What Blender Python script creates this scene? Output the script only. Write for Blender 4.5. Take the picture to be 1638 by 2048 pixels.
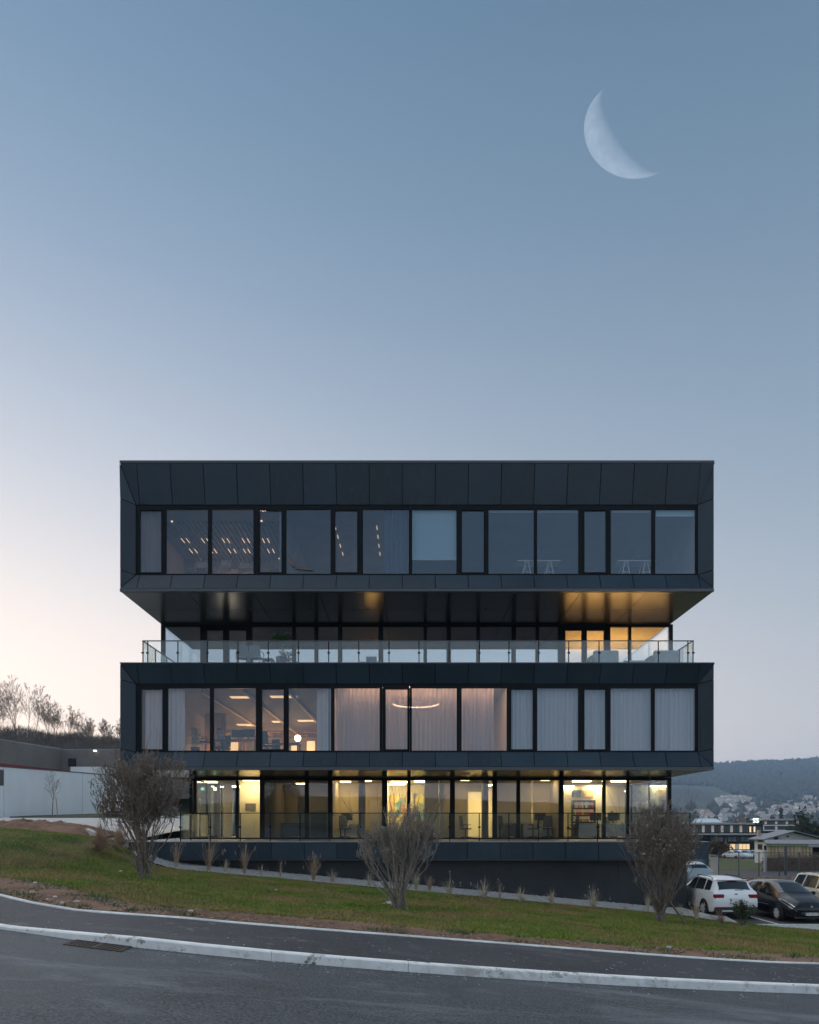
import bpy, bmesh, math, random
import numpy as np
from mathutils import Vector, Matrix

# ------------------------------------------------------------------ camera, sky, sun, exposure
SC = bpy.context.scene
for o in list(bpy.data.objects):
    bpy.data.objects.remove(o)
COL = SC.collection
FPX, CX, HY, EZ = 1365.0, 817.0, 1645.0, 2.2      # focal length, principal column, horizon row (1638x2048 frame), eye height
cam = bpy.data.cameras.new('camera')
cam_o = bpy.data.objects.new('camera', cam)
COL.objects.link(cam_o)
SC.camera = cam_o
cam_o.location = (0, 0, EZ)
cam_o.rotation_euler = (math.pi / 2, 0, 0)
cam.sensor_fit = 'VERTICAL'
cam.sensor_height = 36
cam.sensor_width = 36
cam.lens = 24.0
cam.shift_y = (HY - 1024) / 2048
cam.shift_x = 2.0 / 2048
cam.clip_start = 0.1
cam.clip_end = 20000

SUN_EL, SUN_ROT = math.radians(1.0), math.radians(-50)
world = bpy.data.worlds.new('World')
SC.world = world
world.use_nodes = True
wn, wl = world.node_tree.nodes, world.node_tree.links
bg = wn['Background']
sky = wn.new('ShaderNodeTexSky')
sky.sky_type = 'NISHITA'
sky.sun_disc = False
sky.sun_elevation = SUN_EL
sky.sun_rotation = SUN_ROT
sky.altitude = 200
sky.ozone_density = 2.0


def nd(tree, t, **kw):
    n = tree.nodes.new(t)
    for k, v in kw.items():
        setattr(n, k, v)
    return n


def math_n(tree, op, a, b=None, c=None, clamp=False):
    n = tree.nodes.new('ShaderNodeMath')
    n.operation = op
    n.use_clamp = clamp
    for i, v in enumerate((a, b, c)):
        if v is None:
            continue
        if isinstance(v, (int, float)):
            n.inputs[i].default_value = v
        else:
            tree.links.new(v, n.inputs[i])
    return n.outputs[0]


def mixc(tree, fac, a, b, blend='MIX'):
    n = tree.nodes.new('ShaderNodeMix')
    n.data_type = 'RGBA'
    n.blend_type = blend
    for s, v in ((n.inputs[0], fac), (n.inputs[6], a), (n.inputs[7], b)):
        if isinstance(v, (int, float)):
            s.default_value = v
        elif isinstance(v, (tuple, list)):
            s.default_value = (*v[:3], 1)
        else:
            tree.links.new(v, s)
    return n.outputs[2]


WT = world.node_tree
tc = wn.new('ShaderNodeTexCoord')
sep = wn.new('ShaderNodeSeparateXYZ')
wl.new(tc.outputs['Generated'], sep.inputs[0])
zc = math_n(WT, 'MAXIMUM', sep.outputs[2], 0.0)
hz = math_n(WT, 'POWER', math_n(WT, 'SUBTRACT', 1.0, math_n(WT, 'DIVIDE', zc, 1.009), clamp=True), 1.20)
rxy = math_n(WT, 'SQRT', math_n(WT, 'ADD', math_n(WT, 'MULTIPLY', sep.outputs[0], sep.outputs[0]),
                                math_n(WT, 'ADD', math_n(WT, 'MULTIPLY', sep.outputs[1], sep.outputs[1]), 1e-5)))
ca = math_n(WT, 'DIVIDE', math_n(WT, 'ADD', math_n(WT, 'MULTIPLY', sep.outputs[0], math.sin(SUN_ROT)),
                                 math_n(WT, 'MULTIPLY', sep.outputs[1], math.cos(SUN_ROT))), rxy)
sunw = math_n(WT, 'POWER', math_n(WT, 'MULTIPLY_ADD', ca, 0.5, 0.5, clamp=True), 2.49)
sunw = math_n(WT, 'MULTIPLY', sunw, math_n(WT, 'POWER', hz, 1.07))
K = 1.667                                            # 1 / (sky strength 0.15 * 2 ** exposure 2)
hcol = mixc(WT, sunw, (0.36 * K, 0.455 * K, 0.560 * K), (1.58 * K, 1.16 * K, 1.00 * K))
ncol = mixc(WT, 1.0, sky.outputs[0], (0.43 * K, 0.632 * K, 0.650 * K), 'MULTIPLY')
anti = math_n(WT, 'POWER', math_n(WT, 'MAXIMUM', math_n(WT, 'MULTIPLY', ca, -1.0), 0.0), 1.3)   # pale arch opposite the sunset
hcol = mixc(WT, math_n(WT, 'MULTIPLY', anti, 1.0), hcol, (0.84 * K, 0.86 * K, 0.95 * K), 'ADD')
lowb = math_n(WT, 'POWER', math_n(WT, 'SUBTRACT', 1.0, math_n(WT, 'DIVIDE', zc, 0.42), clamp=True), 1.6)
skyc = mixc(WT, lowb, mixc(WT, hz, ncol, hcol), (0.17 * K, 0.10 * K, 0.06 * K), 'ADD')             # lilac band low over the land
glow = math_n(WT, 'MULTIPLY', math_n(WT, 'POWER', math_n(WT, 'MULTIPLY_ADD', ca, 0.5, 0.5, clamp=True), 5.0), math_n(WT, 'POWER', math_n(WT, 'SUBTRACT', 1.0, math_n(WT, 'DIVIDE', zc, 0.62), clamp=True), 1.3))
skyc = mixc(WT, glow, skyc, (0.40 * K, 0.29 * K, 0.14 * K), 'ADD')                                   # cream glow where the sun went down
wl.new(skyc, bg.inputs[0])
bg.inputs[1].default_value = 0.15

sun = bpy.data.lights.new('sun', 'SUN')
sun.energy = 0.65                                     # the sun has just set: a broad, soft afterglow
sun.angle = math.radians(120)
sun.color = (1.0, 0.985, 0.97)
sun_o = bpy.data.objects.new('sun', sun)
COL.objects.link(sun_o)
GLOW_EL = math.radians(42)
sd = Vector((math.sin(SUN_ROT) * math.cos(GLOW_EL), math.cos(SUN_ROT) * math.cos(GLOW_EL), math.sin(GLOW_EL)))
sun_o.rotation_euler = (-sd).to_track_quat('-Z', 'Y').to_euler()

SC.render.engine = 'CYCLES'
SC.view_settings.view_transform = 'Standard'
SC.view_settings.look = 'None'
SC.view_settings.exposure = 2.0
SC.view_settings.gamma = 1.0
SC.view_settings.use_curve_mapping = False
SC.cycles.use_denoising = True
SC.cycles.max_bounces = 9
SC.cycles.diffuse_bounces = 3
SC.cycles.glossy_bounces = 4
SC.cycles.transmission_bounces = 4
SC.cycles.transparent_max_bounces = 24
SC.cycles.volume_bounces = 0
SC.cycles.sample_clamp_indirect = 3.0
SC.cycles.caustics_reflective = False
SC.cycles.caustics_refractive = False

# ------------------------------------------------------------------ helpers
WPOS = {}
MESHES = {}


def W(px, py, Y):
    """the point at distance Y that the photograph shows at pixel (px, py)"""
    return ((px - CX) / FPX * Y, Y, EZ - (py - HY) / FPX * Y)


def WX(px, Y):
    return (px - CX) / FPX * Y


def WZ(py, Y):
    return EZ - (py - HY) / FPX * Y


def tag(o, label=None, cat=None, group=None, kind=None):
    if label:
        o['label'] = label
    if cat:
        o['category'] = cat
    if group:
        o['group'] = group
    if kind:
        o['kind'] = kind
    return o


def thing(name, label, cat, loc=(0, 0, 0), group=None, kind=None):
    o = bpy.data.objects.new(name, None)
    o.empty_display_size = 0.2
    COL.objects.link(o)
    o.location = loc
    WPOS[o] = Vector(loc)
    return tag(o, label, cat, group, kind)


def mk(name, vf, m, parent=None, smooth=False, label=None, cat=None, group=None, kind=None, base=False):
    """one mesh object from world-space vertices; alike pieces share mesh data"""
    v, f = vf
    V = np.asarray(v, float).reshape(-1, 3)
    org = V.mean(0)
    if parent is None or base:
        org = np.array([org[0], org[1], V[:, 2].min()])
    R = np.round(V - org, 4)
    key = None
    if len(V) < 600:
        key = (R.tobytes(), str(f) if len(f) < 700 else id(f), m.name, smooth)
    me = MESHES.get(key) if key else None
    if me is None:
        me = bpy.data.meshes.new(name)
        me.from_pydata(R.tolist(), [], [tuple(int(i) for i in q) for q in f])
        me.materials.append(m)
        if smooth:
            me.polygons.foreach_set('use_smooth', [True] * len(me.polygons))
            me.set_sharp_from_angle(angle=math.radians(38))
        me.update()
        if key:
            MESHES[key] = me
    o = bpy.data.objects.new(name, me)
    COL.objects.link(o)
    org = Vector(org)
    WPOS[o] = org
    if parent is not None:
        o.parent = parent
        o.location = org - WPOS[parent]
    else:
        o.location = org
    return tag(o, label, cat, group, kind)


def np_mesh(name, V, F, m, parent=None, smooth=False, **kw):
    """large mesh straight from arrays (all faces with the same number of corners)"""
    V = np.asarray(V, np.float32)
    F = np.asarray(F, np.int32)
    me = bpy.data.meshes.new(name)
    me.vertices.add(len(V))
    me.vertices.foreach_set('co', V.ravel())
    k = F.shape[1]
    me.loops.add(F.size)
    me.loops.foreach_set('vertex_index', F.ravel())
    me.polygons.add(len(F))
    me.polygons.foreach_set('loop_start', np.arange(0, F.size, k, dtype=np.int32))
    me.polygons.foreach_set('loop_total', np.full(len(F), k, np.int32))
    if smooth:
        me.polygons.foreach_set('use_smooth', np.ones(len(F), bool))
    me.materials.append(m)
    me.update(calc_edges=True)
    o = bpy.data.objects.new(name, me)
    COL.objects.link(o)
    WPOS[o] = Vector((0, 0, 0))
    if parent is not None:
        o.parent = parent
        o.location = -WPOS[parent]
    return tag(o, **kw)


def copy_tree(o, parent=None):
    c = o.copy()
    COL.objects.link(c)
    if parent is not None:
        c.parent = parent
    for ch in o.children:
        copy_tree(ch, c)
    return c


def place(root, loc, rz=0.0, scale=1.0):
    root.location = loc
    root.rotation_euler = (0, 0, rz)
    root.scale = (scale,) * 3 if not isinstance(scale, tuple) else scale
    return root


BOXF = [(0, 3, 2, 1), (4, 5, 6, 7), (0, 1, 5, 4), (1, 2, 6, 5), (2, 3, 7, 6), (3, 0, 4, 7)]


def box(x0, x1, y0, y1, z0, z1):
    return ([(x0, y0, z0), (x1, y0, z0), (x1, y1, z0), (x0, y1, z0), (x0, y0, z1), (x1, y0, z1), (x1, y1, z1), (x0, y1, z1)], list(BOXF))


def bbox(x0, x1, y0, y1, z0, z1, b=0.01):
    """box with its vertical and horizontal edges chamfered"""
    b = min(b, (x1 - x0) / 2.2, (y1 - y0) / 2.2, (z1 - z0) / 2.2)
    v, f = [], []
    for z, i in ((z0, b), (z0 + b, 0), (z1 - b, 0), (z1, b)):
        v += [(x0 + i + (b if i == 0 else 0), y0 + i, z), (x1 - i - (b if i == 0 else 0), y0 + i, z), (x1 - i, y0 + i + (b if i == 0 else 0), z),
              (x1 - i, y1 - i - (b if i == 0 else 0), z), (x1 - i - (b if i == 0 else 0), y1 - i, z), (x0 + i + (b if i == 0 else 0), y1 - i, z),
              (x0 + i, y1 - i - (b if i == 0 else 0), z), (x0 + i, y0 + i + (b if i == 0 else 0), z)]
    for r in range(3):
        for k in range(8):
            f.append((r * 8 + k, r * 8 + (k + 1) % 8, r * 8 + 8 + (k + 1) % 8, r * 8 + 8 + k))
    f.append(tuple(range(7, -1, -1)))
    f.append(tuple(range(24, 32)))
    return v, f


def join(*parts):
    v, f = [], []
    for pv, pf in parts:
        n = len(v)
        v += list(pv)
        f += [tuple(i + n for i in q) for q in pf]
    return v, f


def plate(quad, gap=0.030, thick=0.03):
    """a flat panel: four front corners (counter-clockwise seen from the front) pulled in by gap/2, given a thickness behind"""
    q = [Vector(p) for p in quad]
    c = sum(q, Vector()) / len(q)
    n = (q[1] - q[0]).cross(q[2] - q[0]).normalized()
    k = len(q)
    ins = []
    for i in range(k):
        a, b, d = q[i - 1], q[i], q[(i + 1) % k]
        e1, e2 = (b - a).normalized(), (d - b).normalized()
        n1, n2 = n.cross(e1), n.cross(e2)
        den = 1 + n1.dot(n2)
        off = (n1 + n2) / den if den > 0.15 else n1
        ins.append(b + off * gap / 2)
    v = [tuple(p) for p in ins] + [tuple(p - n * thick) for p in ins]
    f = [tuple(range(k)), tuple(range(2 * k - 1, k - 1, -1))] + [(i, k + i, k + (i + 1) % k, (i + 1) % k) for i in range(k)]
    return v, f


def tube(p0, p1, r0, r1=None, n=8, caps=True):
    r1 = r0 if r1 is None else r1
    p0, p1 = Vector(p0), Vector(p1)
    d = (p1 - p0).normalized()
    a = d.orthogonal().normalized()
    b = d.cross(a)
    v = []
    for p, r in ((p0, r0), (p1, r1)):
        for i in range(n):
            t = 2 * math.pi * i / n
            v.append(tuple(p + a * (r * math.cos(t)) + b * (r * math.sin(t))))
    f = [(i, (i + 1) % n, n + (i + 1) % n, n + i) for i in range(n)]
    if caps:
        f += [tuple(range(n - 1, -1, -1)), tuple(range(n, 2 * n))]
    return v, f


def path_tube(pts, r, n=6):
    return join(*[tube(pts[i], pts[i + 1], r if isinstance(r, (int, float)) else r[i], r if isinstance(r, (int, float)) else r[i + 1], n) for i in range(len(pts) - 1)])


def lathe(prof, n=16, c=(0, 0, 0), axis='z'):
    """revolve (radius, height) pairs"""
    v, f = [], []
    for r, h in prof:
        for i in range(n):
            t = 2 * math.pi * i / n
            p = (r * math.cos(t), r * math.sin(t), h)
            if axis == 'x':
                p = (h, p[0], p[1])
            elif axis == 'y':
                p = (p[0], h, p[1])
            v.append((p[0] + c[0], p[1] + c[1], p[2] + c[2]))
    for j in range(len(prof) - 1):
        for i in range(n):
            f.append((j * n + i, j * n + (i + 1) % n, (j + 1) * n + (i + 1) % n, (j + 1) * n + i))
    f.append(tuple(range(n - 1, -1, -1)))
    f.append(tuple(range((len(prof) - 1) * n, len(prof) * n)))
    return v, f


def grid(fn, us, vs):
    """sheet of quads over parameters us x vs"""
    v = [fn(a, b) for b in vs for a in us]
    n = len(us)
    f = [(j * n + i, j * n + i + 1, (j + 1) * n + i + 1, (j + 1) * n + i) for j in range(len(vs) - 1) for i in range(n - 1)]
    return v, f


def ring(x0, x1, z0, z1, ix0, ix1, iz0, iz1, y0, y1):
    """rectangular frame in the XZ plane"""
    return join(box(x0, ix0, y0, y1, z0, z1), box(ix1, x1, y0, y1, z0, z1), box(ix0, ix1, y0, y1, z0, iz0), box(ix0, ix1, y0, y1, iz1, z1))


def sstep(a, b, x):
    t = np.clip((np.asarray(x, float) - a) / (b - a), 0, 1)
    return t * t * (3 - 2 * t)


def vnoise(x, y, s=1.0, seed=0):
    """cheap smooth value noise, arrays in, -1..1 out"""
    x = np.asarray(x, float) / s + seed * 17.3
    y = np.asarray(y, float) / s + seed * 9.1
    xi, yi = np.floor(x), np.floor(y)
    xf, yf = x - xi, y - yi

    def h(a, b):
        t = np.sin(a * 127.1 + b * 311.7 + seed * 13.7) * 43758.5453
        return (t - np.floor(t)) * 2 - 1
    u, w = xf * xf * (3 - 2 * xf), yf * yf * (3 - 2 * yf)
    return (h(xi, yi) * (1 - u) + h(xi + 1, yi) * u) * (1 - w) + (h(xi, yi + 1) * (1 - u) + h(xi + 1, yi + 1) * u) * w


# ------------------------------------------------------------------ materials
MATS = {}


def mat(name, col, rough=0.6, col2=None, scale=3.0, detail=4.0, metal=0.0, spec=0.5, bump=0.0, bscale=None, coat=0.0, contrast=(0.35, 0.65),
        rvar=0.0, stretch=None, col3=None, scale3=0.3, sheen=0.0):
    if name in MATS:
        return MATS[name]
    m = bpy.data.materials.new(name)
    MATS[name] = m
    m.use_nodes = True
    t = m.node_tree
    p = t.nodes['Principled BSDF']
    p.inputs['Base Color'].default_value = (*col, 1)
    p.inputs['Roughness'].default_value = rough
    p.inputs['Metallic'].default_value = metal
    p.inputs['Specular IOR Level'].default_value = spec
    p.inputs['Coat Weight'].default_value = coat
    p.inputs['Coat Roughness'].default_value = 0.05
    geo = t.nodes.new('ShaderNodeNewGeometry')
    pos = geo.outputs['Position']
    if stretch:
        vm = nd(t, 'ShaderNodeVectorMath', operation='MULTIPLY')
        t.links.new(pos, vm.inputs[0])
        vm.inputs[1].default_value = stretch
        pos = vm.outputs[0]
    if col2 is not None or rvar:
        n = nd(t, 'ShaderNodeTexNoise')
        n.inputs['Scale'].default_value = scale
        n.inputs['Detail'].default_value = detail
        n.inputs['Roughness'].default_value = 0.6
        t.links.new(pos, n.inputs['Vector'])
        mr = nd(t, 'ShaderNodeMapRange', clamp=True)
        mr.inputs[1].default_value, mr.inputs[2].default_value = contrast
        t.links.new(n.outputs[0], mr.inputs[0])
        if col2 is not None:
            c = mixc(t, mr.outputs[0], col, col2)
            if col3 is not None:
                n3 = nd(t, 'ShaderNodeTexNoise')
                n3.inputs['Scale'].default_value = scale3
                n3.inputs['Detail'].default_value = 3
                t.links.new(pos, n3.inputs['Vector'])
                m3 = nd(t, 'ShaderNodeMapRange', clamp=True)
                m3.inputs[1].default_value, m3.inputs[2].default_value = 0.45, 0.62
                t.links.new(n3.outputs[0], m3.inputs[0])
                c = mixc(t, m3.outputs[0], c, col3)
            t.links.new(c, p.inputs['Base Color'])
        if rvar:
            t.links.new(math_n(t, 'MULTIPLY_ADD', mr.outputs[0], rvar, rough - rvar / 2, clamp=True), p.inputs['Roughness'])
    if bump:
        nb = nd(t, 'ShaderNodeTexNoise')
        nb.inputs['Scale'].default_value = bscale or scale * 8
        nb.inputs['Detail'].default_value = 5
        t.links.new(pos, nb.inputs['Vector'])
        b = nd(t, 'ShaderNodeBump')
        b.inputs['Strength'].default_value = bump
        b.inputs['Distance'].default_value = 0.02
        t.links.new(nb.outputs[0], b.inputs['Height'])
        t.links.new(b.outputs[0], p.inputs['Normal'])
    return m


def emis(name, col, strength):
    if name in MATS:
        return MATS[name]
    m = bpy.data.materials.new(name)
    MATS[name] = m
    m.use_nodes = True
    t = m.node_tree
    p = t.nodes['Principled BSDF']
    p.inputs['Base Color'].default_value = (0.7, 0.7, 0.7, 1)
    p.inputs['Emission Color'].default_value = (*col, 1)
    p.inputs['Emission Strength'].default_value = strength
    return m


def glass(name, refl=0.14, tint=(0.9, 0.93, 0.95), rough=0.0, gcol=(0.95, 0.97, 1)):
    """clear pane: part mirror, part see-through, more mirror at a grazing angle"""
    if name in MATS:
        return MATS[name]
    m = bpy.data.materials.new(name)
    MATS[name] = m
    m.use_nodes = True
    t = m.node_tree
    t.nodes.remove(t.nodes['Principled BSDF'])
    out = t.nodes['Material Output']
    lw = nd(t, 'ShaderNodeLayerWeight')
    fac = math_n(t, 'MULTIPLY_ADD', math_n(t, 'POWER', lw.outputs['Facing'], 4.0), 1 - refl, refl, clamp=True)
    tr = nd(t, 'ShaderNodeBsdfTransparent')
    tr.inputs[0].default_value = (*tint, 1)
    gl = nd(t, 'ShaderNodeBsdfGlossy')
    gl.inputs['Roughness'].default_value = rough
    gl.inputs[0].default_value = (*gcol, 1)
    geo = nd(t, 'ShaderNodeNewGeometry')
    nz = nd(t, 'ShaderNodeTexNoise')
    nz.inputs['Scale'].default_value = 0.5
    nz.inputs['Detail'].default_value = 1
    t.links.new(geo.outputs['Position'], nz.inputs['Vector'])
    b = nd(t, 'ShaderNodeBump')
    b.inputs['Strength'].default_value = 0.12
    b.inputs['Distance'].default_value = 0.01
    t.links.new(nz.outputs[0], b.inputs['Height'])
    t.links.new(b.outputs[0], gl.inputs['Normal'])
    mx = nd(t, 'ShaderNodeMixShader')
    t.links.new(fac, mx.inputs[0])
    t.links.new(tr.outputs[0], mx.inputs[1])
    t.links.new(gl.outputs[0], mx.inputs[2])
    t.links.new(mx.outputs[0], out.inputs[0])
    return m


def cloth(name, col, see=0.12, trans=0.45):
    """thin curtain: diffuse, lets light through and a little of what is behind"""
    if name in MATS:
        return MATS[name]
    m = bpy.data.materials.new(name)
    MATS[name] = m
    m.use_nodes = True
    t = m.node_tree
    t.nodes.remove(t.nodes['Principled BSDF'])
    out = t.nodes['Material Output']
    d, tl, tr = nd(t, 'ShaderNodeBsdfDiffuse'), nd(t, 'ShaderNodeBsdfTranslucent'), nd(t, 'ShaderNodeBsdfTransparent')
    d.inputs[0].default_value = tl.inputs[0].default_value = (*col, 1)
    m1, m2 = nd(t, 'ShaderNodeMixShader'), nd(t, 'ShaderNodeMixShader')
    m1.inputs[0].default_value, m2.inputs[0].default_value = trans, see
    t.links.new(d.outputs[0], m1.inputs[1])
    t.links.new(tl.outputs[0], m1.inputs[2])
    t.links.new(m1.outputs[0], m2.inputs[1])
    t.links.new(tr.outputs[0], m2.inputs[2])
    t.links.new(m2.outputs[0], out.inputs[0])
    return m


M_PANEL = mat('cladding_metal', (0.020, 0.035, 0.050), 0.40, (0.027, 0.045, 0.062), 0.6, rvar=0.10, spec=0.3, bump=0.02, bscale=2.0)


def panel_life(m):
    """each panel a shade of its own, faint rain streaks, slightly uneven sheet"""
    t = m.node_tree
    p = t.nodes['Principled BSDF']
    src = p.inputs['Base Color'].links[0].from_socket
    oi = nd(t, 'ShaderNodeObjectInfo')
    k = math_n(t, 'MULTIPLY_ADD', oi.outputs['Random'], .42, .79)
    cmb = nd(t, 'ShaderNodeCombineColor')
    for i in range(3):
        t.links.new(k, cmb.inputs[i])
    c = mixc(t, 1.0, src, cmb.outputs[0], 'MULTIPLY')
    geo = nd(t, 'ShaderNodeNewGeometry')
    vm = nd(t, 'ShaderNodeVectorMath', operation='MULTIPLY')
    t.links.new(geo.outputs['Position'], vm.inputs[0])
    vm.inputs[1].default_value = (9, 9, .5)
    n = nd(t, 'ShaderNodeTexNoise')
    n.inputs['Scale'].default_value = 1.0
    n.inputs['Detail'].default_value = 5
    t.links.new(vm.outputs[0], n.inputs['Vector'])
    mr = nd(t, 'ShaderNodeMapRange', clamp=True)
    mr.inputs[1].default_value, mr.inputs[2].default_value, mr.inputs[4].default_value = .56, .74, .35
    t.links.new(n.outputs[0], mr.inputs[0])
    t.links.new(mixc(t, mr.outputs[0], c, (.060, .068, .076)), p.inputs['Base Color'])
    nb = nd(t, 'ShaderNodeTexNoise')
    nb.inputs['Scale'].default_value = 1.1
    nb.inputs['Detail'].default_value = 1
    t.links.new(geo.outputs['Position'], nb.inputs['Vector'])
    b = nd(t, 'ShaderNodeBump')
    b.inputs['Strength'].default_value = .35
    b.inputs['Distance'].default_value = .03
    t.links.new(nb.outputs[0], b.inputs['Height'])
    t.links.new(b.outputs[0], p.inputs['Normal'])


panel_life(M_PANEL)
M_TRIM = mat('trim_metal', (0.05, 0.058, 0.068), 0.38, spec=0.6, col2=(0.06, 0.07, 0.08), scale=2)
M_BACK = mat('dark_backing', (0.004, 0.0045, 0.005), 0.9, (0.006, 0.0065, 0.007), 4, spec=0.1)
M_FRAME = mat('frame_metal', (0.007, 0.009, 0.011), 0.55, (0.008, 0.010, 0.012), 2, spec=0.12)
M_SOFFIT = mat('soffit_metal', (0.035, 0.037, 0.040), 0.22, (0.040, 0.042, 0.045), 0.8, spec=0.75)
M_BASE = mat('basement_render', (0.022, 0.025, 0.029), 0.5, (0.030, 0.034, 0.039), 0.8, bump=0.05, bscale=20, spec=0.4)
M_GLASS = glass('facade_glass', 0.060, (0.88, 0.88, 0.91), gcol=(0.66, 0.84, 1.0))
M_GLASS_T = glass('terrace_glass', 0.42, (0.84, 0.86, 0.88))
M_GLASS_G = glass('ground_floor_glass', 0.055, (0.90, 0.91, 0.91))
M_GLASS_R = glass('railing_glass', 0.055, (0.92, 0.95, 0.945))
M_CONC = mat('pale_concrete', (0.42, 0.42, 0.41), 0.8, (0.30, 0.30, 0.29), 1.5, bump=0.1, bscale=40)
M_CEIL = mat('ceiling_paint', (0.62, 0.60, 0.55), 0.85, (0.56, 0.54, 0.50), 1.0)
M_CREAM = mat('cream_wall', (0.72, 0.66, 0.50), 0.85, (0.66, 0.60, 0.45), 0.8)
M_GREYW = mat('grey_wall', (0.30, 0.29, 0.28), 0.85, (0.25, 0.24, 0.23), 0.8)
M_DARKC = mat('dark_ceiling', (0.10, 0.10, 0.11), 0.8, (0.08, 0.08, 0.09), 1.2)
M_FLOOR = mat('office_floor', (0.22, 0.20, 0.18), 0.5, (0.17, 0.155, 0.14), 2)
M_WOOD = mat('warm_wood', (0.36, 0.20, 0.09), 0.5, (0.24, 0.13, 0.06), 6, stretch=(1, 1, 0.15))
M_BLACKP = mat('black_plastic', (0.02, 0.02, 0.022), 0.5, (0.03, 0.03, 0.032), 8)
M_WHITEP = mat('white_laminate', (0.72, 0.72, 0.70), 0.45, (0.66, 0.66, 0.64), 4)
M_GREYF = mat('grey_fabric', (0.20, 0.21, 0.22), 0.9, (0.15, 0.16, 0.17), 20)
# ------------------------------------------------------------------ office building
Y0 = 27.86                     # front plane of the two dark boxes
Y1 = Y0 + 0.33                 # window plane
Y2 = 32.5                      # recessed glazed fronts
YB = 47.0                      # back of the building
S0, S1, S2 = FPX / Y0, FPX / Y1, FPX / Y2
XL, XR = -11.78, 12.47
bld = thing('office_building', 'four storey office building of two dark stacked metal boxes with ribbon windows', 'building', (0.3, Y0, 0.5))
JX = [-11.10 + 1.3555 * k for k in range(18)]


def clad_box(name, zt_out, zb_out, zt_in, zb_in, xi0, xi1, trim_top):
    """picture-frame cladding round a ribbon window: every panel its own plate, mitred at the corners"""
    back = join(
        ([(XL + .02, Y0 + .045, zt_out), (XR - .02, Y0 + .045, zt_out), (xi1, Y1 + .045, zt_in), (xi0, Y1 + .045, zt_in)], [(3, 2, 1, 0)]),
        ([(XL + .02, Y0 + .045, zb_out), (XR - .02, Y0 + .045, zb_out), (xi1, Y1 + .045, zb_in), (xi0, Y1 + .045, zb_in)], [(0, 1, 2, 3)]),
        ([(XL + .02, Y0 + .045, zt_out), (XL + .02, Y0 + .045, zb_out), (xi0, Y1 + .045, zb_in), (xi0, Y1 + .045, zt_in)], [(0, 1, 2, 3)]),
        ([(XR - .02, Y0 + .045, zt_out), (XR - .02, Y0 + .045, zb_out), (xi1, Y1 + .045, zb_in), (xi1, Y1 + .045, zt_in)], [(3, 2, 1, 0)]))
    fr = mk(name, back, M_BACK, bld)

    def pan(quad):
        mk('cladding_panel', plate(quad), M_PANEL, fr)
    O = lambda x, z: (x, Y0, z)
    I = lambda x, z: (x, Y1, z)
    # top and bottom bands
    for zo, zi, top in ((zt_out, zt_in, True), (zb_out, zb_in, False)):
        for k in range(17):
            a, b = JX[k], JX[k + 1]
            q = [I(a, zi), I(b, zi), O(b, zo), O(a, zo)]
            pan(q if top else [O(a, zo), O(b, zo), I(b, zi), I(a, zi)])
        a, b = JX[0], JX[17]
        if top:
            pan([I(xi0, zi), I(a, zi), O(a, zo), O(XL, zo)])
            pan([I(b, zi), I(xi1, zi), O(XR, zo), O(b, zo)])
        else:
            pan([O(XL, zo), O(a, zo), I(a, zi), I(xi0, zi)])
            pan([O(b, zo), O(XR, zo), I(xi1, zi), I(b, zi)])
    # sides: mitre piece, upright piece, mitre piece
    zj1, zj0 = zt_in + 0.12, zb_in + 0.10
    for xo, xi, left in ((XL, xi0, True), (XR, xi1, False)):
        pcs = [[O(xo, zt_out), O(xo, zj1), I(xi, zt_in)], [O(xo, zj1), O(xo, zj0), I(xi, zb_in), I(xi, zt_in)], [O(xo, zj0), O(xo, zb_out), I(xi, zb_in)]]
        for q in pcs:
            pan(q if left else q[::-1])
    # side and back skins with their own panel joints
    n = 14
    ys = [Y0 + .05 + (YB - Y0 - .05) * i / n for i in range(n + 1)]
    for i in range(n):
        mk('cladding_panel', plate([(XL, ys[i + 1], zb_out), (XL, ys[i], zb_out), (XL, ys[i], zt_out), (XL, ys[i + 1], zt_out)]), M_PANEL, fr)
        mk('cladding_panel', plate([(XR, ys[i], zb_out), (XR, ys[i + 1], zb_out), (XR, ys[i + 1], zt_out), (XR, ys[i], zt_out)]), M_PANEL, fr)
    mk('rear_wall', box(XL + .04, XR - .04, YB - .2, YB, zb_out, zt_out), M_PANEL, fr)
    mk('lower_edge_trim', box(XL, XR, Y0 - .012, Y0 + .12, zb_out - .12, zb_out - .004), M_TRIM, fr)
    mk('coping' if trim_top else 'parapet_cap', box(XL - .006, XR + .006, Y0 - .012, Y0 + .30, zt_out + .004, zt_out + (.10 if trim_top else .045)), M_TRIM, fr)
    return fr


def ribbon(panes, zt, zb, xi0, xi1, narrow, fr_name, matg):
    """ribbon of windows: each one a frame with its pane; narrow ones are opening lights with a heavier sash"""
    y0, y1 = Y1 + .02, Y1 + .10
    edges = [xi0]
    for i in range(len(panes) - 1):
        edges.append((panes[i][1] + panes[i + 1][0]) / 2)
    edges.append(xi1)
    for i, (a, b) in enumerate(panes):
        e = 0.05 if i in narrow else 0.0
        ix0, ix1, iz0, iz1 = a, b, zb + .06 + e, zt - .17 - e
        w = mk('window', ring(edges[i] + .002, edges[i + 1] - .002, zb + .003, zt - .003, ix0, ix1, iz0, iz1, y0, y1), M_FRAME, bld)
        mk('pane', box(ix0 + .002, ix1 - .002, y0 + .035, y0 + .057, iz0 + .002, iz1 - .002), matg, w)
        if i in narrow:
            mk('sash', ring(ix0 - .045, ix1 + .045, iz0 - .045, iz1 + .045, ix0 + .004, ix1 - .004, iz0 + .004, iz1 - .004, y0 - .018, y0 - .002), M_FRAME, w)


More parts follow.
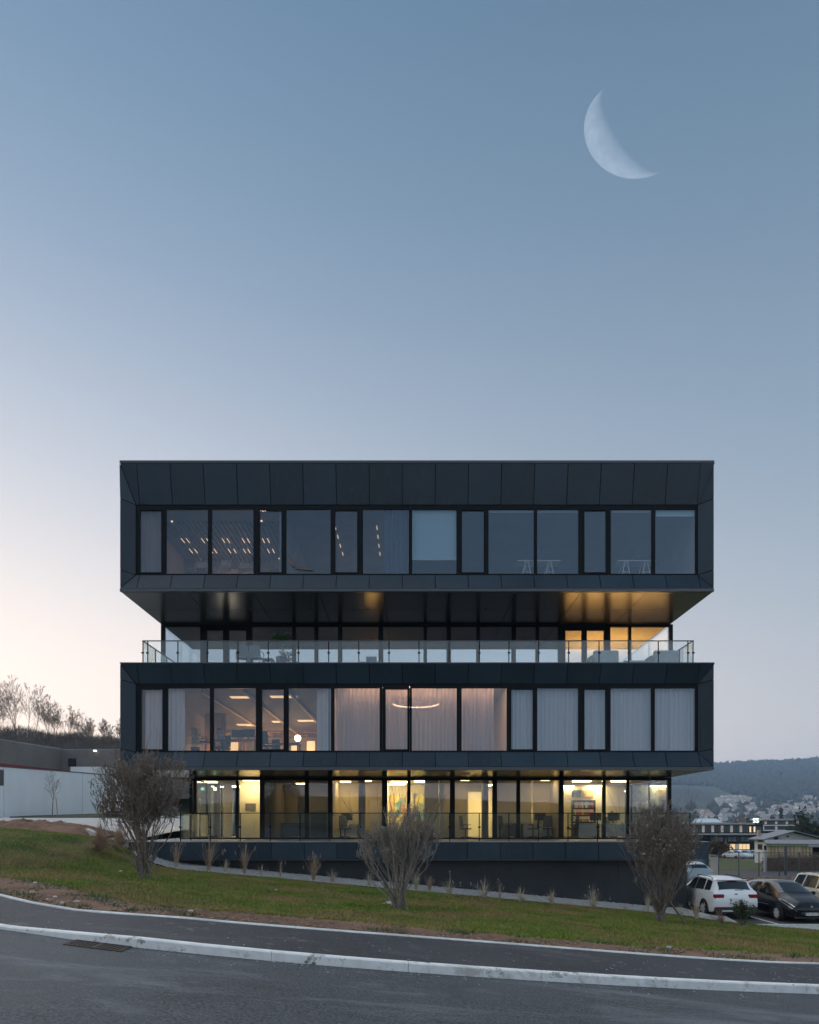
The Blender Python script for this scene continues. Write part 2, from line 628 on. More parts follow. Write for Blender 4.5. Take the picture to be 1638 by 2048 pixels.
PU = [(279.5, 322.6), (332.3, 415.6), (423.3, 506.6), (519.5, 563), (572.5, 661), (670.5, 714.4), (725.9, 817.4), (824.4, 913), (923.8, 968),
      (977.2, 1068), (1074.6, 1157.3), (1168.8, 1212.4), (1222, 1303.5), (1310.9, 1391.4)]
PL = [(282.3, 325), (335.4, 419.5), (427.2, 511.5), (523.8, 567.4), (577.2, 661.8), (668.7, 759.2), (771.3, 814.9), (823.8, 913.6), (923.3, 1013.6),
      (1022.5, 1066), (1074.6, 1157), (1168.8, 1211.6), (1221.6, 1303), (1310, 1391)]
pw = lambda L: [((a - CX) / S1, (b - CX) / S1) for a, b in L]
XI0, XI1 = (272 - CX) / S1, (1395 - CX) / S1
UT, UB = EZ + (HY - 926) / S0, EZ + (HY - 1177) / S0          # upper box, outer edges of the cladding
UTI, UBI = EZ + (HY - 1010) / S1, EZ + (HY - 1150) / S1
LT, LB = EZ + (HY - 1327) / S0, EZ + (HY - 1534) / S0         # lower box
LTI, LBI = EZ + (HY - 1368) / S1, EZ + (HY - 1504) / S1
upper = clad_box('upper_box_cladding', UT, UB, UTI, UBI, XI0, XI1, True)
lower = clad_box('lower_box_cladding', LT, LB, LTI, LBI, XI0, XI1, False)
ribbon(pw(PU), UTI, UBI, XI0, XI1, (0, 3, 5, 8, 11), 'upper', M_GLASS)
ribbon(pw(PL), LTI, LBI, XI0, XI1, (0, 3, 6, 9, 11), 'lower', M_GLASS)
mk('roof_slab', box(XL + .03, XR - .03, Y0 + .31, YB - .21, UT - .15, UT + .05), M_BACK, bld)

SOF_U, SOF_L = UB - .12, LB - .12                             # undersides of the two boxes
FL_T = LT + .0                                                # terrace floor


def soffit(name, z, x0, x1, y0, y1, cols, rows):
    s = mk(name, box(x0, x1, y0, YB - .2, z + .05, z + .115), M_BACK, bld)
    for i in range(cols):
        for j in range(rows):
            a, b = x0 + (x1 - x0) * i / cols, x0 + (x1 - x0) * (i + 1) / cols
            c, d = y0 + (y1 - y0) * j / rows, y0 + (y1 - y0) * (j + 1) / rows
            mk('soffit_panel', plate([(a, d, z), (b, d, z), (b, c, z), (a, c, z)], 0.022, 0.03), M_SOFFIT, s)
    return s


su = soffit('upper_soffit', SOF_U, XL + .01, XR - .01, Y0 + .13, Y2, 9, 2)
sl = soffit('lower_soffit', SOF_L, XL + .01, XR - .01, Y0 + .13, Y2, 9, 2)
for s, z, n in ((su, SOF_U, 9), (sl, SOF_L, 9)):
    for i in range(n):
        x = XL + 2.2 + i * 2.6
        if x < XR - .6:
            mk('downlight', lathe([(.05, z - .012), (.06, z - .004), (.06, z + .004)], 10, (x, Y0 + 2.3, 0)), M_BLACKP, s)

# terrace floor slab and ground floor slab with its panelled edge
TF = LT + .008
mk('terrace_floor', box(XL + .05, XR - .05, Y0 + .31, YB - .25, TF - .25, TF), M_CONC, bld)
YS = 28.3
GX0_ = WX(378, Y2)
SX0, SX1 = -11.62, (1418 - CX) / FPX * YS
SZT, SZB = WZ(1683, YS), WZ(1719, YS)
slab = mk('ground_floor_slab', box(SX0, SX1, YS + .03, YB, SZB + .02, SZT - .03), M_BACK, bld)
for k in range(-1, 17):
    a, b = max(JX[max(k, 0)] if k >= 0 else SX0, SX0), (JX[k + 1] if k < 16 else SX1)
    if b - a > .05:
        mk('fascia_panel', plate([(a, YS, SZB), (b, YS, SZB), (b, YS, SZT - .035), (a, YS, SZT - .035)], 0.026, .028), M_PANEL, slab)
mk('deck_edge', box(SX0 - .01, SX1 + .01, YS - .02, Y2 - .12, SZT - .028, SZT), M_CONC, slab)
mk('deck_floor', box(SX0 - .01, GX0_ - .02, Y2 - .118, YB, SZT - .028, SZT), M_CONC, slab)
mk('drip_trim', box(SX0, SX1, YS - .01, YS + .03, SZB - .035, SZB - .004), M_TRIM, slab)

# basement wall below the slab
YW = 28.75
bw = mk('basement_wall', box(-11.4, 11.72, YW + .03, YW + .3, -2.6, SZB + .018), M_BACK, bld)
for k in range(8):
    a, b = -11.4 + 2.89 * k, -11.4 + 2.89 * (k + 1)
    mk('wall_panel', plate([(a, YW, -2.6), (b, YW, -2.6), (b, YW, SZB + .015), (a, YW, SZB + .015)], .010, .028), M_BASE, bw)
mk('basement_side_wall', box(11.40, 11.70, YW + .302, YB, -2.6, SZB + .018), M_BASE, bld)


def curtain_wall(name, z0, z1, mull, x_end, glassm, doors, head):
    """recessed glazed front: uprights, head rail, sill and one pane per bay"""
    head_o = mk(name, join(box(x_end[0], x_end[1], Y2 - .03, Y2 + .10, z1 - head, z1 - .003), box(x_end[0], x_end[1], Y2 - .02, Y2 + .10, z0, z0 + .07)), M_FRAME, bld)
    prev = None
    for a, b in mull:
        xa, xb = WX(a, Y2), WX(b, Y2)
        mk('mullion', box(xa, xb, Y2 - .05, Y2 + .14, z0 + .003, z1 - .005), M_FRAME, head_o)
        if prev is not None:
            h = .17 if (prev[2], a) in doors else 0
            mk('glass_pane', box(prev[1] + .003, xa - .003, Y2 + .02, Y2 + .045, z0 + .071 + h * .5, z1 - head - .002 - h), glassm, head_o)
            if h:
                mk('door_frame', ring(prev[1] + .002, xa - .002, z0 + .0705, z1 - head - .0015, prev[1] + .04, xa - .04, z0 + .071 + h * .5, z1 - head - .003 - h, Y2 - .02, Y2 + .08), M_FRAME, head_o)
        prev = (xa, xb, b)
    return head_o


TM = [(322.6, 330), (401, 412), (448, 457), (494, 504.6), (584.6, 592), (629, 636.7), (676, 684.6), (757, 766.6), (847, 854), (893, 902), (952.5, 959.7),
      (1023, 1031.5), (1071, 1078), (1116, 1129), (1165, 1172), (1209.5, 1220), (1257, 1262), (1338, 1345)]
GM = [(379, 385), (387.5, 393), (472, 478), (520, 528.5), (609.7, 617.4), (656, 665), (764, 775), (814, 821), (900, 909.7), (985, 994), (1033, 1040),
      (1118, 1127), (1205, 1211), (1253, 1258), (1335, 1342)]
tw = curtain_wall('terrace_glazing', TF, SOF_U - .002, TM, (XL + .02, XR - .02), M_GLASS_T, {(412, 448), (457, 494), (1129, 1165), (1172, 1209.5)}, .12)
GX0 = WX(378, Y2)
gw = curtain_wall('ground_floor_glazing', SZT, SOF_L - .002, GM, (GX0, XR - .02), M_GLASS_G, set(), .14)
# glazed flanks
for own, x, z0, z1, g in ((tw, XL + .06, TF, SOF_U, M_GLASS_T), (tw, XR - .06, TF, SOF_U, M_GLASS_T), (gw, GX0 + .06, SZT, SOF_L, M_GLASS), (gw, XR - .06, SZT, SOF_L, M_GLASS)):
    ys = [Y2 + .16, 35.2, 38.0, 41.0, 44.0, YB - .3]
    for i in range(5):
        mk('glass_pane', box(x - .012, x + .012, ys[i] + .05, ys[i + 1] - .05, z0 + .08, z1 - .12), g, own)
        mk('mullion', box(x - .04, x + .04, ys[i + 1] - .05, ys[i + 1] + .05, z0 + .003, z1 - .005), M_FRAME, own)
    mk('side_rail', join(box(x - .035, x + .035, ys[0], ys[-1], z1 - .118, z1 - .006), box(x - .035, x + .035, ys[0], ys[-1], z0 + .002, z0 + .078)), M_FRAME, own)
mk('side_mullion', box(WX(343, Y2 + .5), WX(349, Y2 + .5), 35.6, 35.8, TF, SOF_U), M_FRAME, tw)


def railing(name, xs, xe, y, ztop, zbot, posts, sides, ymax, rail2):
    """handrail with posts, clamped glass panels and returns along the sides"""
    L = [box(xs - .03, xe + .03, y - .025, y + .025, ztop - .035, ztop)]
    if rail2:
        L.append(box(xs - .03, xe + .03, y - .02, y + .02, zbot + .10, zbot + .13))
    for sx in sides:
        L.append(box(sx - .025, sx + .025, y + .026, ymax, ztop - .035, ztop))
    r = mk(name, join(*L), M_TRIM if not rail2 else M_FRAME, bld)
    allp = sorted(set([round(xs, 3), round(xe, 3)] + [round(p, 3) for p in posts]))
    for p in allp:
        mk('post', box(p - .018, p + .018, y - .012, y + .028, zbot + .002, ztop - .036), M_FRAME, r)
        for zz in (.50,):
            mk('glass_clamp', box(p - .055, p + .055, y - .040, y - .014, zbot + (ztop - zbot) * zz - .03, zbot + (ztop - zbot) * zz + .03), M_FRAME, r)
    for a, b in zip(allp, allp[1:]):
        mk('glass_panel', box(a + .022, b - .022, y - .036, y - .024, zbot + (.06 if not rail2 else .14), ztop - .05), M_GLASS_R, r)
    for sx in sides:
        ys = [y + .05 + (ymax - y - .1) * i / 3 for i in range(4)]
        for i in range(3):
            mk('glass_panel', box(sx - .006, sx + .006, ys[i] + .03, ys[i + 1] - .03, zbot + .06, ztop - .05), M_GLASS_R, r)
            mk('post', box(sx - .02, sx + .02, ys[i + 1] - .02, ys[i + 1] + .02, zbot + .002, ztop - .036), M_FRAME, r)
    return r


YR = Y0 + .40
railing('terrace_railing', WX(286, YR), WX(1386, YR), YR, WZ(1281, YR), TF,
        [WX(p, YR) for p in (295.5, 355.9, 415.4, 476.4, 536.7, 597, 657.4, 717.7, 778, 838, 898, 958.5, 1017.7, 1077.2, 1137.3, 1198, 1257, 1316.6, 1375.7)],
        [WX(286, YR), WX(1386, YR)], Y2 - .06, False)
YG = YS + .12
railing('deck_railing', WX(361, YG), WX(1380, YG), YG, WZ(1625.5, YG), SZT,
        [WX(p, YG) for p in (420.8, 480.8, 540.5, 600, 659.7, 720, 779.5, 839, 899, 958.5, 1017.7, 1077, 1136, 1195, 1255, 1318)],
        [WX(361, YG), WX(1380, YG)], Y2 - .06, True)
# ------------------------------------------------------------------ inside the building: rooms (parts of the building) and furniture (things)
L_WARM = emis('warm_lamp', (1.0, 0.62, 0.28), 0.26)
L_PANEL = emis('office_panel_light', (1.0, 0.75, 0.34), 15.0)
L_DIM = emis('dim_panel_light', (1.0, 0.68, 0.28), 6.5)
L_SPOT = emis('spot_light', (1.0, 0.70, 0.40), 0.28)
L_AMBER = emis('amber_lamp', (1.0, 0.52, 0.12), 16.0)
L_RING = emis('ring_light', (1.0, 0.62, 0.34), 3.0)
L_EXIT = emis('exit_sign_green', (0.15, 0.9, 0.45), 0.5)


def room(name, x0, x1, y0, y1, z0, z1, wallm, ceilm, floorm, left=True, right=True, back=True):
    o = mk(name, box(x0, x1, y0, y1, z0 - .06, z0), floorm, bld)
    mk('ceiling', box(x0, x1, y0, y1, z1, z1 + .05), ceilm, o)
    if back:
        mk('back_wall', box(x0, x1, y1 + .002, y1 + .10, z0, z1), wallm, o)
    if left:
        mk('side_wall', box(x0, x0 + .08, y0, y1, z0 + .002, z1 - .002), wallm, o)
    if right:
        mk('side_wall', box(x1 - .08, x1, y0, y1, z0 + .002, z1 - .002), wallm, o)
    return o


def lightp(own, x, y, z, w, d, m, name='ceiling_light'):
    return mk(name, box(x - w / 2, x + w / 2, y - d / 2, y + d / 2, z - .03, z - .004), m, own)


def curtain(x0, x1, y, z0, z1, m, label, n=None, amp=.085):
    n = n or max(6, int((x1 - x0) / .055))
    rnd = random.Random(int(x0 * 100))
    ph = rnd.random() * 6
    per = [0.0]
    for i in range(n):
        per.append(per[-1] + .45 + rnd.random() * 1.1)
    us = list(range(n + 1))

    def f(i, k):
        x = x0 + (x1 - x0) * per[i] / per[-1]
        return (x, y + amp * math.sin(i * 1.9 + ph) * (0.6 + 0.4 * k) + .02 * math.sin(i * .6), z0 + (z1 - z0) * (1 - k))
    v, fs = grid(f, us, [0, .15, .5, 1])
    o = mk('curtain', (v, fs), m, smooth=False, label=label, cat='curtain', group='curtains in the office windows')
    o.data.polygons.foreach_set('use_smooth', [True] * len(o.data.polygons))
    return o


# --- upper box (top floor)
F3, C3 = UBI + .02, UTI + .02
YI = Y1 + .13
mid1, mid2 = WX(569, 29), WX(820, 29)
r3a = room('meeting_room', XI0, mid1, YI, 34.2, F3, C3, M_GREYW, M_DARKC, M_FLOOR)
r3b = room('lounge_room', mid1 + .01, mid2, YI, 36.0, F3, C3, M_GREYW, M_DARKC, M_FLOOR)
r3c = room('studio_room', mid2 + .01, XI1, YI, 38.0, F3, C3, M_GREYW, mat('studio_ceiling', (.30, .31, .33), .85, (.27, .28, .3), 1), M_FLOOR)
sl_m = mat('slat_wood', (.09, .08, .075), .7, (.07, .06, .055), 3)
for i in range(26):
    x = WX(340, 30.5) + i * .205
    if x < mid1 - .15:
        mk('ceiling_slat', box(x, x + .055, 29.75, 34.1, C3 - .12, C3 - .006), sl_m, r3a)
for yy, xs in ((31.45, (366, 376, 406, 416, 447, 457, 487, 497, 527, 537)), (32.65, (382, 392, 423, 431, 459, 470, 489, 498, 537, 547))):
    for p in xs:
        x = WX(p, yy)
        mk('ceiling_light', box(x - .013, x + .013, yy - .25, yy + .25, C3 - .16, C3 - .14), L_SPOT, r3a)
for p, q in ((344, 1044), (523, 1043), (403, 1118), (559, 1118)):
    y = (C3 - .05 - EZ) * FPX / (HY - q)
    mk('ceiling_light', lathe([(.03, C3 - .06), (.045, C3 - .05), (.045, C3 - .006)], 10, (WX(p, y), y, 0)), L_SPOT, r3a)
for p0, p1 in ((671, 685.5), (754, 760)):
    for k, q in enumerate((1055, 1073, 1091, 1107)):
        y = (C3 - .04 - EZ) * FPX / (HY - q)
        x = WX(p0 + (p1 - p0) * k / 3, y)
        mk('ceiling_light', box(x - .013, x + .013, y - .20, y + .20, C3 - .07, C3 - .05), L_SPOT, r3b)
mk('uplighter', box(-9.5, -7.0, 33.5, 33.65, F3 + .1, F3 + .2), emis('low_uplight', (1.0, .52, .30), 5.0), r3a)  # unseen glow added low down to warm the meeting room
mk('uplighter', box(-3.6, -2.4, 35.4, 35.5, F3 + .1, F3 + .2), emis('low_uplight', (1.0, .52, .30), 5.0), r3b)  # same unseen fill, added for the lounge

# --- lower box (first floor)
F1, C1 = LBI + .02, LTI + .02
p6 = WX(664, 29)
p9 = WX(1017, 29)
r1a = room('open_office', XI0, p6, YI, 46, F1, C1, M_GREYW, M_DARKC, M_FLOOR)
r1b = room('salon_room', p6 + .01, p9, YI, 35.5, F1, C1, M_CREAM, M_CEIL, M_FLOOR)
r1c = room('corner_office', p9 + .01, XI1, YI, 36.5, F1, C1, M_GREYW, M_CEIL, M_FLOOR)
bm_m = mat('ceiling_beam', (.40, .33, .25), .7, (.34, .28, .21), 2)
for p in (425, 505, 590, 655):
    x = WX(p, 31)
    mk('ceiling_beam', box(x - .07, x + .07, 29.5, 44.5, C1 - .14, C1 - .005), bm_m, r1a)
for a, b, q0 in ((456, 512, 1394), (535, 601, 1393)):
    y = (C1 - EZ) * FPX / (HY - q0)
    lightp(r1a, WX((a + b) / 2, y), y, C1, (b - a) / FPX * y * .8, .45, L_WARM)
for i, (p, q) in enumerate(((490, 1449), (561, 1443), (508, 1450), (612, 1441))):
    y = (C1 - EZ) * FPX / (HY - q)
    lightp(r1a, WX(p, y), y, C1, .9, .5, L_WARM)
# wooden portals with lit niches along the far side
for i, p in enumerate((465, 500, 540, 590, 622)):
    y = 40.0 + (i % 2) * 1.5
    x = WX(p, y)
    w = .75
    mk('timber_portal', join(box(x - w, x - w + .09, y, y + .2, F1, F1 + 2.35), box(x + w - .09, x + w, y, y + .2, F1, F1 + 2.35), box(x - w, x + w, y, y + .2, F1 + 2.352, F1 + 2.45)), M_WOOD, r1a)
    if i in (0, 3, 4):
        mk('lit_niche', box(x - .38, x + .10, y + .9, y + .95, F1 + 1.15, F1 + 1.95), emis('niche_glow', (1.0, .62, .26), .25), r1a)
mk('wood_panelling', box(WX(372, 33), WX(418, 33), 36.0, 36.1, F1, C1 - .01), M_WOOD, r1a)
wl_ = WX(412, 33)
mk('wall_lamp', lathe([(.05, F1 + 1.45), (.09, F1 + 1.55), (.05, F1 + 1.65)], 10, (wl_, 35.6, 0)), L_WARM, r1a)
L_SALON = emis('salon_light', (1.0, 0.55, 0.31), 4.0)
mk('pelmet_light', box(WX(690, 28.9), WX(1000, 28.9), 28.78, 29.0, C1 - .03, C1 - .004), L_SALON, r1b)  # glow added out of sight behind the frame head, backlighting the curtains
lightp(r1c, WX(1300, 33), 34.6, C1, .6, .3, L_WARM)
for p, y in ((480, 42.0), (560, 43.0), (620, 40.5), (520, 38.5)):
    mk('uplighter', box(WX(p, y) - .6, WX(p, y) + .6, y - .1, y + .1, F1 + .25, F1 + .35), emis('office_uplight', (1.0, .52, .18), 18.0), r1a)  # glow boxes added below the sight line to warm the open office
mk('uplighter', box(WX(375, 35.4), WX(418, 35.4), 35.5, 35.6, F1 + .1, F1 + .2), emis('office_uplight', (1.0, .52, .18), 18.0), r1a)  # unseen low glow added to wash the wood panelling

# --- ground floor
F0, C0 = SZT + .002, SOF_L - .06
YF = Y2 + .15
ledge = lambda p, y=Y2: WX(p, y)
gA = room('lobby', ledge(386), ledge(524), YF, 41, F0, C0, M_CREAM, M_CEIL, M_FLOOR, left=False)
gC = room('dark_room', ledge(524) + .01, ledge(660), YF, 38, F0, C0, M_GREYW, M_CEIL, M_FLOOR)
gD = room('side_room', ledge(660) + .01, ledge(769), YF, 36, F0, C0, M_CREAM, M_CEIL, M_FLOOR)
gE = room('bright_room', ledge(769) + .01, ledge(880, 34), YF, 38, F0, C0, M_CREAM, M_CEIL, M_FLOOR)
gF = room('corridor_room', ledge(880, 34) + .01, ledge(1122), YF, 40, F0, C0, M_CREAM, M_CEIL, M_FLOOR)
gG = room('corner_studio', ledge(1122) + .01, XR - .12, YF, 39, F0, C0, M_CREAM, M_CEIL, M_FLOOR, right=False)
mk('partition', box(ledge(478, 34) + .05, ledge(524) - .09, 34.0, 34.1, F0, C0 - .003), M_CREAM, gA)
mk('partition', box(ledge(402, 37), ledge(440, 37), 37.0, 37.1, F0, C0 - .003), M_GREYW, gA)
mk('partition', box(ledge(447, 37), ledge(464, 37), 37.0, 37.1, F0, C0 - .003), M_CREAM, gA)
lightp(gA, ledge(408, 33.6), 33.7, C0, .16, .16, L_SPOT)
lightp(gA, ledge(488, 33.4), 33.3, C0, .16, .16, L_SPOT)
lightp(gA, ledge(500, 33.3), 33.4, C0, .8, .35, L_PANEL)
lightp(gA, ledge(455, 38), 39.5, C0, 1.2, .6, L_PANEL)
lightp(gA, ledge(420, 35), 35.0, C0, .6, .6, L_DIM)
mk('wall_board', box(ledge(491, 34), ledge(512, 34), 33.96, 33.995, WZ(1621, 34), WZ(1607, 34)), mat('grey_board', (.12, .12, .12), .5, (.15, .15, .15), 4), gA)
mk('exit_sign', box(ledge(427, 35.5), ledge(433, 35.5), 35.5, 35.55, WZ(1581, 35.5), WZ(1575, 35.5)), L_EXIT, gA)
lightp(gC, ledge(600, 36), 36.5, C0, .5, .3, L_DIM)
mk('doorway_glow_wall', box(ledge(594, 36), ledge(607, 36), 36.2, 36.25, F0, F0 + 2.1), M_CREAM, gC)
lightp(gD, ledge(735, 34), 34.0, C0, .35, .35, L_DIM)
lightp(gD, ledge(690, 34.5), 34.8, C0, .5, .4, L_DIM)
lightp(gE, ledge(793, 37), 37.0, C0, .9, .12, L_PANEL)
lightp(gE, ledge(800, 35), 35.0, C0, .9, .5, L_PANEL)
lightp(gE, ledge(842, 34), 34.4, C0, .6, .5, L_PANEL)
mk('partition', box(ledge(849, 33.6), ledge(880, 34) - .09, 33.6, 33.7, F0, C0 - .003), M_CREAM, gE)
art_m = mat('abstract_painting', (.75, .25, .12), .6, (.15, .4, .5), 2.2, contrast=(.45, .55), col3=(.85, .75, .3), scale3=1.6)
mk('canvas_painting', box(ledge(776, 37.8), ledge(812, 37.8), 37.9, 37.96, F0 + .9, F0 + 2.3), art_m, gE)
mk('canvas_painting', box(ledge(826, 37.8), ledge(849, 37.8), 37.9, 37.96, F0 + .8, F0 + 2.4), art_m, gE)
for a, b in ((880, 936), (966, 975), (987, 1062), (1066, 1118)):
    y = 34.6
    mk('partition', box(ledge(a, y) + (.1 if a == 880 else 0), ledge(b, y), y, y + .1, F0, C0 - .003), M_CREAM, gF)
mk('partition', box(ledge(936, 34.6) + .002, ledge(966, 34.6) - .002, 34.6, 34.7, F0 + 2.35, C0 - .003), M_CREAM, gF)
lightp(gF, ledge(950, 36), 36.4, C0, 1.0, .12, L_PANEL)
lightp(gF, ledge(960, 37), 38.0, C0, 1.5, .6, L_PANEL)
lightp(gF, ledge(1090, 33.5), 33.4, C0, .4, .3, L_DIM)
lightp(gF, ledge(930, 33.5), 33.4, C0, .4, .3, L_DIM)
for a, b, q in ((1146, 1180, 1562), (1176, 1206, 1571.5), (1226, 1254, 1562), (1127, 1137, 1572), (1127, 1137, 1582)):
    y = (C0 - EZ) * FPX / (HY - q)
    lightp(gG, ledge((a + b) / 2, y), y, C0, max(.8, (b - a) / FPX * y), .35, L_PANEL)
mk('structural_column', lathe([(.17, F0), (.17, C0 - .004)], 16, (ledge(724, 33.3), 33.3, 0)), M_CONC, gD)
mk('structural_column', lathe([(.17, F0), (.17, C0 - .004)], 16, (ledge(970, 33.3), 33.3, 0)), M_GREYW, gF)
mk('structural_column', lathe([(.17, F0), (.17, C0 - .004)], 16, (ledge(1322, 34), 33.9, 0)), M_GREYW, gG)

# --- terrace level room (mostly dark, a lamp at the right end)
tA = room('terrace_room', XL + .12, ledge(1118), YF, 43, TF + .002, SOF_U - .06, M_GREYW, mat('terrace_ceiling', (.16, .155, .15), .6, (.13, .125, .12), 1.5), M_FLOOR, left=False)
tB = room('terrace_lounge', ledge(1118) + .01, XR - .12, YF, 40, TF + .002, SOF_U - .06, M_WOOD, M_CEIL, M_FLOOR, right=False)
mk('uplighter', box(ledge(1140, 35), ledge(1325, 35), 34.2, 36.6, TF + .10, TF + .16), emis('amber_floor_glow', (1.0, .50, .12), 4.2), tB)  # wide unseen glowing sheet, added for an even amber light overhead
mk('uplighter', box(ledge(735, 35.5), ledge(752, 35.5), 35.4, 35.6, TF + .2, TF + .3), L_AMBER, tA)  # unseen amber glow added low in the room
mk('uplighter', box(ledge(440, 36), ledge(470, 36), 36.0, 36.2, TF + .2, TF + .3), emis('pale_uplight', (1.0, .86, .60), 9.0), tA)  # unseen pale glow added to lift the left part of the ceiling

# --- curtains and blinds
CW = cloth('white_curtain', (.88, .88, .83), .06, .25)
CS = cloth('sheer_curtain', (.76, .71, .66), .22, .45)
CD = cloth('dark_curtain', (.10, .13, .18), .05, .2)
CG = cloth('beige_curtain', (.35, .30, .28), .1, .3)
yc = Y1 + .30
cx = lambda p: WX(p, yc)
for a, b, m, t in ((290, 326, CW, 'white curtain in the far left window of the lower box'), (337, 369, CW, 'white curtain drawn to the left beside the open office'),
                   (634, 664, CW, 'narrow white curtain ending the open office windows'), (672, 762, CS, 'sheer curtain between the open office and the ring lamp'),
                   (769, 818, CS, 'narrow sheer curtain glowing left half of the ring lamp'), (824, 916, CS, 'wide sheer curtain glowing in front of the ring lamp'),
                   (922, 988, CS, 'sheer curtain drawn aside, right of the ring lamp'), (1020, 1069, CW, 'narrow white curtain beside the dark window gap'),
                   (1073, 1160, CW, 'wide closed white curtain, fourth window from the right corner'), (1166, 1214, CW, 'narrow closed white curtain, third window from the right corner'),
                   (1220, 1306, CW, 'wide closed white curtain, second window from the right corner'), (1309, 1393, CW, 'white curtain in the right corner window')):
    curtain(cx(a), cx(b), yc, F1 + .03, C1 - .03, m, t)
curtain(cx(283), cx(322), yc, F3 + .03, C3 - .03, CG, 'dull beige curtain in the top floor left corner window')
curtain(cx(768), cx(818), yc, F3 + .03, C3 - .03, CD, 'dark blue curtain beside the roller blind on the top floor')
M_BLIND = cloth('roller_blind_cloth', (.50, .74, .78), .02, .25)


def blind(a, b, q, label):
    r = thing('roller_blind', label, 'blind', (cx((a + b) / 2), yc - .1, C3 - .05), 'roller blinds on the top floor')
    mk('tube', tube((cx(a), yc - .1, C3 - .09), (cx(b), yc - .1, C3 - .09), .035, n=10), M_TRIM, r)
    zb = WZ(q, yc - .1)
    mk('fabric', box(cx(a) + .01, cx(b) - .01, yc - .137, yc - .134, zb, C3 - .09), M_BLIND, r)
    mk('bottom_bar', box(cx(a) + .01, cx(b) - .01, yc - .145, yc - .125, zb - .025, zb - .002), M_TRIM, r)


blind(822, 915, 1121, 'pale teal roller blind pulled most of the way down')
for a, b, q, t in ((924, 969, 1026, 'rolled up blind in a narrow window right of the lowered blind'), (976, 1070, 1026, 'rolled up blind above the first trestle desk'),
                   (1073, 1159, 1026, 'rolled up blind right of the first trestle desk'), (1221, 1305, 1026, 'rolled up blind above the second trestle desk'),
                   (1309, 1393, 1034, 'blind lowered a hand width in the right corner window')):
    blind(a, b, q, t)


# --- furniture
def trestle_desk(a, b, y, z, label):
    x0, x1 = WX(a, y), WX(b, y)
    t = thing('trestle_desk', label, 'desk', ((x0 + x1) / 2, y, z), 'trestle desks on the top floor')
    mk('table_top', bbox(x0, x1, y - .35, y + .35, z + .72, z + .75, .006), M_WHITEP, t)
    for c in (x0 + (x1 - x0) * .22, x0 + (x1 - x0) * .75):
        L = [box(c - .10, c + .10, y - .30, y + .30, z + .685, z + .718)]
        for yy in (-.28, .28):
            for s in (-1, 1):
                L.append(tube((c + s * .05, y + yy, z + .69), (c + s * .20, y + yy, z + .002), .018, n=6))
            L.append(tube((c - .14, y + yy, z + .28), (c + .14, y + yy, z + .28), .014, n=6))
        mk('trestle', join(*L), M_WHITEP, t)
    return t


def monitor(x, y, z, rz, label, group='monitors on the desks', s=1.0):
    t = thing('monitor', label, 'monitor', (0, 0, 0), group)
    mk('screen', bbox(-.28 * s, .28 * s, -.015, .015, .14, .14 + .34 * s, .006), M_BLACKP, t)
    mk('stand', join(box(-.02, .02, .016, .04, .01, .25), bbox(-.11, .11, -.07, .09, 0, .012, .003)), M_BLACKP, t)
    return place(t, (x, y, z), rz)


d1 = trestle_desk(1033, 1118, 28.95, F3, 'white trestle desk behind two windows in the middle of the top floor')
d2 = trestle_desk(1231, 1307, 28.95, F3, 'white trestle desk near the right end of the top floor')
monitor(WX(1273, 28.95), 28.95, F3 + .752, math.pi / 2, 'monitor seen edge-on upon the right trestle desk')
monitor(WX(1077, 28.95), 28.95, F3 + .752, math.pi / 2, 'monitor seen edge-on upon the middle trestle desk')


def arm_chair(m_back, m_frame, label, group):
    """four legs, seat, curved back and arm rails; local coordinates, seat facing -Y"""
    t = thing('armchair', label, 'chair', (0, 0, 0), group)
    mk('seat', bbox(-.24, .24, -.24, .22, .42, .47, .02), m_back, t)
    mk('backrest', grid(lambda u, k: (u * .23, .20 + .05 * (1 - u * u) + .06 * k, .52 + .34 * k), [-1, -.6, -.2, .2, .6, 1], [0, .5, 1]), m_back, t, smooth=True)
    for sx in (-1, 1):
        for sy in (-1, 1):
            mk('leg', tube((sx * .20, sy * .19, .44), (sx * .24, sy * .24, 0), .018, .013, 6), m_frame, t)
        mk('armrest', path_tube([(sx * .25, -.20, .42), (sx * .27, -.18, .66), (sx * .27, .22, .68), (sx * .23, .27, .84)], .015), m_frame, t)
    mk('top_rail', path_tube([(-.23, .26, .87), (0, .31, .89), (.23, .26, .87)], .018), m_frame, t)
    return t


M_SEATW = mat('oak_wood', (.42, .27, .14), .5, (.34, .21, .10), 8)
ch = arm_chair(M_SEATW, M_WOOD, 'wooden armchair left of the mullion in the meeting room', 'wooden chairs in the meeting room')
place(ch, (WX(403, 28.85), 28.85, F3), .1)
for p, y, rz, l in ((448, 28.75, -.15, 'tallest looking wooden armchair in the middle of the meeting room'), (488, 28.9, 0.05, 'wooden armchair at the right of the meeting room')):
    c = copy_tree(ch)
    c['label'] = l
    place(c, (WX(p, y), y, F3 + (.0 if p != 448 else .04)), rz)
t = thing('meeting_table', 'long wooden table behind the armchairs in the meeting room', 'table', (WX(460, 30.0), 30.0, F3))
mk('table_top', bbox(WX(380, 30), WX(560, 30), 29.5, 30.5, F3 + .72, F3 + .76, .01), M_SEATW, t)
for xx in (390, 545):
    for yy in (29.6, 30.4):
        mk('leg', box(WX(xx, 30) - .03, WX(xx, 30) + .03, yy - .03, yy + .03, F3, F3 + .718), M_WOOD, t)

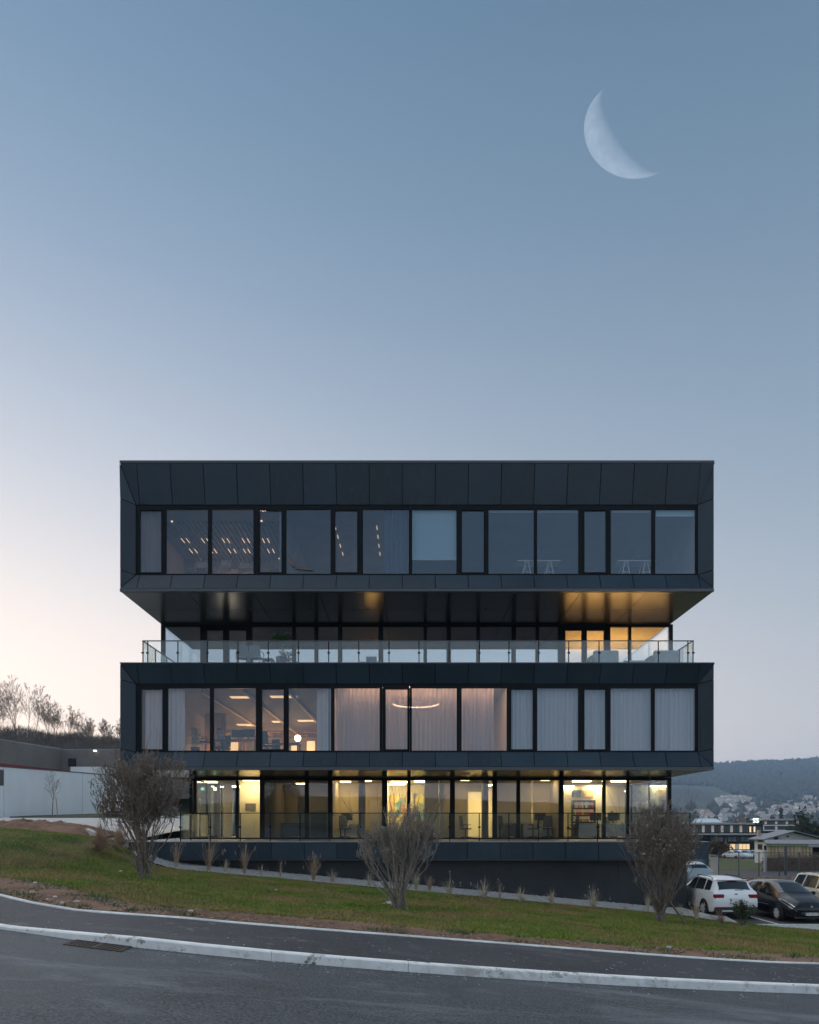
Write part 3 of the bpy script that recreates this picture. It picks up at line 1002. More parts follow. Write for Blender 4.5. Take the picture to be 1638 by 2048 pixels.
t = thing('lounge_chair', 'reclined lounge chair with footrest in the top floor lounge window', 'chair', (WX(598, 28.9), 28.9, F3))
lx = lambda p: WX(p, 28.9)
M_LC = mat('tan_leather', (.15, .105, .085), .5, (.11, .08, .065), 6)
mk('backrest', plate([(lx(588), 28.7, F3 + .35), (lx(597), 28.7, F3 + .30), (lx(589), 28.7, F3 + .78), (lx(584), 28.7, F3 + .80)], 0, -.5), M_LC, t)
mk('seat', plate([(lx(596), 28.7, F3 + .24), (lx(630), 28.7, F3 + .16), (lx(632), 28.7, F3 + .24), (lx(597), 28.7, F3 + .36)], 0, -.5), M_LC, t)
mk('frame', path_tube([(lx(640), 28.72, F3 + .18), (lx(650), 28.72, F3 + .22), (lx(660), 28.72, F3 + .10)], .015), M_SEATW, t)
mk('base', join(tube((lx(610), 28.95, F3), (lx(610), 28.95, F3 + .25), .03), bbox(lx(600), lx(622), 28.75, 29.15, F3, F3 + .03, .01)), M_BLACKP, t)

# terrace furniture
M_CHA = mat('blue_grey_plastic', (.16, .20, .25), .5, (.19, .23, .28), 4)


def stack_chair(label):
    t = thing('terrace_chair', label, 'chair', (0, 0, 0), 'chairs on the terrace')
    mk('seat', bbox(-.25, .25, -.25, .20, .40, .44, .015), M_CHA, t)
    mk('backrest', grid(lambda u, k: (u * (.25 - .02 * k), .20 + .10 * k + .02 * (1 - u * u), .44 + .44 * k), [-1, -.7, 0, .7, 1], [0, .3, .7, 1]), M_CHA, t, smooth=True)
    for sx in (-1, 1):
        mk('leg', tube((sx * .22, -.22, .41), (sx * .24, -.26, 0), .022, .018, 6), M_CHA, t)
        mk('leg', tube((sx * .22, .20, .41), (sx * .24, .30, 0), .022, .018, 6), M_CHA, t)
        mk('armrest', path_tube([(sx * .25, -.20, .42), (sx * .26, -.17, .64), (sx * .25, .24, .66)], .018), M_CHA, t)
    return t


YT = 28.75
tc1 = stack_chair('blue grey plastic chair on the terrace, left of its pair')
place(tc1, (WX(485, YT), YT, TF), math.pi + .25)
tc2 = copy_tree(tc1)
tc2['label'] = 'blue grey plastic chair on the terrace beside the plant'
place(tc2, (WX(513, YT), YT, TF), math.pi - .1)
t = thing('low_table', 'low dark table between terrace chairs and planter', 'table', (WX(535, 29), 29.0, TF))
mk('table_top', bbox(WX(525, 29), WX(547, 29), 28.8, 29.3, TF + .40, TF + .44, .01), M_CHA, t)
for xx in (527, 545):
    for yy in (28.84, 29.26):
        mk('leg', box(WX(xx, 29) - .02, WX(xx, 29) + .02, yy - .02, yy + .02, TF, TF + .398), M_CHA, t)
t = thing('sun_lounger', 'folded dark sun lounger lying on the middle of the terrace', 'lounger', (WX(741, 28.9), 28.9, TF))
mk('frame', join(box(WX(719, 28.9), WX(765, 28.9), 28.6, 28.66, TF + .16, TF + .20), box(WX(719, 28.9), WX(765, 28.9), 29.2, 29.26, TF + .16, TF + .20)), M_TRIM, t)
mk('mattress', bbox(WX(720, 28.9), WX(764, 28.9), 28.66, 29.2, TF + .18, TF + .26, .02), M_CHA, t)
mk('backrest', plate([(WX(733, 28.9), 28.68, TF + .26), (WX(754, 28.9), 28.68, TF + .26), (WX(753, 28.9), 28.95, TF + .54), (WX(732, 28.9), 28.95, TF + .54)], 0, .04), M_CHA, t)
for xx in (722, 762):
    mk('leg', box(WX(xx, 28.9) - .02, WX(xx, 28.9) + .02, 28.62, 28.66, TF, TF + .158), M_TRIM, t)
M_SOFA = mat('pale_upholstery', (.40, .44, .48), .85, (.34, .38, .42), 5)
for a, b, l in ((1180, 1236, 'pale grey armchair left on the right end of the terrace'), (1300, 1356, 'pale grey sofa in the right corner of the terrace')):
    y = 28.95
    x0, x1 = WX(a, y), WX(b, y)
    t = thing('terrace_sofa', l, 'sofa', ((x0 + x1) / 2, y, TF), 'pale sofas on the terrace')
    mk('seat', bbox(x0 + .16, x1 - .16, y - .02, y + .72, TF + .12, TF + .42, .04), M_SOFA, t)
    mk('backrest', bbox(x0 + .10, x1 - .02, y - .22, y - .024, TF + .10, TF + .76, .06), M_SOFA, t)
    mk('armrest', bbox(x0, x0 + .156, y - .02, y + .72, TF + .10, TF + .60, .05), M_SOFA, t)
    mk('armrest', bbox(x1 - .156, x1, y - .02, y + .72, TF + .10, TF + .60, .05), M_SOFA, t)
    mk('base', box(x0 + .05, x1 - .05, y - .18, y + .68, TF, TF + .098), M_BLACKP, t)
t = thing('low_sofa', 'long low pale seat between terrace armchair and corner sofa', 'sofa', (WX(1268, 29), 29.1, TF))
mk('seat', bbox(WX(1246, 29), WX(1297, 29), 28.85, 29.6, TF + .10, TF + .36, .04), M_SOFA, t)
mk('base', box(WX(1248, 29), WX(1295, 29), 28.9, 29.55, TF, TF + .098), M_BLACKP, t)
t = thing('floor_lamp', 'small lit amber lamp on the terrace lounge floor', 'lamp', (WX(1174, 33.4), 33.4, TF))
mk('lamp_globe', lathe([(.03, TF + .28), (.13, TF + .34), (.17, TF + .44), (.13, TF + .54), (.03, TF + .60)], 14, (WX(1174, 33.4), 33.4, 0)), L_AMBER, t, smooth=True)
mk('base', lathe([(.12, TF + .006), (.12, TF + .03), (.02, TF + .05), (.02, TF + .28)], 12, (WX(1174, 33.4), 33.4, 0)), M_BLACKP, t)

# first floor: ring lamp, globe lamp, desks, chairs, plant
t = thing('ring_lamp', 'large glowing ring lamp hanging behind the sheer curtain', 'lamp', (WX(832, 30.2), 30.2, C1 - .9))


def torus(c, R, r, n=40, m=6):
    v, f = [], []
    for i in range(n):
        a = 2 * math.pi * i / n
        for j in range(m):
            b = 2 * math.pi * j / m
            v.append((c[0] + (R + r * math.cos(b)) * math.cos(a), c[1] + (R + r * math.cos(b)) * math.sin(a), c[2] + r * math.sin(b)))
    f = [(i * m + j, ((i + 1) % n) * m + j, ((i + 1) % n) * m + (j + 1) % m, i * m + (j + 1) % m) for i in range(n) for j in range(m)]
    return v, f


zr = WZ(1407, 30.2)
mk('light_ring', torus((WX(832, 30.2), 30.2, zr), 1.02, .020), L_RING, t, smooth=True)
mk('ring_shell', lathe([(1.06, zr - .06), (1.06, zr + .05)], 40, (WX(832, 30.2), 30.2, 0))[:1][0] and (lathe([(1.06, zr - .06), (1.06, zr + .05)], 40, (WX(832, 30.2), 30.2, 0))[0], lathe([(1.06, zr - .06), (1.06, zr + .05)], 40)[1][:-2]), M_BLACKP, t, smooth=True)
mk('cable', join(*[tube((WX(832, 30.2) + .95 * math.cos(a), 30.2 + .95 * math.sin(a), zr + .02), (WX(832, 30.2), 30.2, C1 - .01), .006, n=5) for a in (0.6, 2.7, 4.8)]), M_TRIM, t)
yl = 36.8
t = thing('globe_lamp', 'round glowing globe lamp on a desk in the open office', 'lamp', (WX(595.5, yl), yl, F1 + .8))
zc_ = WZ(1476.5, yl)
mk('lamp_globe', lathe([(.17 * math.sin(math.pi * k / 8) + .001, zc_ - .17 * math.cos(math.pi * k / 8)) for k in range(9)], 16, (WX(595.5, yl), yl, 0)), emis('globe_light', (1.0, .80, .52), 4.5), t, smooth=True)
mk('lamp_base', lathe([(.09, F1 + .752), (.09, F1 + .77), (.02, F1 + .78), (.02, zc_ - .168)], 12, (WX(595.5, yl), yl, 0)), M_BLACKP, t)


def office_desk(x0, x1, y0, y1, z, label, top=M_BLACKP, panel=None, group='desks in the offices'):
    t = thing('office_desk', label, 'desk', ((x0 + x1) / 2, (y0 + y1) / 2, z), group)
    mk('table_top', bbox(x0, x1, y0, y1, z + .72, z + .75, .006), top, t)
    for xx in (x0 + .06, x1 - .06):
        for yy in (y0 + .06, y1 - .06):
            mk('leg', box(xx - .025, xx + .025, yy - .025, yy + .025, z, z + .718), M_TRIM, t)
    if panel:
        mk('front_panel', box(x0 + .1, x1 - .1, y0 + .03, y0 + .05, z + .12, z + .70), panel, t)
    return t


def swivel_chair(label, m=M_BLACKP):
    t = thing('swivel_chair', label, 'chair', (0, 0, 0), 'swivel chairs in the offices')
    mk('seat', bbox(-.25, .25, -.25, .23, .44, .52, .03), m, t)
    mk('backrest', grid(lambda u, k: (u * (.23 - .03 * k * k), .20 + .06 * k + .04 * (1 - u * u), .56 + .56 * k), [-1, -.7, 0, .7, 1], [0, .3, .7, 1]), m, t, smooth=True)
    mk('column', join(tube((0, 0, .10), (0, 0, .44), .03), tube((0, .24, .48), (0, .27, .62), .025)), M_TRIM, t)
    mk('star_base', join(*[tube((0, 0, .10), (.29 * math.cos(a), .29 * math.sin(a), .05), .024, .016, 6) for a in [2 * math.pi * i / 5 for i in range(5)]]), M_BLACKP, t)
    for i in range(5):
        a = 2 * math.pi * i / 5
        mk('caster', lathe([(.028, -.02), (.034, 0), (.028, .02)], 8, (.30 * math.cos(a), .30 * math.sin(a), .034), 'x'), M_BLACKP, t)
    for s in (-1, 1):
        mk('armrest', path_tube([(s * .24, .02, .48), (s * .29, .02, .66), (s * .29, -.16, .68)], .018), M_BLACKP, t)
    return t


office_desk(WX(428, 31), WX(520, 31), 30.2, 31.0, F1, 'dark desk with the seated person in the open office')
office_desk(WX(570, 36.8), WX(625, 36.8), 36.4, 37.2, F1, 'wooden desk carrying the globe lamp', M_WOOD)
office_desk(WX(525, 32), WX(600, 32), 31.6, 32.4, F1, 'dark desk behind the narrow window of the open office')
sc0 = swivel_chair('high black swivel chair beside the plant in the open office')
place(sc0, (WX(412, 29.7), 29.7, F1), -1.2, 1.12)
sc1 = swivel_chair('grey swivel chair facing the bright doorway on the ground floor', M_GREYF)
place(sc1, (WX(931, 33.5), 33.5, F0), 1.1)
for p, y, z, rz, l in ((1009, 33.7, F0, 2.0, 'grey swivel chair right of the bright doorway'), (1066, 33.3, F0, -1.9, 'grey swivel chair turned sideways in a dim ground floor room'),
                       (1096, 34.0, F0, 2.9, 'grey swivel chair pushed back next to the studio wall'), (690, 33.6, F0, .6, 'grey swivel chair at the desk left of the middle shrub')):
    c = copy_tree(sc1)
    c['label'] = l
    place(c, (WX(p, y), y, z), rz, 1.0)
for p, y, z, rz, l in ((536, 30.6, F1, 2.6, 'black swivel chair behind the narrow open office window'), (655, 30.0, F1, 1.7, 'black swivel chair beside the narrow white curtain'),
                       (556, 33.6, F1, 2.9, 'black swivel chair deep in the open office'),
                       (1146, 33.3, F0, -2.2, 'dark swivel chair at the left of the bright corner studio')):
    c = copy_tree(sc0)
    c['label'] = l
    place(c, (WX(p, y), y, z), rz, 1.0)
monitor(WX(476, 30.7), 30.7, F1 + .752, math.pi + .3, 'black monitor in front of the seated person')
monitor(WX(497, 30.5), 30.5, F1 + .752, math.pi, 'second black monitor on the open office desk')

office_desk(WX(676, 33.6), WX(716, 33.6), 34.2, 34.9, F0, 'white desk in the dim room left of the middle shrub', M_WHITEP, M_WHITEP)
office_desk(WX(996, 33.6), WX(1030, 33.6), 33.0, 33.6, F0, 'wooden desk between two mullions right of the bright doorway', M_WOOD, M_WOOD)
office_desk(WX(1046, 33.6), WX(1112, 33.6), 34.0, 34.5, F0, 'long pale desk in the dim room beside the studio', M_WHITEP, M_WHITEP)
office_desk(WX(560, 33.6), WX(604, 33.6), 33.6, 34.3, F0, 'dark desk in the unlit ground floor room', M_BLACKP, M_GREYF)
monitor(WX(694, 34.4), 34.4, F0 + .752, .1, 'black monitor on the desk in the dim left room')
monitor(WX(1080, 34.2), 34.2, F0 + .752, -.2, 'black monitor on the long pale desk')
for a, b, y, h, m, l in ((622, 652, 35.0, 1.3, M_GREYF, 'grey cabinet in the unlit ground floor room'), (741, 760, 34.8, 1.9, M_WHITEP, 'tall white cabinet right in the dim left room'), (836, 848, 34.6, .9, M_WOOD, 'low wooden cabinet under the second painting')):
    t = thing('cabinet', l, 'cabinet', (WX((a + b) / 2, y), y, F0))
    x0_, x1_ = WX(a, y), WX(b, y)
    mk('carcass', bbox(x0_, x1_, y, y + .4, F0 + .05, F0 + h, .01), m, t)
    xm_ = (x0_ + x1_) / 2
    mk('door', box(x0_ + .015, xm_ - .005, y - .018, y - .002, F0 + .08, F0 + h - .03), m, t)
    mk('door', box(xm_ + .005, x1_ - .015, y - .018, y - .002, F0 + .08, F0 + h - .03), m, t)

# corner studio (ground floor right)
office_desk(WX(1150, 33.8), WX(1196, 33.8), 33.5, 34.2, F0, 'white desk at the left of the corner studio', M_WHITEP, M_WHITEP)
office_desk(WX(1199, 33.8), WX(1262, 33.8), 33.5, 34.2, F0, 'white desk at the right of the corner studio', M_WHITEP, M_WHITEP)
monitor(WX(1227, 33.8), 33.8, F0 + .752, .2, 'large dark monitor hiding the seated person in the corner studio', s=1.15)
monitor(WX(1191, 33.9), 33.9, F0 + .752, -.1, 'dark monitor on the left desk of the corner studio')
ys = 38.3
t = thing('binder_shelf', 'dark bookshelf filled with coloured binders in the corner studio', 'shelf', (WX(1167, ys), ys, F0))
bx0, bx1 = WX(1145, ys), WX(1191, ys)
mk('carcass', join(box(bx0, bx0 + .04, ys, ys + .35, F0, F0 + 2.05), box(bx1 - .04, bx1, ys, ys + .35, F0, F0 + 2.05), box(bx0 + .041, bx1 - .041, ys + .32, ys + .345, F0, F0 + 2.05)), M_BLACKP, t)
shz = [F0 + .05 + .39 * i for i in range(6)]
for z in shz:
    mk('shelf_board', box(bx0 + .042, bx1 - .042, ys + .005, ys + .318, z - .02, z), M_BLACKP, t)
bc = [mat('binder_%s' % n, c, .5, tuple(v * .85 for v in c), 6) for n, c in (('red', (.55, .06, .05)), ('blue', (.06, .12, .45)), ('green', (.05, .38, .22)), ('white', (.75, .75, .72)),
                                                                               ('orange', (.70, .22, .05)), ('lime', (.45, .55, .08)), ('teal', (.05, .40, .42)), ('pink', (.60, .12, .25)))]
M_SPINE = mat('binder_label', (.80, .78, .72), .6, (.74, .72, .66), 5)
rnd = random.Random(4)
ORD = ('first', 'second', 'third', 'fourth', 'fifth', 'sixth', 'seventh', 'eighth', 'ninth', 'tenth', 'eleventh', 'twelfth', 'thirteenth', 'fourteenth', 'fifteenth', 'sixteenth', 'seventeenth', 'eighteenth', 'nineteenth', 'twentieth')
for row, z in zip(('lowest filled', 'middle', 'top'), shz[2:5]):
    x = bx0 + .06
    k = 0
    while x < bx1 - .12:
        w = .075
        bcol = bc[rnd.randrange(8)]
        if rnd.random() < .93:
            bb = tag(mk('binder', box(x, x + w, ys + .02, ys + .29, z + .001, z + .32), bcol), '%s binder, %s from the left on the %s shelf of the binder bookshelf' % (bcol.name.split('_')[1], ORD[min(k, 19)], row), 'binder', 'binders in the bookshelf')
            k += 1
            mk('spine_label', box(x + .012, x + w - .012, ys + .015, ys + .0195, z + .15, z + .29), M_SPINE, bb)
        x += w + .006
for a, b, m, l in ((1144, 1163, mat('dark_blue_print', (.05, .08, .14), .5, (.2, .25, .3), 3, contrast=(.5, .6)), 'dark blue poster above the binder shelf'),
                   (1166, 1187, mat('brown_print', (.45, .30, .16), .6, (.25, .15, .08), 2.5, contrast=(.5, .6)), 'brown poster above the binder shelf')):
    p = mk('poster', box(WX(a, 38.9), WX(b, 38.9), 38.94, 38.98, WZ(1594, 38.9), WZ(1580, 38.9)), m, label=l, cat='poster')

# house plants
M_LEAF = mat('house_plant_leaf', (.07, .19, .055), .5, (.12, .26, .08), 9)


def leaf_blades(c, n, L, spread, seed, up=.6, w=.03):
    rnd = random.Random(seed)
    v, f = [], []
    for i in range(n):
        a = rnd.random() * 2 * math.pi
        l = L * (.5 + rnd.random() * .6)
        el = up + rnd.random() * .8
        d = Vector((math.cos(a), math.sin(a), 0))
        s = Vector((-math.sin(a), math.cos(a), 0)) * w
        p = Vector(c) + d * rnd.random() * spread * .3 + Vector((0, 0, rnd.random() * L * .9))
        q1 = p + d * (l * .5 * math.cos(el)) + Vector((0, 0, l * .5 * math.sin(el)))
        q2 = q1 + d * (l * .5) * .9 + Vector((0, 0, -l * .15))
        k = len(v)
        v += [tuple(p), tuple(q1 - s), tuple(q1 + s), tuple(q2)]
        f += [(k, k + 1, k + 2), (k + 1, k + 3, k + 2)]
    return v, f


px_, py_ = WX(563, 29.0), 29.0
t = thing('potted_plant', 'tall leafy plant in a grey pot on the terrace', 'plant', (px_, py_, TF))
mk('pot', lathe([(.20, TF), (.24, TF + .5), (.25, TF + .52), (.22, TF + .52), (.21, TF + .46)], 14, (px_, py_, 0)), M_CHA, t)
mk('stem', join(*[tube((px_ + dx, py_ + dy, TF + .45), (px_ + dx * 3, py_ + dy * 3, TF + 1.25), .015, .008, 5) for dx, dy in ((.03, .02), (-.04, .01), (.01, -.04), (0, .03))]), M_WOOD, t)
mk('foliage', join(leaf_blades((px_, py_, TF + .95), 230, .50, .5, 3, .1, .04), leaf_blades((px_ + .22, py_, TF + .35), 110, .42, .6, 5, -.3, .035)), M_LEAF, t)
px_, py_ = WX(391, 30.2), 30.2
t = thing('office_plant', 'dark drooping plant behind the left open office window', 'plant', (px_, py_, F1))
mk('pot', lathe([(.16, F1), (.2, F1 + .4), (.17, F1 + .4)], 12, (px_, py_, 0)), M_BLACKP, t)
mk('foliage', leaf_blades((px_, py_, F1 + .38), 70, .7, .3, 8, .5, .03), M_LEAF, t)
px_, py_ = WX(1124, 32.9), 33.0


# seated people
def seated_person(label, loc, rz, shirt, hair, lean=.15):
    t = thing('person', label, 'person', (0, 0, 0))
    me = bpy.data.meshes.new('person_skeleton')
    J = {'pel': (0, 0, .50, .145), 'waist': (0, -lean * .3, .68, .125), 'chest': (0, -lean * .8, .92, .150), 'neck': (0, -lean * 1.2, 1.09, .055), 'head': (0, -lean * 1.5, 1.20, .085), 'top': (0, -lean * 1.6, 1.30, .080)}
    for s, n in ((-1, 'l'), (1, 'r')):
        J.update({'hip' + n: (s * .09, -.02, .49, .095), 'knee' + n: (s * .13, -.43, .50, .065), 'ank' + n: (s * .13, -.42, .09, .045), 'toe' + n: (s * .14, -.56, .04, .038),
                  'sh' + n: (s * .18, -lean * .9, 1.02, .062), 'el' + n: (s * .23, -lean - .12, .78, .045), 'wr' + n: (s * .13, -lean - .36, .80, .032), 'ha' + n: (s * .11, -lean - .45, .80, .034)})
    names = list(J)
    ed = [('pel', 'waist'), ('waist', 'chest'), ('chest', 'neck'), ('neck', 'head'), ('head', 'top')]
    for n in 'lr':
        ed += [('pel', 'hip' + n), ('hip' + n, 'knee' + n), ('knee' + n, 'ank' + n), ('ank' + n, 'toe' + n), ('chest', 'sh' + n), ('sh' + n, 'el' + n), ('el' + n, 'wr' + n), ('wr' + n, 'ha' + n)]
    me.from_pydata([J[k][:3] for k in names], [(names.index(a), names.index(b)) for a, b in ed], [])
    o = bpy.data.objects.new('body_skin', me)
    COL.objects.link(o)
    sm = o.modifiers.new('skin', 'SKIN')
    for i, k in enumerate(names):
        me.skin_vertices[0].data[i].radius = (J[k][3], J[k][3])
        me.skin_vertices[0].data[i].use_root = (k == 'pel')
    o.modifiers.new('sub', 'SUBSURF').levels = 1
    dg = bpy.context.evaluated_depsgraph_get()
    ev = o.evaluated_get(dg)
    bm_ = bpy.data.meshes.new_from_object(ev)
    bpy.data.objects.remove(o)
    bm_.materials.clear()
    skin = mat('skin_tone', (.42, .26, .19), .55, (.38, .23, .17), 12)
    trs = mat('dark_trousers', (.03, .03, .04), .9, (.04, .04, .05), 15)
    for m_ in (shirt, skin, trs):
        bm_.materials.append(m_)
    for p in bm_.polygons:
        c = p.center
        p.use_smooth = True
        p.material_index = 1 if (c.z > 1.09 or (c.y < -lean - .30 and c.z > .70)) else (2 if c.z < .58 else 0)
    b = bpy.data.objects.new('body', bm_)
    COL.objects.link(b)
    b.parent = t
    WPOS[b] = Vector()
    mk('hair', lathe([(.094 * math.sin(math.pi * (.5 + .5 * k / 5)) + .001, 1.27 - .115 * math.cos(math.pi * (.5 + .5 * k / 5))) for k in range(6)], 12, (0, -lean * 1.45 + .015, 0)), hair, t, smooth=True)
    return place(t, loc, rz)


M_HAIR = mat('dark_hair', (.03, .02, .015), .6, (.04, .03, .02), 30)
seated_person('person in a pale shirt leaning forward at the open office desk', (WX(448, 31.4), 31.35, F1), -.5, mat('pale_shirt', (.45, .50, .52), .9, (.4, .45, .47), 10), M_HAIR, .2)
c = copy_tree(sc0)
c['label'] = 'black swivel chair the person in the pale shirt sits on'
place(c, (WX(448, 31.4), 31.38, F1 - .02), -.5)
seated_person('dark haired person seated behind the large monitor in the corner studio', (WX(1222, 34.6), 34.65, F0), 0, mat('grey_jumper', (.12, .12, .13), .9, (.1, .1, .11), 10), M_HAIR, .1)
c = copy_tree(sc0)
c['label'] = 'black swivel chair of the person behind the large monitor'
place(c, (WX(1222, 34.6), 34.70, F0 - .02), 0)
# ------------------------------------------------------------------ ground, road, pavement
SLX = 0.091


def lift(X, Y):
    return 0.98 * sstep(-9.0, -13.5, X) * sstep(17, 28, Y)


def lawn_z(X, Y):
    return 0.632 - 0.042 * np.asarray(Y, float) - SLX * np.asarray(X, float) + lift(X, Y)


def road_z(X, Y=0):
    return -0.09 * np.asarray(X, float)


def on_plane(px, py, a, b, c):
    """where the view ray of a pixel meets the plane z = a + bX + cY"""
    Y = (EZ - a) / ((py - HY) / FPX + b * (px - CX) / FPX + c)
    return (px - CX) / FPX * Y, Y


def lawn_pt(px, py):
    X, Y = on_plane(px, py, 0.632, -SLX, -0.042)
    for _ in range(12):
        z = float(lawn_z(X, Y))
        Y = (EZ - z) * FPX / (py - HY) * .5 + Y * .5
        X = (px - CX) / FPX * Y
    return X, Y, float(lawn_z(X, Y))


KF = [(0, 1858), (122, 1876), (241, 1891.5), (366, 1905), (500, 1917.5), (650, 1934), (800, 1941.6), (900, 1949), (1050, 1961), (1300, 1975), (1419, 1980), (1638, 1988)]
EB = [(0, 1781), (61, 1795), (146.5, 1813.7), (244, 1825), (366, 1833.5), (500, 1846), (650, 1860.6), (900, 1880.5), (1050, 1889.6), (1300, 1909.5), (1419, 1917), (1638, 1927.5)]
kp = np.array([on_plane(x, y, 0.0, -.09, 0.0) for x, y in KF])
ep = np.array([on_plane(x, y, 0.15, -.09, 0.0) for x, y in EB])
kc = np.polyfit(kp[:, 0], kp[:, 1], 4)
ec = np.polyfit(ep[:, 0], ep[:, 1], 4)


def curve(c, lo, hi, X):
    """fitted line, continued straight outside the fitted stretch"""
    X = np.asarray(X, float)
    Xc = np.clip(X, lo, hi)
    d = np.polyder(c)
    return np.polyval(c, Xc) + np.polyval(d, Xc) * (X - Xc) * .6


kerb_y = lambda X: curve(kc, kp[0, 0], kp[-1, 0], X)
edge_y = lambda X: np.maximum(curve(ec, ep[0, 0], ep[-1, 0], X), kerb_y(X) + 1.2)
kerb_h = lambda X: 0.055 + 0.085 * sstep(-6.3, -4.0, X)
back_y = lambda X: 27.25 + (25.5 - 27.25) * sstep(10.6, 12.0, X) + 1.9 * sstep(-10.5, -12.5, X)   # far edge of the lawn
soil_y = lambda X: edge_y(X) + 1.25 + 1.5 * sstep(-4.5, -9, X) + .30 * vnoise(X, X * 0, 1.1, 3) + .14 * vnoise(X, X * 0, .35, 5)


def asphalt(name, c1, c2, patch):
    if name in MATS:
        return MATS[name]
    m = mat(name, c1, .75, c2, 26, detail=8, bump=.6, bscale=60, contrast=(.42, .58), col3=patch, scale3=.28, spec=.35)
    return m


M_ROAD = asphalt('road_asphalt', (.082, .088, .098), (.034, .037, .042), (.072, .077, .085))
M_WALK = asphalt('pavement_asphalt', (.050, .052, .060), (.025, .026, .030), (.050, .052, .059))
M_KERB = mat('kerb_concrete', (.76, .76, .74), .85, (.60, .60, .58), 6, bump=.15, bscale=60, col3=(.54, .54, .52), scale3=1.3)


def kerb_mat():
    """pale concrete with tyre scuffs"""
    m = mat('kerb_concrete_scuffed', (.80, .80, .78), .85, (.68, .68, .66), 5, bump=.15, bscale=60)
    t = m.node_tree
    p = t.nodes['Principled BSDF']
    src = p.inputs['Base Color'].links[0].from_socket
    geo = nd(t, 'ShaderNodeNewGeometry')
    n = nd(t, 'ShaderNodeTexNoise')
    n.inputs['Scale'].default_value = 1.7
    n.inputs['Detail'].default_value = 5
    n.inputs['Roughness'].default_value = .75
    t.links.new(geo.outputs['Position'], n.inputs['Vector'])
    mr = nd(t, 'ShaderNodeMapRange', clamp=True)
    mr.inputs[1].default_value, mr.inputs[2].default_value = .565, .64
    t.links.new(n.outputs[0], mr.inputs[0])
    t.links.new(mixc(t, mr.outputs[0], src, (.14, .12, .10)), p.inputs['Base Color'])
    return m


M_KERBF = kerb_mat()


def wear(m, lo, hi, col, scale, stretch, amount):
    """large worn patches and drag marks over an asphalt material"""
    t = m.node_tree
    p = t.nodes['Principled BSDF']
    src = p.inputs['Base Color'].links[0].from_socket
    geo = nd(t, 'ShaderNodeNewGeometry')
    vm = nd(t, 'ShaderNodeVectorMath', operation='MULTIPLY')
    t.links.new(geo.outputs['Position'], vm.inputs[0])
    vm.inputs[1].default_value = stretch
    n = nd(t, 'ShaderNodeTexNoise')
    n.inputs['Scale'].default_value = scale
    n.inputs['Detail'].default_value = 6
    n.inputs['Roughness'].default_value = .7
    n.inputs['Distortion'].default_value = .6
    t.links.new(vm.outputs[0], n.inputs['Vector'])
    mr = nd(t, 'ShaderNodeMapRange', clamp=True)
    mr.inputs[1].default_value, mr.inputs[2].default_value, mr.inputs[4].default_value = lo, hi, amount
    t.links.new(n.outputs[0], mr.inputs[0])
    t.links.new(mixc(t, mr.outputs[0], src, col), p.inputs['Base Color'])


wear(M_ROAD, .52, .66, (.150, .158, .172), .9, (.35, 1.3, 1), .75)
wear(M_ROAD, .54, .64, (.030, .032, .036), .5, (.6, 1.0, 1), .6)
wear(M_WALK, .54, .66, (.085, .088, .096), .8, (.5, 1.2, 1), .7)
wear(M_WALK, .60, .64, (.16, .16, .16), 3.5, (1, 1, 1), .6)
wear(M_ROAD, .56, .66, (.24, .24, .25), 42, (1, 1, 1), .55)
wear(M_ROAD, .56, .64, (.012, .013, .014), 30, (1, 1, 1.3), .6)
wear(M_WALK, .57, .67, (.17, .17, .18), 46, (1, 1, 1), .5)
wear(M_KERBF, .54, .66, (.40, .375, .33), 2.6, (1, 1, 1), .75)
xs_r = np.concatenate([np.linspace(-70, -14, 15), np.linspace(-12, 14, 66), np.linspace(17, 90, 16)])
vs_r = np.linspace(0, 1, 40)


def road_pt(X, k):
    yk = float(kerb_y(X))
    Y = -30 + (yk + .05 + 30) * (1 - (1 - k) ** 1.6)
    z = float(road_z(X)) + .012 * float(vnoise(X, Y, 2.2, 1)) * (1 - sstep(yk - .8, yk, Y))
    return (X, Y, z)


mk('road', grid(road_pt, xs_r.tolist(), vs_r.tolist()), M_ROAD, smooth=True, label='grey asphalt road curving past the lawn', cat='road', kind='structure')


def walk_pt(X, k):
    a, b = float(kerb_y(X)) + .13, float(edge_y(X)) - .06
    return (X, a + (b - a) * k, float(road_z(X)) + float(kerb_h(X)) - .012 + .02 * k)


mk('pavement', grid(walk_pt, xs_r.tolist(), [0, .2, .4, .6, .8, 1]), M_WALK, smooth=True, label='dark asphalt pavement between kerb and edging', cat='pavement', kind='structure')


def kerb_run(name, x0, x1, step, yf, zt, width, height, m, part, label):
    """row of single kerb stones along a line"""
    root = thing(name, label, 'kerb', (0, float(yf(0)), float(road_z(0))), kind='structure')
    x = x0
    while x < x1:
        st = step * (3 if abs(x) > 14 else 1)
        pts = [x + .003, x + st / 2, x + st - .003]
        v, f = [], []
        for q in pts:
            y, z = float(yf(q)), float(zt(q))
            dy = (float(yf(q + .02)) - float(yf(q - .02))) / .04
            n = Vector((-dy, 1, 0)).normalized()
            for o_, zz in ((0, z - height), (.012, z - .02), (.03, z), (width - .01, z + .002), (width, z - .01), (width, z - height)):
                v.append((q + n.x * o_, y + n.y * o_, zz))
        for i in range(2):
            for j in range(5):
                f.append((i * 6 + j, i * 6 + 6 + j, i * 6 + 7 + j, i * 6 + 1 + j))
        f += [tuple(range(5, -1, -1)), tuple(range(12, 18))]
        f = [q[::-1] for q in f]
        mk(part, (v, f), m, root)
        x += st
    return root


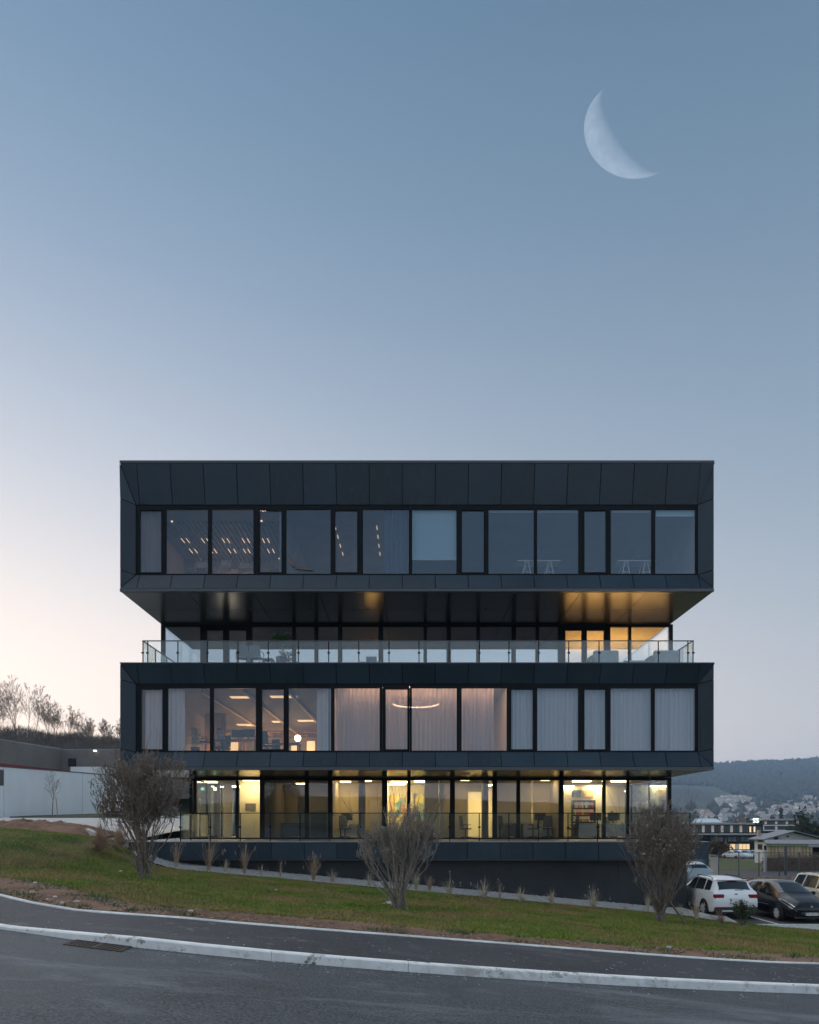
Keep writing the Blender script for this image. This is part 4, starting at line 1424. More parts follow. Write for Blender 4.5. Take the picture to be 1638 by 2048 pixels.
kerb_run('kerb', -60, 80, 2.0, lambda X: kerb_y(X), lambda X: road_z(X) + kerb_h(X), .13, .25, M_KERBF, 'kerb_stone', 'pale concrete kerb between road and pavement')
kerb_run('pavement_edging', -60, 80, 2.0, lambda X: edge_y(X) - .06, lambda X: road_z(X) + kerb_h(X) + .035, .07, .2, M_KERB, 'edging_stone', 'thin pale concrete edging between pavement and soil')

# soil bed and lawn
M_SOIL = mat('bare_soil', (.195, .120, .080), .95, (.100, .064, .045), 5, bump=1.0, bscale=22, col3=(.25, .150, .105), scale3=.35, spec=.15)
M_TURF = mat('turf_soil', (.085, .095, .028), .95, (.150, .120, .050), 1.2, bump=.6, bscale=30, col3=(.030, .050, .012), scale3=.4, spec=.1)


def lawn_h(X, Y):
    """the lawn, easing down to the edging along the pavement"""
    ey = edge_y(X)
    z0 = road_z(X) + kerb_h(X) + .01
    k = sstep(0.0, 2.5, np.asarray(Y, float) - ey)
    return z0 * (1 - k) + lawn_z(X, Y) * k


xs_l = np.concatenate([np.linspace(-40, -17, 24), np.linspace(-16.7, 20, 190), np.linspace(21, 45, 20)])


def soil_pt(X, k):
    a, b = float(edge_y(X)) + .012, float(soil_y(X)) + .06
    Y = a + (b - a) * k
    bumpz = (.045 * float(vnoise(X, Y, .32, 2)) + .03 * float(vnoise(X, Y, .13, 4)) + .035) * math.sin(math.pi * min(1, k * 1.15) * .87)
    return (X, Y, float(lawn_h(X, Y)) - .01 + bumpz)


mk('soil_bed', grid(soil_pt, xs_l.tolist(), np.linspace(0, 1, 14).tolist()), M_SOIL, smooth=True, label='strip of bare brown soil between edging and lawn', cat='soil', kind='structure')


def lawn_ptg(X, k):
    a, b = float(soil_y(X)), float(back_y(X))
    Y = a + (b - a) * k
    return (X, Y, float(lawn_h(X, Y)) + .025 * float(vnoise(X, Y, .9, 6)))


mk('lawn', grid(lawn_ptg, xs_l.tolist(), np.linspace(0, 1, 40).tolist()), M_TURF, smooth=True, label='sloping lawn of green and brown winter grass', cat='lawn', kind='structure')


# grass blades
def grass_mat():
    m = mat('grass_blade', (.120, .205, .028), .7, (.235, .240, .052), 2.2, spec=.15, col3=(.300, .215, .088), scale3=.45)
    m.node_tree.nodes['Principled BSDF'].inputs['Roughness'].default_value = .65
    return m


RN = np.random.default_rng(7)


def scatter_blades(n, X, Y, Z, h, w, lean, rng):
    a = rng.random(n) * 2 * np.pi
    hh = h * (.55 + .9 * rng.random(n))
    dx, dy = np.cos(a), np.sin(a)
    ww = w * (.7 + .6 * rng.random(n))
    b = rng.random(n) * 2 * np.pi
    V = np.empty((n, 3, 3))
    V[:, 0] = np.c_[X - dx * ww, Y - dy * ww, Z]
    V[:, 1] = np.c_[X + dx * ww, Y + dy * ww, Z]
    V[:, 2] = np.c_[X + np.cos(b) * hh * lean, Y + np.sin(b) * hh * lean, Z + hh]
    return V.reshape(-1, 3), np.arange(3 * n).reshape(-1, 3)


n = 230000
gy = 12.0 + 17.2 * RN.random(n * 2) ** 1.1
gx = (RN.random(n * 2) * 1.36 - .66) * gy
ok = (gy > soil_y(gx) - .05) & (gy < back_y(gx) - .02)
gx, gy = gx[ok][:n], gy[ok][:n]
V, F = scatter_blades(len(gx), gx, gy, lawn_h(gx, gy) + .025 * vnoise(gx, gy, .9, 6) - .01, .045 + .07 * np.clip(vnoise(gx, gy, 1.3, 8), 0, 1) * np.clip(.4 + vnoise(gx, gy, .35, 9), 0, 1), .011, .7, RN)
np_mesh('grass', V, F, grass_mat(), label='short grass blades covering the lawn', cat='grass', kind='stuff')
# weeds and tufts creeping into the soil
n = 9000
gx = (RN.random(n) * 22 - 10)
gy = edge_y(gx) + .1 + (soil_y(gx) - edge_y(gx)) * RN.random(n)
ok = vnoise(gx, gy, .55, 11) > .42
gx, gy = gx[ok], gy[ok]
V, F = scatter_blades(len(gx), gx, gy, lawn_h(gx, gy), .09, .010, .9, RN)
np_mesh('weeds', V, F, mat('weed_blade', (.035, .085, .016), .6, (.07, .10, .03), 5), label='green weed tufts in the bare soil strip', cat='weeds', kind='stuff')


def rocks(n, X, Y, Z, s, rng, flat=.6):
    """many small angular stones as one mesh"""
    base = np.array([(1, 0, 0), (-1, 0, 0), (0, 1, 0), (0, -1, 0), (0, 0, 1), (0, 0, -1)], float)
    fc = np.array([(0, 2, 4), (2, 1, 4), (1, 3, 4), (3, 0, 4), (2, 0, 5), (1, 2, 5), (3, 1, 5), (0, 3, 5)])
    V = base[None] * (.6 + .8 * rng.random((n, 6, 1)))
    V += (rng.random((n, 6, 3)) - .5) * .5
    a = rng.random(n) * 6.28
    R = np.zeros((n, 3, 3))
    R[:, 0, 0], R[:, 0, 1], R[:, 1, 0], R[:, 1, 1], R[:, 2, 2] = np.cos(a), -np.sin(a), np.sin(a), np.cos(a), flat
    V = np.einsum('nij,nkj->nki', R, V) * np.asarray(s)[:, None, None] + np.c_[X, Y, Z][:, None, :]
    F = (fc[None] + (np.arange(n) * 6)[:, None, None]).reshape(-1, 3)
    return V.reshape(-1, 3), F


n = 5200
gx = RN.random(n) * 26 - 12
gy = edge_y(gx) + .05 + (soil_y(gx) - edge_y(gx)) * RN.random(n)
V, F = rocks(n, gx, gy, lawn_h(gx, gy) + .01, .012 + .04 * RN.random(n) ** 3, RN)
np_mesh('soil_clods', V, F, mat('soil_clod', (.17, .105, .070), .95, (.28, .20, .15), 2.2), label='clods and small stones strewn over the bare soil', cat='soil', kind='stuff')

# grit, chips and dead leaves on road and pavement
n = 1500
gx = RN.random(n) * 24 - 11
gy = np.where(RN.random(n) < .55, kerb_y(gx) - .02 - .5 * RN.random(n) ** 2.5, kerb_y(gx) + .15 + (edge_y(gx) - kerb_y(gx) - .25) * RN.random(n))
gz = np.where(gy < kerb_y(gx), road_z(gx), road_z(gx) + kerb_h(gx) - .005)
V, F = rocks(n, gx, gy, gz + .004, .005 + .018 * RN.random(n) ** 3, RN, .35)
np_mesh('grit', V, F, mat('grit_stone', (.46, .44, .41), .9, (.22, .19, .16), 1.5), label='grit and small chips along the kerb and on the pavement', cat='grit', kind='stuff')

# gravel strip along the basement wall
M_GRAV = mat('white_gravel', (.50, .49, .47), .85, (.34, .33, .32), 30, bump=.5, bscale=60)
xs_g = np.linspace(-11.3, 12.3, 90)
gr_z = lambda X, k: float(lawn_h(X, float(back_y(X)))) + .02 + .10 * k


def grav_pt(X, k):
    a = float(back_y(X))
    return (X, a + (max(YW + .02, a + .3) - a) * k if X < 11.6 else a + .9 * k, gr_z(X, k))


mk('gravel_bed', grid(grav_pt, xs_g.tolist(), [0, .33, .66, 1]), M_GRAV, smooth=True, label='white gravel bed along the foot of the dark basement wall', cat='gravel', kind='structure')
n = 9000
gx = RN.random(n) * 23.2 - 11.0
k = RN.random(n)
a = back_y(gx) - .08
gy = a + (np.where(gx < 11.6, YW, a + .8) - a) * k
V, F = rocks(n, gx, gy, lawn_h(gx, back_y(gx)) + .02 + .10 * k + .01, .018 + .022 * RN.random(n), RN)
np_mesh('gravel', V, F, mat('gravel_stone', (.56, .55, .53), .8, (.36, .35, .34), 9), label='loose white gravel stones along the basement wall', cat='gravel', kind='stuff')

# parking area, kerb beside it, yard, wider ground
PZ = -1.66
M_PARK = asphalt('parking_asphalt', (.050, .052, .056), (.034, .035, .038), (.060, .062, .066))
mk('parking_lot', box(11.72, 60, 25.62, 54, PZ - .2, PZ), M_PARK, label='asphalt parking lot beside the building', cat='parking lot', kind='structure')
mk('parking_kerb', box(12.35, 60, 25.5, 25.615, PZ - .2, PZ + .05), M_KERB, label='thin kerb between lawn and parking lot', cat='kerb', kind='structure')
M_PAINT = mat('road_paint', (.72, .72, .70), .7, (.6, .6, .58), 12)
for i, x in enumerate((14.02, 16.75, 19.5)):
    mk('bay_line', box(x - .05, x + .05, 25.7, 30.6, PZ + .002, PZ + .006), M_PAINT, label=['white bay line between the white and the black car', 'white bay line right of the black car', 'white bay line beyond the cream car'][i], cat='marking', group='parking bay lines', kind='structure')


def zl(Y):
    return np.interp(Y, [-80, 20, 28, 45, 60, 82, 90, 120, 160, 300, 900, 2600], [2.5, 1.2, 1.75, 2.2, 2.75, 3.6, 8, 15, 19, 24, 60, 200])


def zrr(Y):
    return np.interp(Y, [-80, 25, 52, 70, 95, 160, 300, 600, 850, 1050, 1250, 1500, 1750, 2050, 2300, 3200], [-1.2, -1.9, -1.9, -2.2, -3.0, -6, -16, -20, -4, 22, 48, 84, 128, 178, 182, 120])


def terrain(X, Y):
    X, Y = np.asarray(X, float), np.asarray(Y, float)
    t = X / np.maximum(Y, 30)
    k = sstep(-.36, .05, t)
    h = zl(Y) * (1 - k) + zrr(Y) * k
    far = sstep(500, 1500, Y)
    ridge = 1 + far * (.10 * (t - .55) + .05 * np.sin(t * 9 + 1.0) + .02 * vnoise(X, Y, 160, 5))
    h = h * np.where(h > 0, ridge, 1) + far * 10 * vnoise(X, Y, 210, 2) + sstep(300, 900, Y) * 3 * vnoise(X, Y, 60, 3)
    near = (1 - sstep(45, 62, Y)) * sstep(-40, -20, Y)
    h = h - 2.6 * near * (1 - sstep(60, 90, np.abs(X)))
    front = 1 - sstep(6, 14, Y)
    return h * (1 - front) + (road_z(np.clip(X, -60, 80)) - .6) * front


ys_t = np.concatenate([np.linspace(-250, -40, 6), np.linspace(-30, 130, 70), np.geomspace(135, 3200, 95)])
xs_t = np.concatenate([-np.geomspace(760, 70, 30), np.linspace(-65, 85, 70), np.geomspace(90, 3600, 75)])
XX, YY = np.meshgrid(xs_t, ys_t)
ZZ = terrain(XX, YY)
nx = len(xs_t)
II = (np.arange(len(ys_t) - 1)[:, None] * nx + np.arange(nx - 1)[None]).ravel()
M_LAND = mat('winter_land', (.075, .100, .045), .95, (.110, .090, .060), .02, detail=8, contrast=(.4, .6), col3=(.050, .048, .044), scale3=.004, spec=.05)
np_mesh('ground', np.c_[XX.ravel(), YY.ravel(), ZZ.ravel()], np.c_[II, II + 1, II + nx + 1, II + nx], M_LAND, smooth=True, label='wide winter land rising to the wooded hills', cat='ground', kind='structure')

# concrete yard on the left, behind the lawn
yard_z = lambda X, Y: float(np.interp(Y, [28.9, 34, 60, 80], [1.45, 1.75, 2.72, 3.2]))


def yard_pt(X, Y):
    return (X, Y, yard_z(X, Y))


M_YARD = mat('yard_concrete', (.40, .395, .38), .85, (.32, .315, .30), .5, bump=.1, bscale=30)
mk('concrete_yard', grid(yard_pt, np.linspace(-75, -11.7, 20).tolist(), [29.25, 32, 34, 40, 50, 60, 70, 80]), M_YARD, smooth=True, label='pale concrete yard between lawn and white wall', cat='yard', kind='structure')
# ramp wall: sloping cheek of the yard towards the lawn
a, b, c = W(128, 1642, 33.5), W(197, 1668, 29.2), (WX(128, 33.5), 33.5, 1.2)
rx0, rx1 = WX(128, 33.5), WX(197, 29.2)
mk('ramp_cheek_wall', ([(rx0, 33.5, 1.0), (rx1, 29.2, 1.0), (rx1, 29.2, WZ(1668, 29.2)), (rx0, 33.5, WZ(1642, 33.5)),
                        (rx0 + .2, 33.6, 1.0), (rx1 + .2, 29.3, 1.0), (rx1 + .2, 29.3, WZ(1668, 29.2)), (rx0 + .2, 33.6, WZ(1642, 33.5))],
                       [(0, 1, 2, 3), (7, 6, 5, 4), (3, 2, 6, 7), (0, 4, 5, 1), (1, 5, 6, 2), (4, 0, 3, 7)]), M_CONC, label='low sloping concrete cheek wall at the lawn corner', cat='wall')


def mound_pt(u, v):
    x0, y0 = WX(50, 31.0), 31.4
    r = math.hypot(u, v)
    hh = .62 * max(0, 1 - r * r) + (.16 * float(vnoise(u * 9, v * 5, .5, 3)) + .08 * float(vnoise(u * 30, v * 16, .5, 5))) * max(0, 1 - r)
    return (x0 + u * 4.4, y0 + v * 1.9, 1.62 + hh)


mk('soil_mound', grid(mound_pt, np.linspace(-1, 1, 80).tolist(), np.linspace(-1, 1, 40).tolist()), M_SOIL, smooth=True, label='low brown heap of soil behind the lawn on the left', cat='soil heap')
mk('yard_edge_wall', box(-75, -11.66, 29.12, 29.245, -.5, 1.44), M_YARD, label='low concrete edge of the yard above the lawn', cat='wall')
# ------------------------------------------------------------------ vegetation
def tubes_np(S, sides=3):
    """S: rows x0 y0 z0 r0 x1 y1 z1 r1 -> one mesh of thin prisms"""
    S = np.asarray(S, float)
    p0, r0, p1, r1 = S[:, 0:3], S[:, 3], S[:, 4:7], S[:, 7]
    d = p1 - p0
    d /= np.maximum(np.linalg.norm(d, axis=1, keepdims=True), 1e-6)
    ref = np.where(np.abs(d[:, 2:3]) < .9, np.array([[0, 0, 1.]]), np.array([[1., 0, 0]]))
    a = np.cross(d, ref)
    a /= np.linalg.norm(a, axis=1, keepdims=True)
    b = np.cross(d, a)
    n = len(S)
    V = np.empty((n, 2, sides, 3))
    for i in range(sides):
        t = 2 * np.pi * i / sides
        o = a * np.cos(t) + b * np.sin(t)
        V[:, 0, i] = p0 + o * r0[:, None]
        V[:, 1, i] = p1 + o * r1[:, None]
    base = (np.arange(n) * 2 * sides)[:, None]
    F = np.concatenate([base + np.array([[i, (i + 1) % sides, sides + (i + 1) % sides, sides + i]]) for i in range(sides)], 0)
    return V.reshape(-1, 3), F


def grow(rnd, p, d, L, r, depth, segs, tips, up=.12, wob=.22, split=(2, 3), ang=(.3, .6), shrink=.72, rmin=.0025, inside=None, nseg=4):
    """one branch, then its children"""
    step = L / nseg
    pts = [p]
    for i in range(nseg):
        d = (d + Vector((rnd.gauss(0, wob), rnd.gauss(0, wob), rnd.gauss(0, wob) + up))).normalized()
        q = p + d * step
        if inside is not None and depth < 99 and not inside(q):
            d = (d + Vector((-q.x * .0, 0, .6))).normalized()
            q = p + d * step * .5
            if not inside(q):
                tips.append(p)
                return
        r2 = max(rmin, r * .86)
        segs.append((p.x, p.y, p.z, r, q.x, q.y, q.z, r2))
        p, r = q, r2
        pts.append((p, d, r))
        if depth > 0 and i >= 1 and rnd.random() < .55:
            dd = turn(rnd, d, rnd.uniform(*ang))
            grow(rnd, p, dd, L * shrink * rnd.uniform(.6, 1), r * .7, depth - 1, segs, tips, up, wob, split, ang, shrink, rmin, inside, nseg)
    if depth > 0:
        for k in range(rnd.randint(*split)):
            dd = turn(rnd, d, rnd.uniform(*ang))
            grow(rnd, p, dd, L * shrink * rnd.uniform(.75, 1.1), r * .78, depth - 1, segs, tips, up, wob, split, ang, shrink, rmin, inside, nseg)
    else:
        tips.append(p)


def turn(rnd, d, a):
    ax = d.orthogonal().normalized()
    ax = Matrix.Rotation(rnd.random() * 2 * math.pi, 3, d) @ ax
    return (Matrix.Rotation(a, 3, ax) @ d).normalized()


M_TWIG = mat('twig_bark', (.36, .315, .270), .9, (.22, .188, .160), 14, spec=.15)
M_BARK = mat('trunk_bark', (.24, .22, .195), .9, (.12, .105, .09), 16, bump=.8, bscale=40, spec=.15)
M_FLUFF = mat('dry_flower_heads', (.40, .365, .325), .95, (.22, .195, .17), 10, spec=.1)


def shrub(px, py, top_py, wpx, label, seed, stems, lean=0.0, stake=None, fluff=900, name='bare_shrub', depth=5, ang=(.25, .62), rmin=.0055, shoots=14, twig=None):
    X, Y, z = lawn_pt(px, py)
    H = (py - top_py) / FPX * Y * 1.12
    R = wpx / FPX * Y / 2
    t = thing(name, label, 'shrub', (X, Y, z), 'bare shrubs on the lawn')
    rnd = random.Random(seed)
    segs, tips, trunk = [], [], []
    off = lean

    def inside(q):
        k = (q.z) / H
        rr = R * (0.34 + 1.35 * k if k < .5 else math.sqrt(max(0, 1 - ((k - .55) / .47) ** 2)) * 1.0 if k > .55 else .95) if k > 0 else R
        cx_ = off * k * R
        return ((q.x - cx_) ** 2 + q.y ** 2) < rr * rr * rnd.uniform(.62, 1.35) and q.z < H * rnd.uniform(.80, 1.06)
    for i in range(3):
        a = i * 2.1 + rnd.random()
        b0 = Vector((.07 * math.cos(a), .07 * math.sin(a), -.05))
        b1 = b0 + Vector((.10 * math.cos(a), .10 * math.sin(a), .38))
        b2 = b1 + Vector((.22 * math.cos(a), .22 * math.sin(a), .40))
        trunk += [(*b0, .075, *b1, .058), (*b1, .058, *b2, .040)]
    for i in range(stems):                                     # main limbs: each carries its own clump of twigs, with gaps between
        a = 2 * math.pi * (i * .618 + rnd.uniform(-.06, .06))
        tilt = rnd.uniform(.05, .95)
        d = Vector((math.cos(a) * math.sin(tilt) + off * .2, math.sin(a) * math.sin(tilt), math.cos(tilt)))
        p = Vector((.09 * math.cos(a), .09 * math.sin(a), rnd.uniform(.12, .50)))
        grow(rnd, p, d, H * rnd.uniform(.24, .36), rnd.uniform(.018, .032), depth, segs, tips, .10, .13, (2, 2), ang, .64, rmin, inside, 4)
    for i in range(shoots):                                    # long straight shoots that stand out of the crown
        a = rnd.random() * 2 * math.pi
        tilt = rnd.uniform(.05, .75)
        d = Vector((math.cos(a) * math.sin(tilt), math.sin(a) * math.sin(tilt), math.cos(tilt)))
        p = Vector((.06 * math.cos(a), .06 * math.sin(a), rnd.uniform(.2, .6)))
        grow(rnd, p, d, H * rnd.uniform(.5, .74), .012, 1, segs, tips, .05, .05, (1, 1), (.15, .35), .3, rmin, None, 6)
    S = np.array(segs)
    S[:, [0, 4]] += X
    S[:, [1, 5]] += Y
    S[:, [2, 6]] += z
    V, F = tubes_np(S)
    np_mesh('crown', V, F, twig or M_TWIG, t)
    T = np.array(trunk)
    T[:, [0, 4]] += X
    T[:, [1, 5]] += Y
    T[:, [2, 6]] += z
    V, F = tubes_np(T, 8)
    np_mesh('trunk', V, F, M_BARK, t, smooth=True)
    # dry flower heads at the twig ends
    rg = np.random.default_rng(seed)
    tp = np.array([[q.x + X, q.y + Y, q.z + z] for q in tips])
    if len(tp) and fluff:
        idx = rg.integers(0, len(tp), fluff)
        c = tp[idx] + rg.normal(0, .03, (fluff, 3))
        V = (c[:, None, :] + rg.normal(0, .022, (fluff, 3, 3))).reshape(-1, 3)
        np_mesh('seed_heads', V, np.arange(3 * fluff).reshape(-1, 3), M_FLUFF, t)
    if stake:
        mk('support_stake', tube((X + stake[0], Y - .15, z - .05), (X + stake[1], Y + .05, z + stake[2]), .035, .033, 8), mat('stake_wood', (.22, .17, .10), .9, (.14, .11, .07), 10), t)
    return t


M_TWIG_B = mat('twig_bark_brown', (.300, .240, .190), .9, (.165, .128, .102), 9, spec=.15)
M_TWIG_D = mat('twig_bark_dark', (.265, .212, .172), .9, (.140, .112, .092), 9, spec=.15)
shrub(287, 1757, 1503, 205, 'large bare shrub on the left of the lawn, in front of the white wall', 19, 25, .0, (.45, -.70, 1.9), 1500, twig=M_TWIG_B, shoots=16)
shrub(797, 1818, 1598, 180, 'bare shrub in the middle of the lawn before the bright window', 23, 14, -.05, (.25, -.15, 1.3), 900, twig=M_TWIG, ang=(.2, .5), shoots=30)
shrub(1322, 1843, 1592, 165, 'dense bare shrub on the right of the lawn beside the white car', 37, 20, .1, (.75, .05, 1.0), 3600, twig=M_TWIG_D, shoots=20)

# ornamental grasses along the gravel, each a tuft of its own
M_DRY = mat('dry_grass_blade', (.46, .33, .24), .85, (.32, .22, .155), 6, spec=.15)
M_DRY2 = mat('pale_dry_grass', (.60, .52, .40), .85, (.42, .34, .25), 6, spec=.15)


def tuft(px, py, h, w, n, droop, label, seed, m=M_DRY, plume=0, Yfix=None):
    if Yfix:
        X, Y, z = WX(px, Yfix), Yfix, WZ(py, Yfix)
    else:
        X, Y, z = lawn_pt(px, py)
        if Y > back_y(X) - .05:
            Y = float(back_y(X)) + .2
            X = WX(px, Y)
            z = float(lawn_h(X, float(back_y(X)))) + .03
    k = Y / FPX
    h, w = h * k, w * k
    rnd = random.Random(seed)
    v, f = [], []
    for i in range(n):
        a = rnd.random() * 2 * math.pi
        out = abs(rnd.gauss(0, .62))
        L = h * rnd.uniform(.55, 1.05)
        bw = rnd.uniform(.0035, .0075) * (1 + Y / 60)
        b = Vector((math.cos(a) * .05, math.sin(a) * .05, 0)) * rnd.random()
        tipd = Vector((math.cos(a), math.sin(a), 0)) * min(out, 1.2) * w * .5
        s = Vector((-math.sin(a), math.cos(a), 0)) * bw
        if abs(s.x) < bw * .5:
            s.x = bw * .6
        prev = None
        for j in range(5):
            t_ = j / 4
            zz = L * (t_ - droop * t_ * t_ * min(1, out))
            p = Vector((X, Y, z)) + b + tipd * (t_ ** 1.5) + Vector((0, 0, max(zz, .01)))
            ww = 1 - .85 * t_
            v += [tuple(p - s * ww), tuple(p + s * ww)]
            if j:
                q = len(v)
                f.append((q - 4, q - 3, q - 1, q - 2))
        if i < plume:
            for j in range(6):
                c = p + Vector((rnd.gauss(0, .012), rnd.gauss(0, .012), rnd.uniform(-.14, .02)))
                q = len(v)
                v += [tuple(c), tuple(c + Vector((.010, .005, .05))), tuple(c + Vector((-.008, .005, .06)))]
                f.append((q, q + 1, q + 2))
    return mk('ornamental_grass', (v, f), m, label=label, cat='grass tuft', group='ornamental grasses along the gravel')


TUFTS = [(353, 1736, 45, 22, 70, .1, 'upright dry grass left of the row, nearest the large bare shrub', M_DRY, 8), (417, 1742, 52, 32, 90, .1, 'tall upright reddish grass, second along the gravel', M_DRY, 12),
         (451, 1744, 22, 18, 40, .2, 'short pale tuft between two tall reddish grasses', M_DRY2, 0), (489, 1748, 50, 28, 90, .1, 'tall upright reddish grass left of the shortest tuft', M_DRY, 12),
         (522, 1750, 20, 12, 30, .1, 'small straight tuft, shortest on the left gravel', M_DRY2, 0), (561, 1752, 34, 26, 14, .5, 'single arching thin grass on the gravel', M_DRY, 3),
         (627, 1757, 44, 30, 90, .15, 'upright reddish grass left of the middle shrub', M_DRY, 12), (665, 1763, 24, 32, 60, .5, 'brushed over pale tuft left of the middle shrub', M_DRY2, 0),
         (738, 1771, 26, 26, 50, .4, 'pale bent tuft just left of the middle shrub', M_DRY2, 0), (832, 1778, 34, 22, 60, .2, 'pale tuft just behind the middle shrub', M_DRY2, 4),
         (859, 1784, 26, 12, 60, .1, 'dark dense tuft just right of the middle shrub', M_DRY, 6),
         (898, 1790, 34, 44, 60, .5, 'spreading pale tuft, first right of the dark tuft', M_DRY2, 3), (968, 1797, 36, 66, 80, .6, 'widest spreading pale tuft before the dark wall', M_DRY2, 3),
         (1000, 1798, 34, 12, 14, .1, 'few thin upright stalks between two spreading tufts', M_DRY, 3), (1042, 1806, 30, 60, 80, .6, 'spreading pale tuft in the middle of the dark wall', M_DRY2, 3),
         (1103, 1809, 30, 34, 70, .6, 'round pale tuft with one long stalk', M_DRY2, 1), (1186, 1816, 40, 50, 90, .5, 'feathery pale tuft before the right part of the wall', M_DRY2, 10),
         (1252, 1821, 14, 24, 50, .7, 'very low pale tuft left of the right shrub', M_DRY2, 0), (1296, 1822, 36, 16, 50, .5, 'curved pale tuft just left of the right shrub', M_DRY2, 2),
         (1360, 1834, 24, 44, 70, .6, 'pale tuft just right of the right shrub trunk', M_DRY2, 0), (1393, 1838, 38, 26, 90, .4, 'grey tuft left of the white car wheel', M_DRY2, 4),
         (1442, 1846, 24, 42, 110, .7, 'reddish flattened tuft in front of the white car', M_DRY, 0)]
for i, (px, py, h, w, n, dr, l, m, pl) in enumerate(TUFTS):
    tuft(px, py, h * 1.3, w * 1.7, int(n * .95), dr, l, 100 + i, m, pl)
tuft(199, 1716, 66, 110, 800, .8, 'large round fountain of dry pinkish grass beside the left shrub', 51, M_DRY, 0)
tuft(238, 1712, 56, 90, 520, .75, 'second dry fountain grass half hidden by the left shrub', 52, M_DRY, 0)

# young green bush at the right
X, Y, z = lawn_pt(1485, 1853)
t = thing('young_bush', 'small green leafy bush in front of the white car', 'bush', (X, Y, z))
rnd = random.Random(5)
segs, tips = [], []
for i in range(9):
    a = rnd.random() * 6.28
    grow(rnd, Vector((.04 * math.cos(a), .04 * math.sin(a), 0)), Vector((.25 * math.cos(a), .25 * math.sin(a), 1)).normalized(), .42, .012, 2, segs, tips, .1, .15, (1, 2), (.3, .6), .7, .004, None, 4)
S = np.array(segs)
S[:, [0, 4]] += X
S[:, [1, 5]] += Y
S[:, [2, 6]] += z
np_mesh('stem', *tubes_np(S), M_TWIG, t)
rg = np.random.default_rng(3)
pts = np.concatenate([S[:, 4:7]] * 5) + rg.normal(0, .03, (len(S) * 5, 3))
V = (pts[:, None, :] + rg.normal(0, .022, (len(pts), 3, 3))).reshape(-1, 3)
np_mesh('foliage', V, np.arange(len(V)).reshape(-1, 3), mat('bush_leaf', (.035, .065, .022), .5, (.06, .085, .03), 8), t)


# bare trees
def bare_tree(name, label, group, X, Y, z, H, seed, limbs=4, spread=.35, rbase=None, fork=.35, depth=3, rmin=.010, lean=0.0):
    """trunk, ascending limbs and side branches all the way up"""
    t = thing(name, label, 'tree', (X, Y, z), group)
    rnd = random.Random(seed)
    segs, tips, tr = [], [], []
    r = rbase or H * .0105
    p, d = Vector((0, 0, -.2)), Vector((lean, 0, 1)).normalized()
    for i in range(4):
        d = (d + Vector((rnd.gauss(0, .04), rnd.gauss(0, .04), .03))).normalized()
        q = p + d * (H * fork / 4)
        tr.append((*p, r, *q, r * .93))
        p, r = q, r * .93
    for k in range(limbs):
        dd = turn(rnd, d, rnd.uniform(.10, spread)) if k else d
        L = (H - p.z) * (rnd.uniform(.72, .95) if k else 1.0)
        n = 9
        rr, pp = r * (.62 if k else .8), p.copy()
        for i in range(n):
            dd = (dd + Vector((rnd.gauss(0, .05), rnd.gauss(0, .05), .045))).normalized()
            q = pp + dd * (L / n)
            r2 = max(rmin, rr * .84)
            segs.append((*pp, rr, *q, r2))
            pp, rr = q, r2
            for _ in range(2 if i else 1):
                grow(rnd, pp, turn(rnd, dd, rnd.uniform(.35, .75)), L * .26 * (1.15 - .7 * i / n), max(rmin, rr * .5), depth - 1, segs, tips, .07, .09, (1, 2), (.25, .55), .66, rmin, None, 3)
    S, T = np.array(segs), np.array(tr)
    for A in (S, T):
        A[:, [0, 4]] += X
        A[:, [1, 5]] += Y
        A[:, [2, 6]] += z
    np_mesh('trunk', *tubes_np(T, 7), M_BARK2, t, smooth=True)
    np_mesh('crown', *tubes_np(S, 3), M_TWIG2, t)
    return t


M_TWIG2 = mat('hill_twig', (.30, .215, .165), .95, (.22, .158, .122), 2, spec=.05)
M_BARK2 = mat('hill_bark', (.22, .175, .145), .95, (.15, .12, .10), 3, spec=.05)
Xw, Yw = WX(105, 58), 58.0
bare_tree('young_tree', 'thin young bare tree in front of the white wall', None, Xw, Yw, yard_z(Xw, Yw), (1630 - 1542) / FPX * Yw, 4, 3, .5, .045, .42, 2, .008)
t = thing('tree_stake', 'thin leaning stake beside the young tree', 'stake', (WX(112, 57.9), 57.9, yard_z(0, 57.9)))
mk('post', tube((WX(116, 57.9), 57.9, yard_z(0, 57.9) - .1), (WX(112, 57.9), 57.9, yard_z(0, 57.9) + 1.7), .035, .03, 7), M_WOOD, t)

HT = [(2, 1505, 1372, .34, 'leaning bare tree at the left edge of the hill'), (34, 1500, 1354, .45, 'tallest wide bare tree on the hill'), (58, 1502, 1365, .35, 'slim bare tree right of the tallest hill tree'),
      (71, 1502, 1372, .33, 'second slim bare tree right of the tallest hill tree'), (99, 1505, 1392, .45, 'round bare tree in the middle of the hill row'),
      (112, 1508, 1408, .35, 'ivy clad bare tree next to the round one'), (134, 1508, 1410, .6, 'spreading bare tree with a long side branch'), (161, 1510, 1430, .38, 'thin bare tree left of the pollard'),
      (180, 1510, 1440, .45, 'low bare tree above the dark window of the warehouse'), (209, 1512, 1436, .4, 'bare pollard third from the dark building'), (219, 1512, 1452, .4, 'small bare tree second from the dark building'),
      (235, 1512, 1440, .45, 'bare tree touching the dark building'), (-28, 1500, 1365, .45, 'bare tree just outside the left edge'), (262, 1512, 1450, .4, 'bare tree hidden behind the dark building corner')]
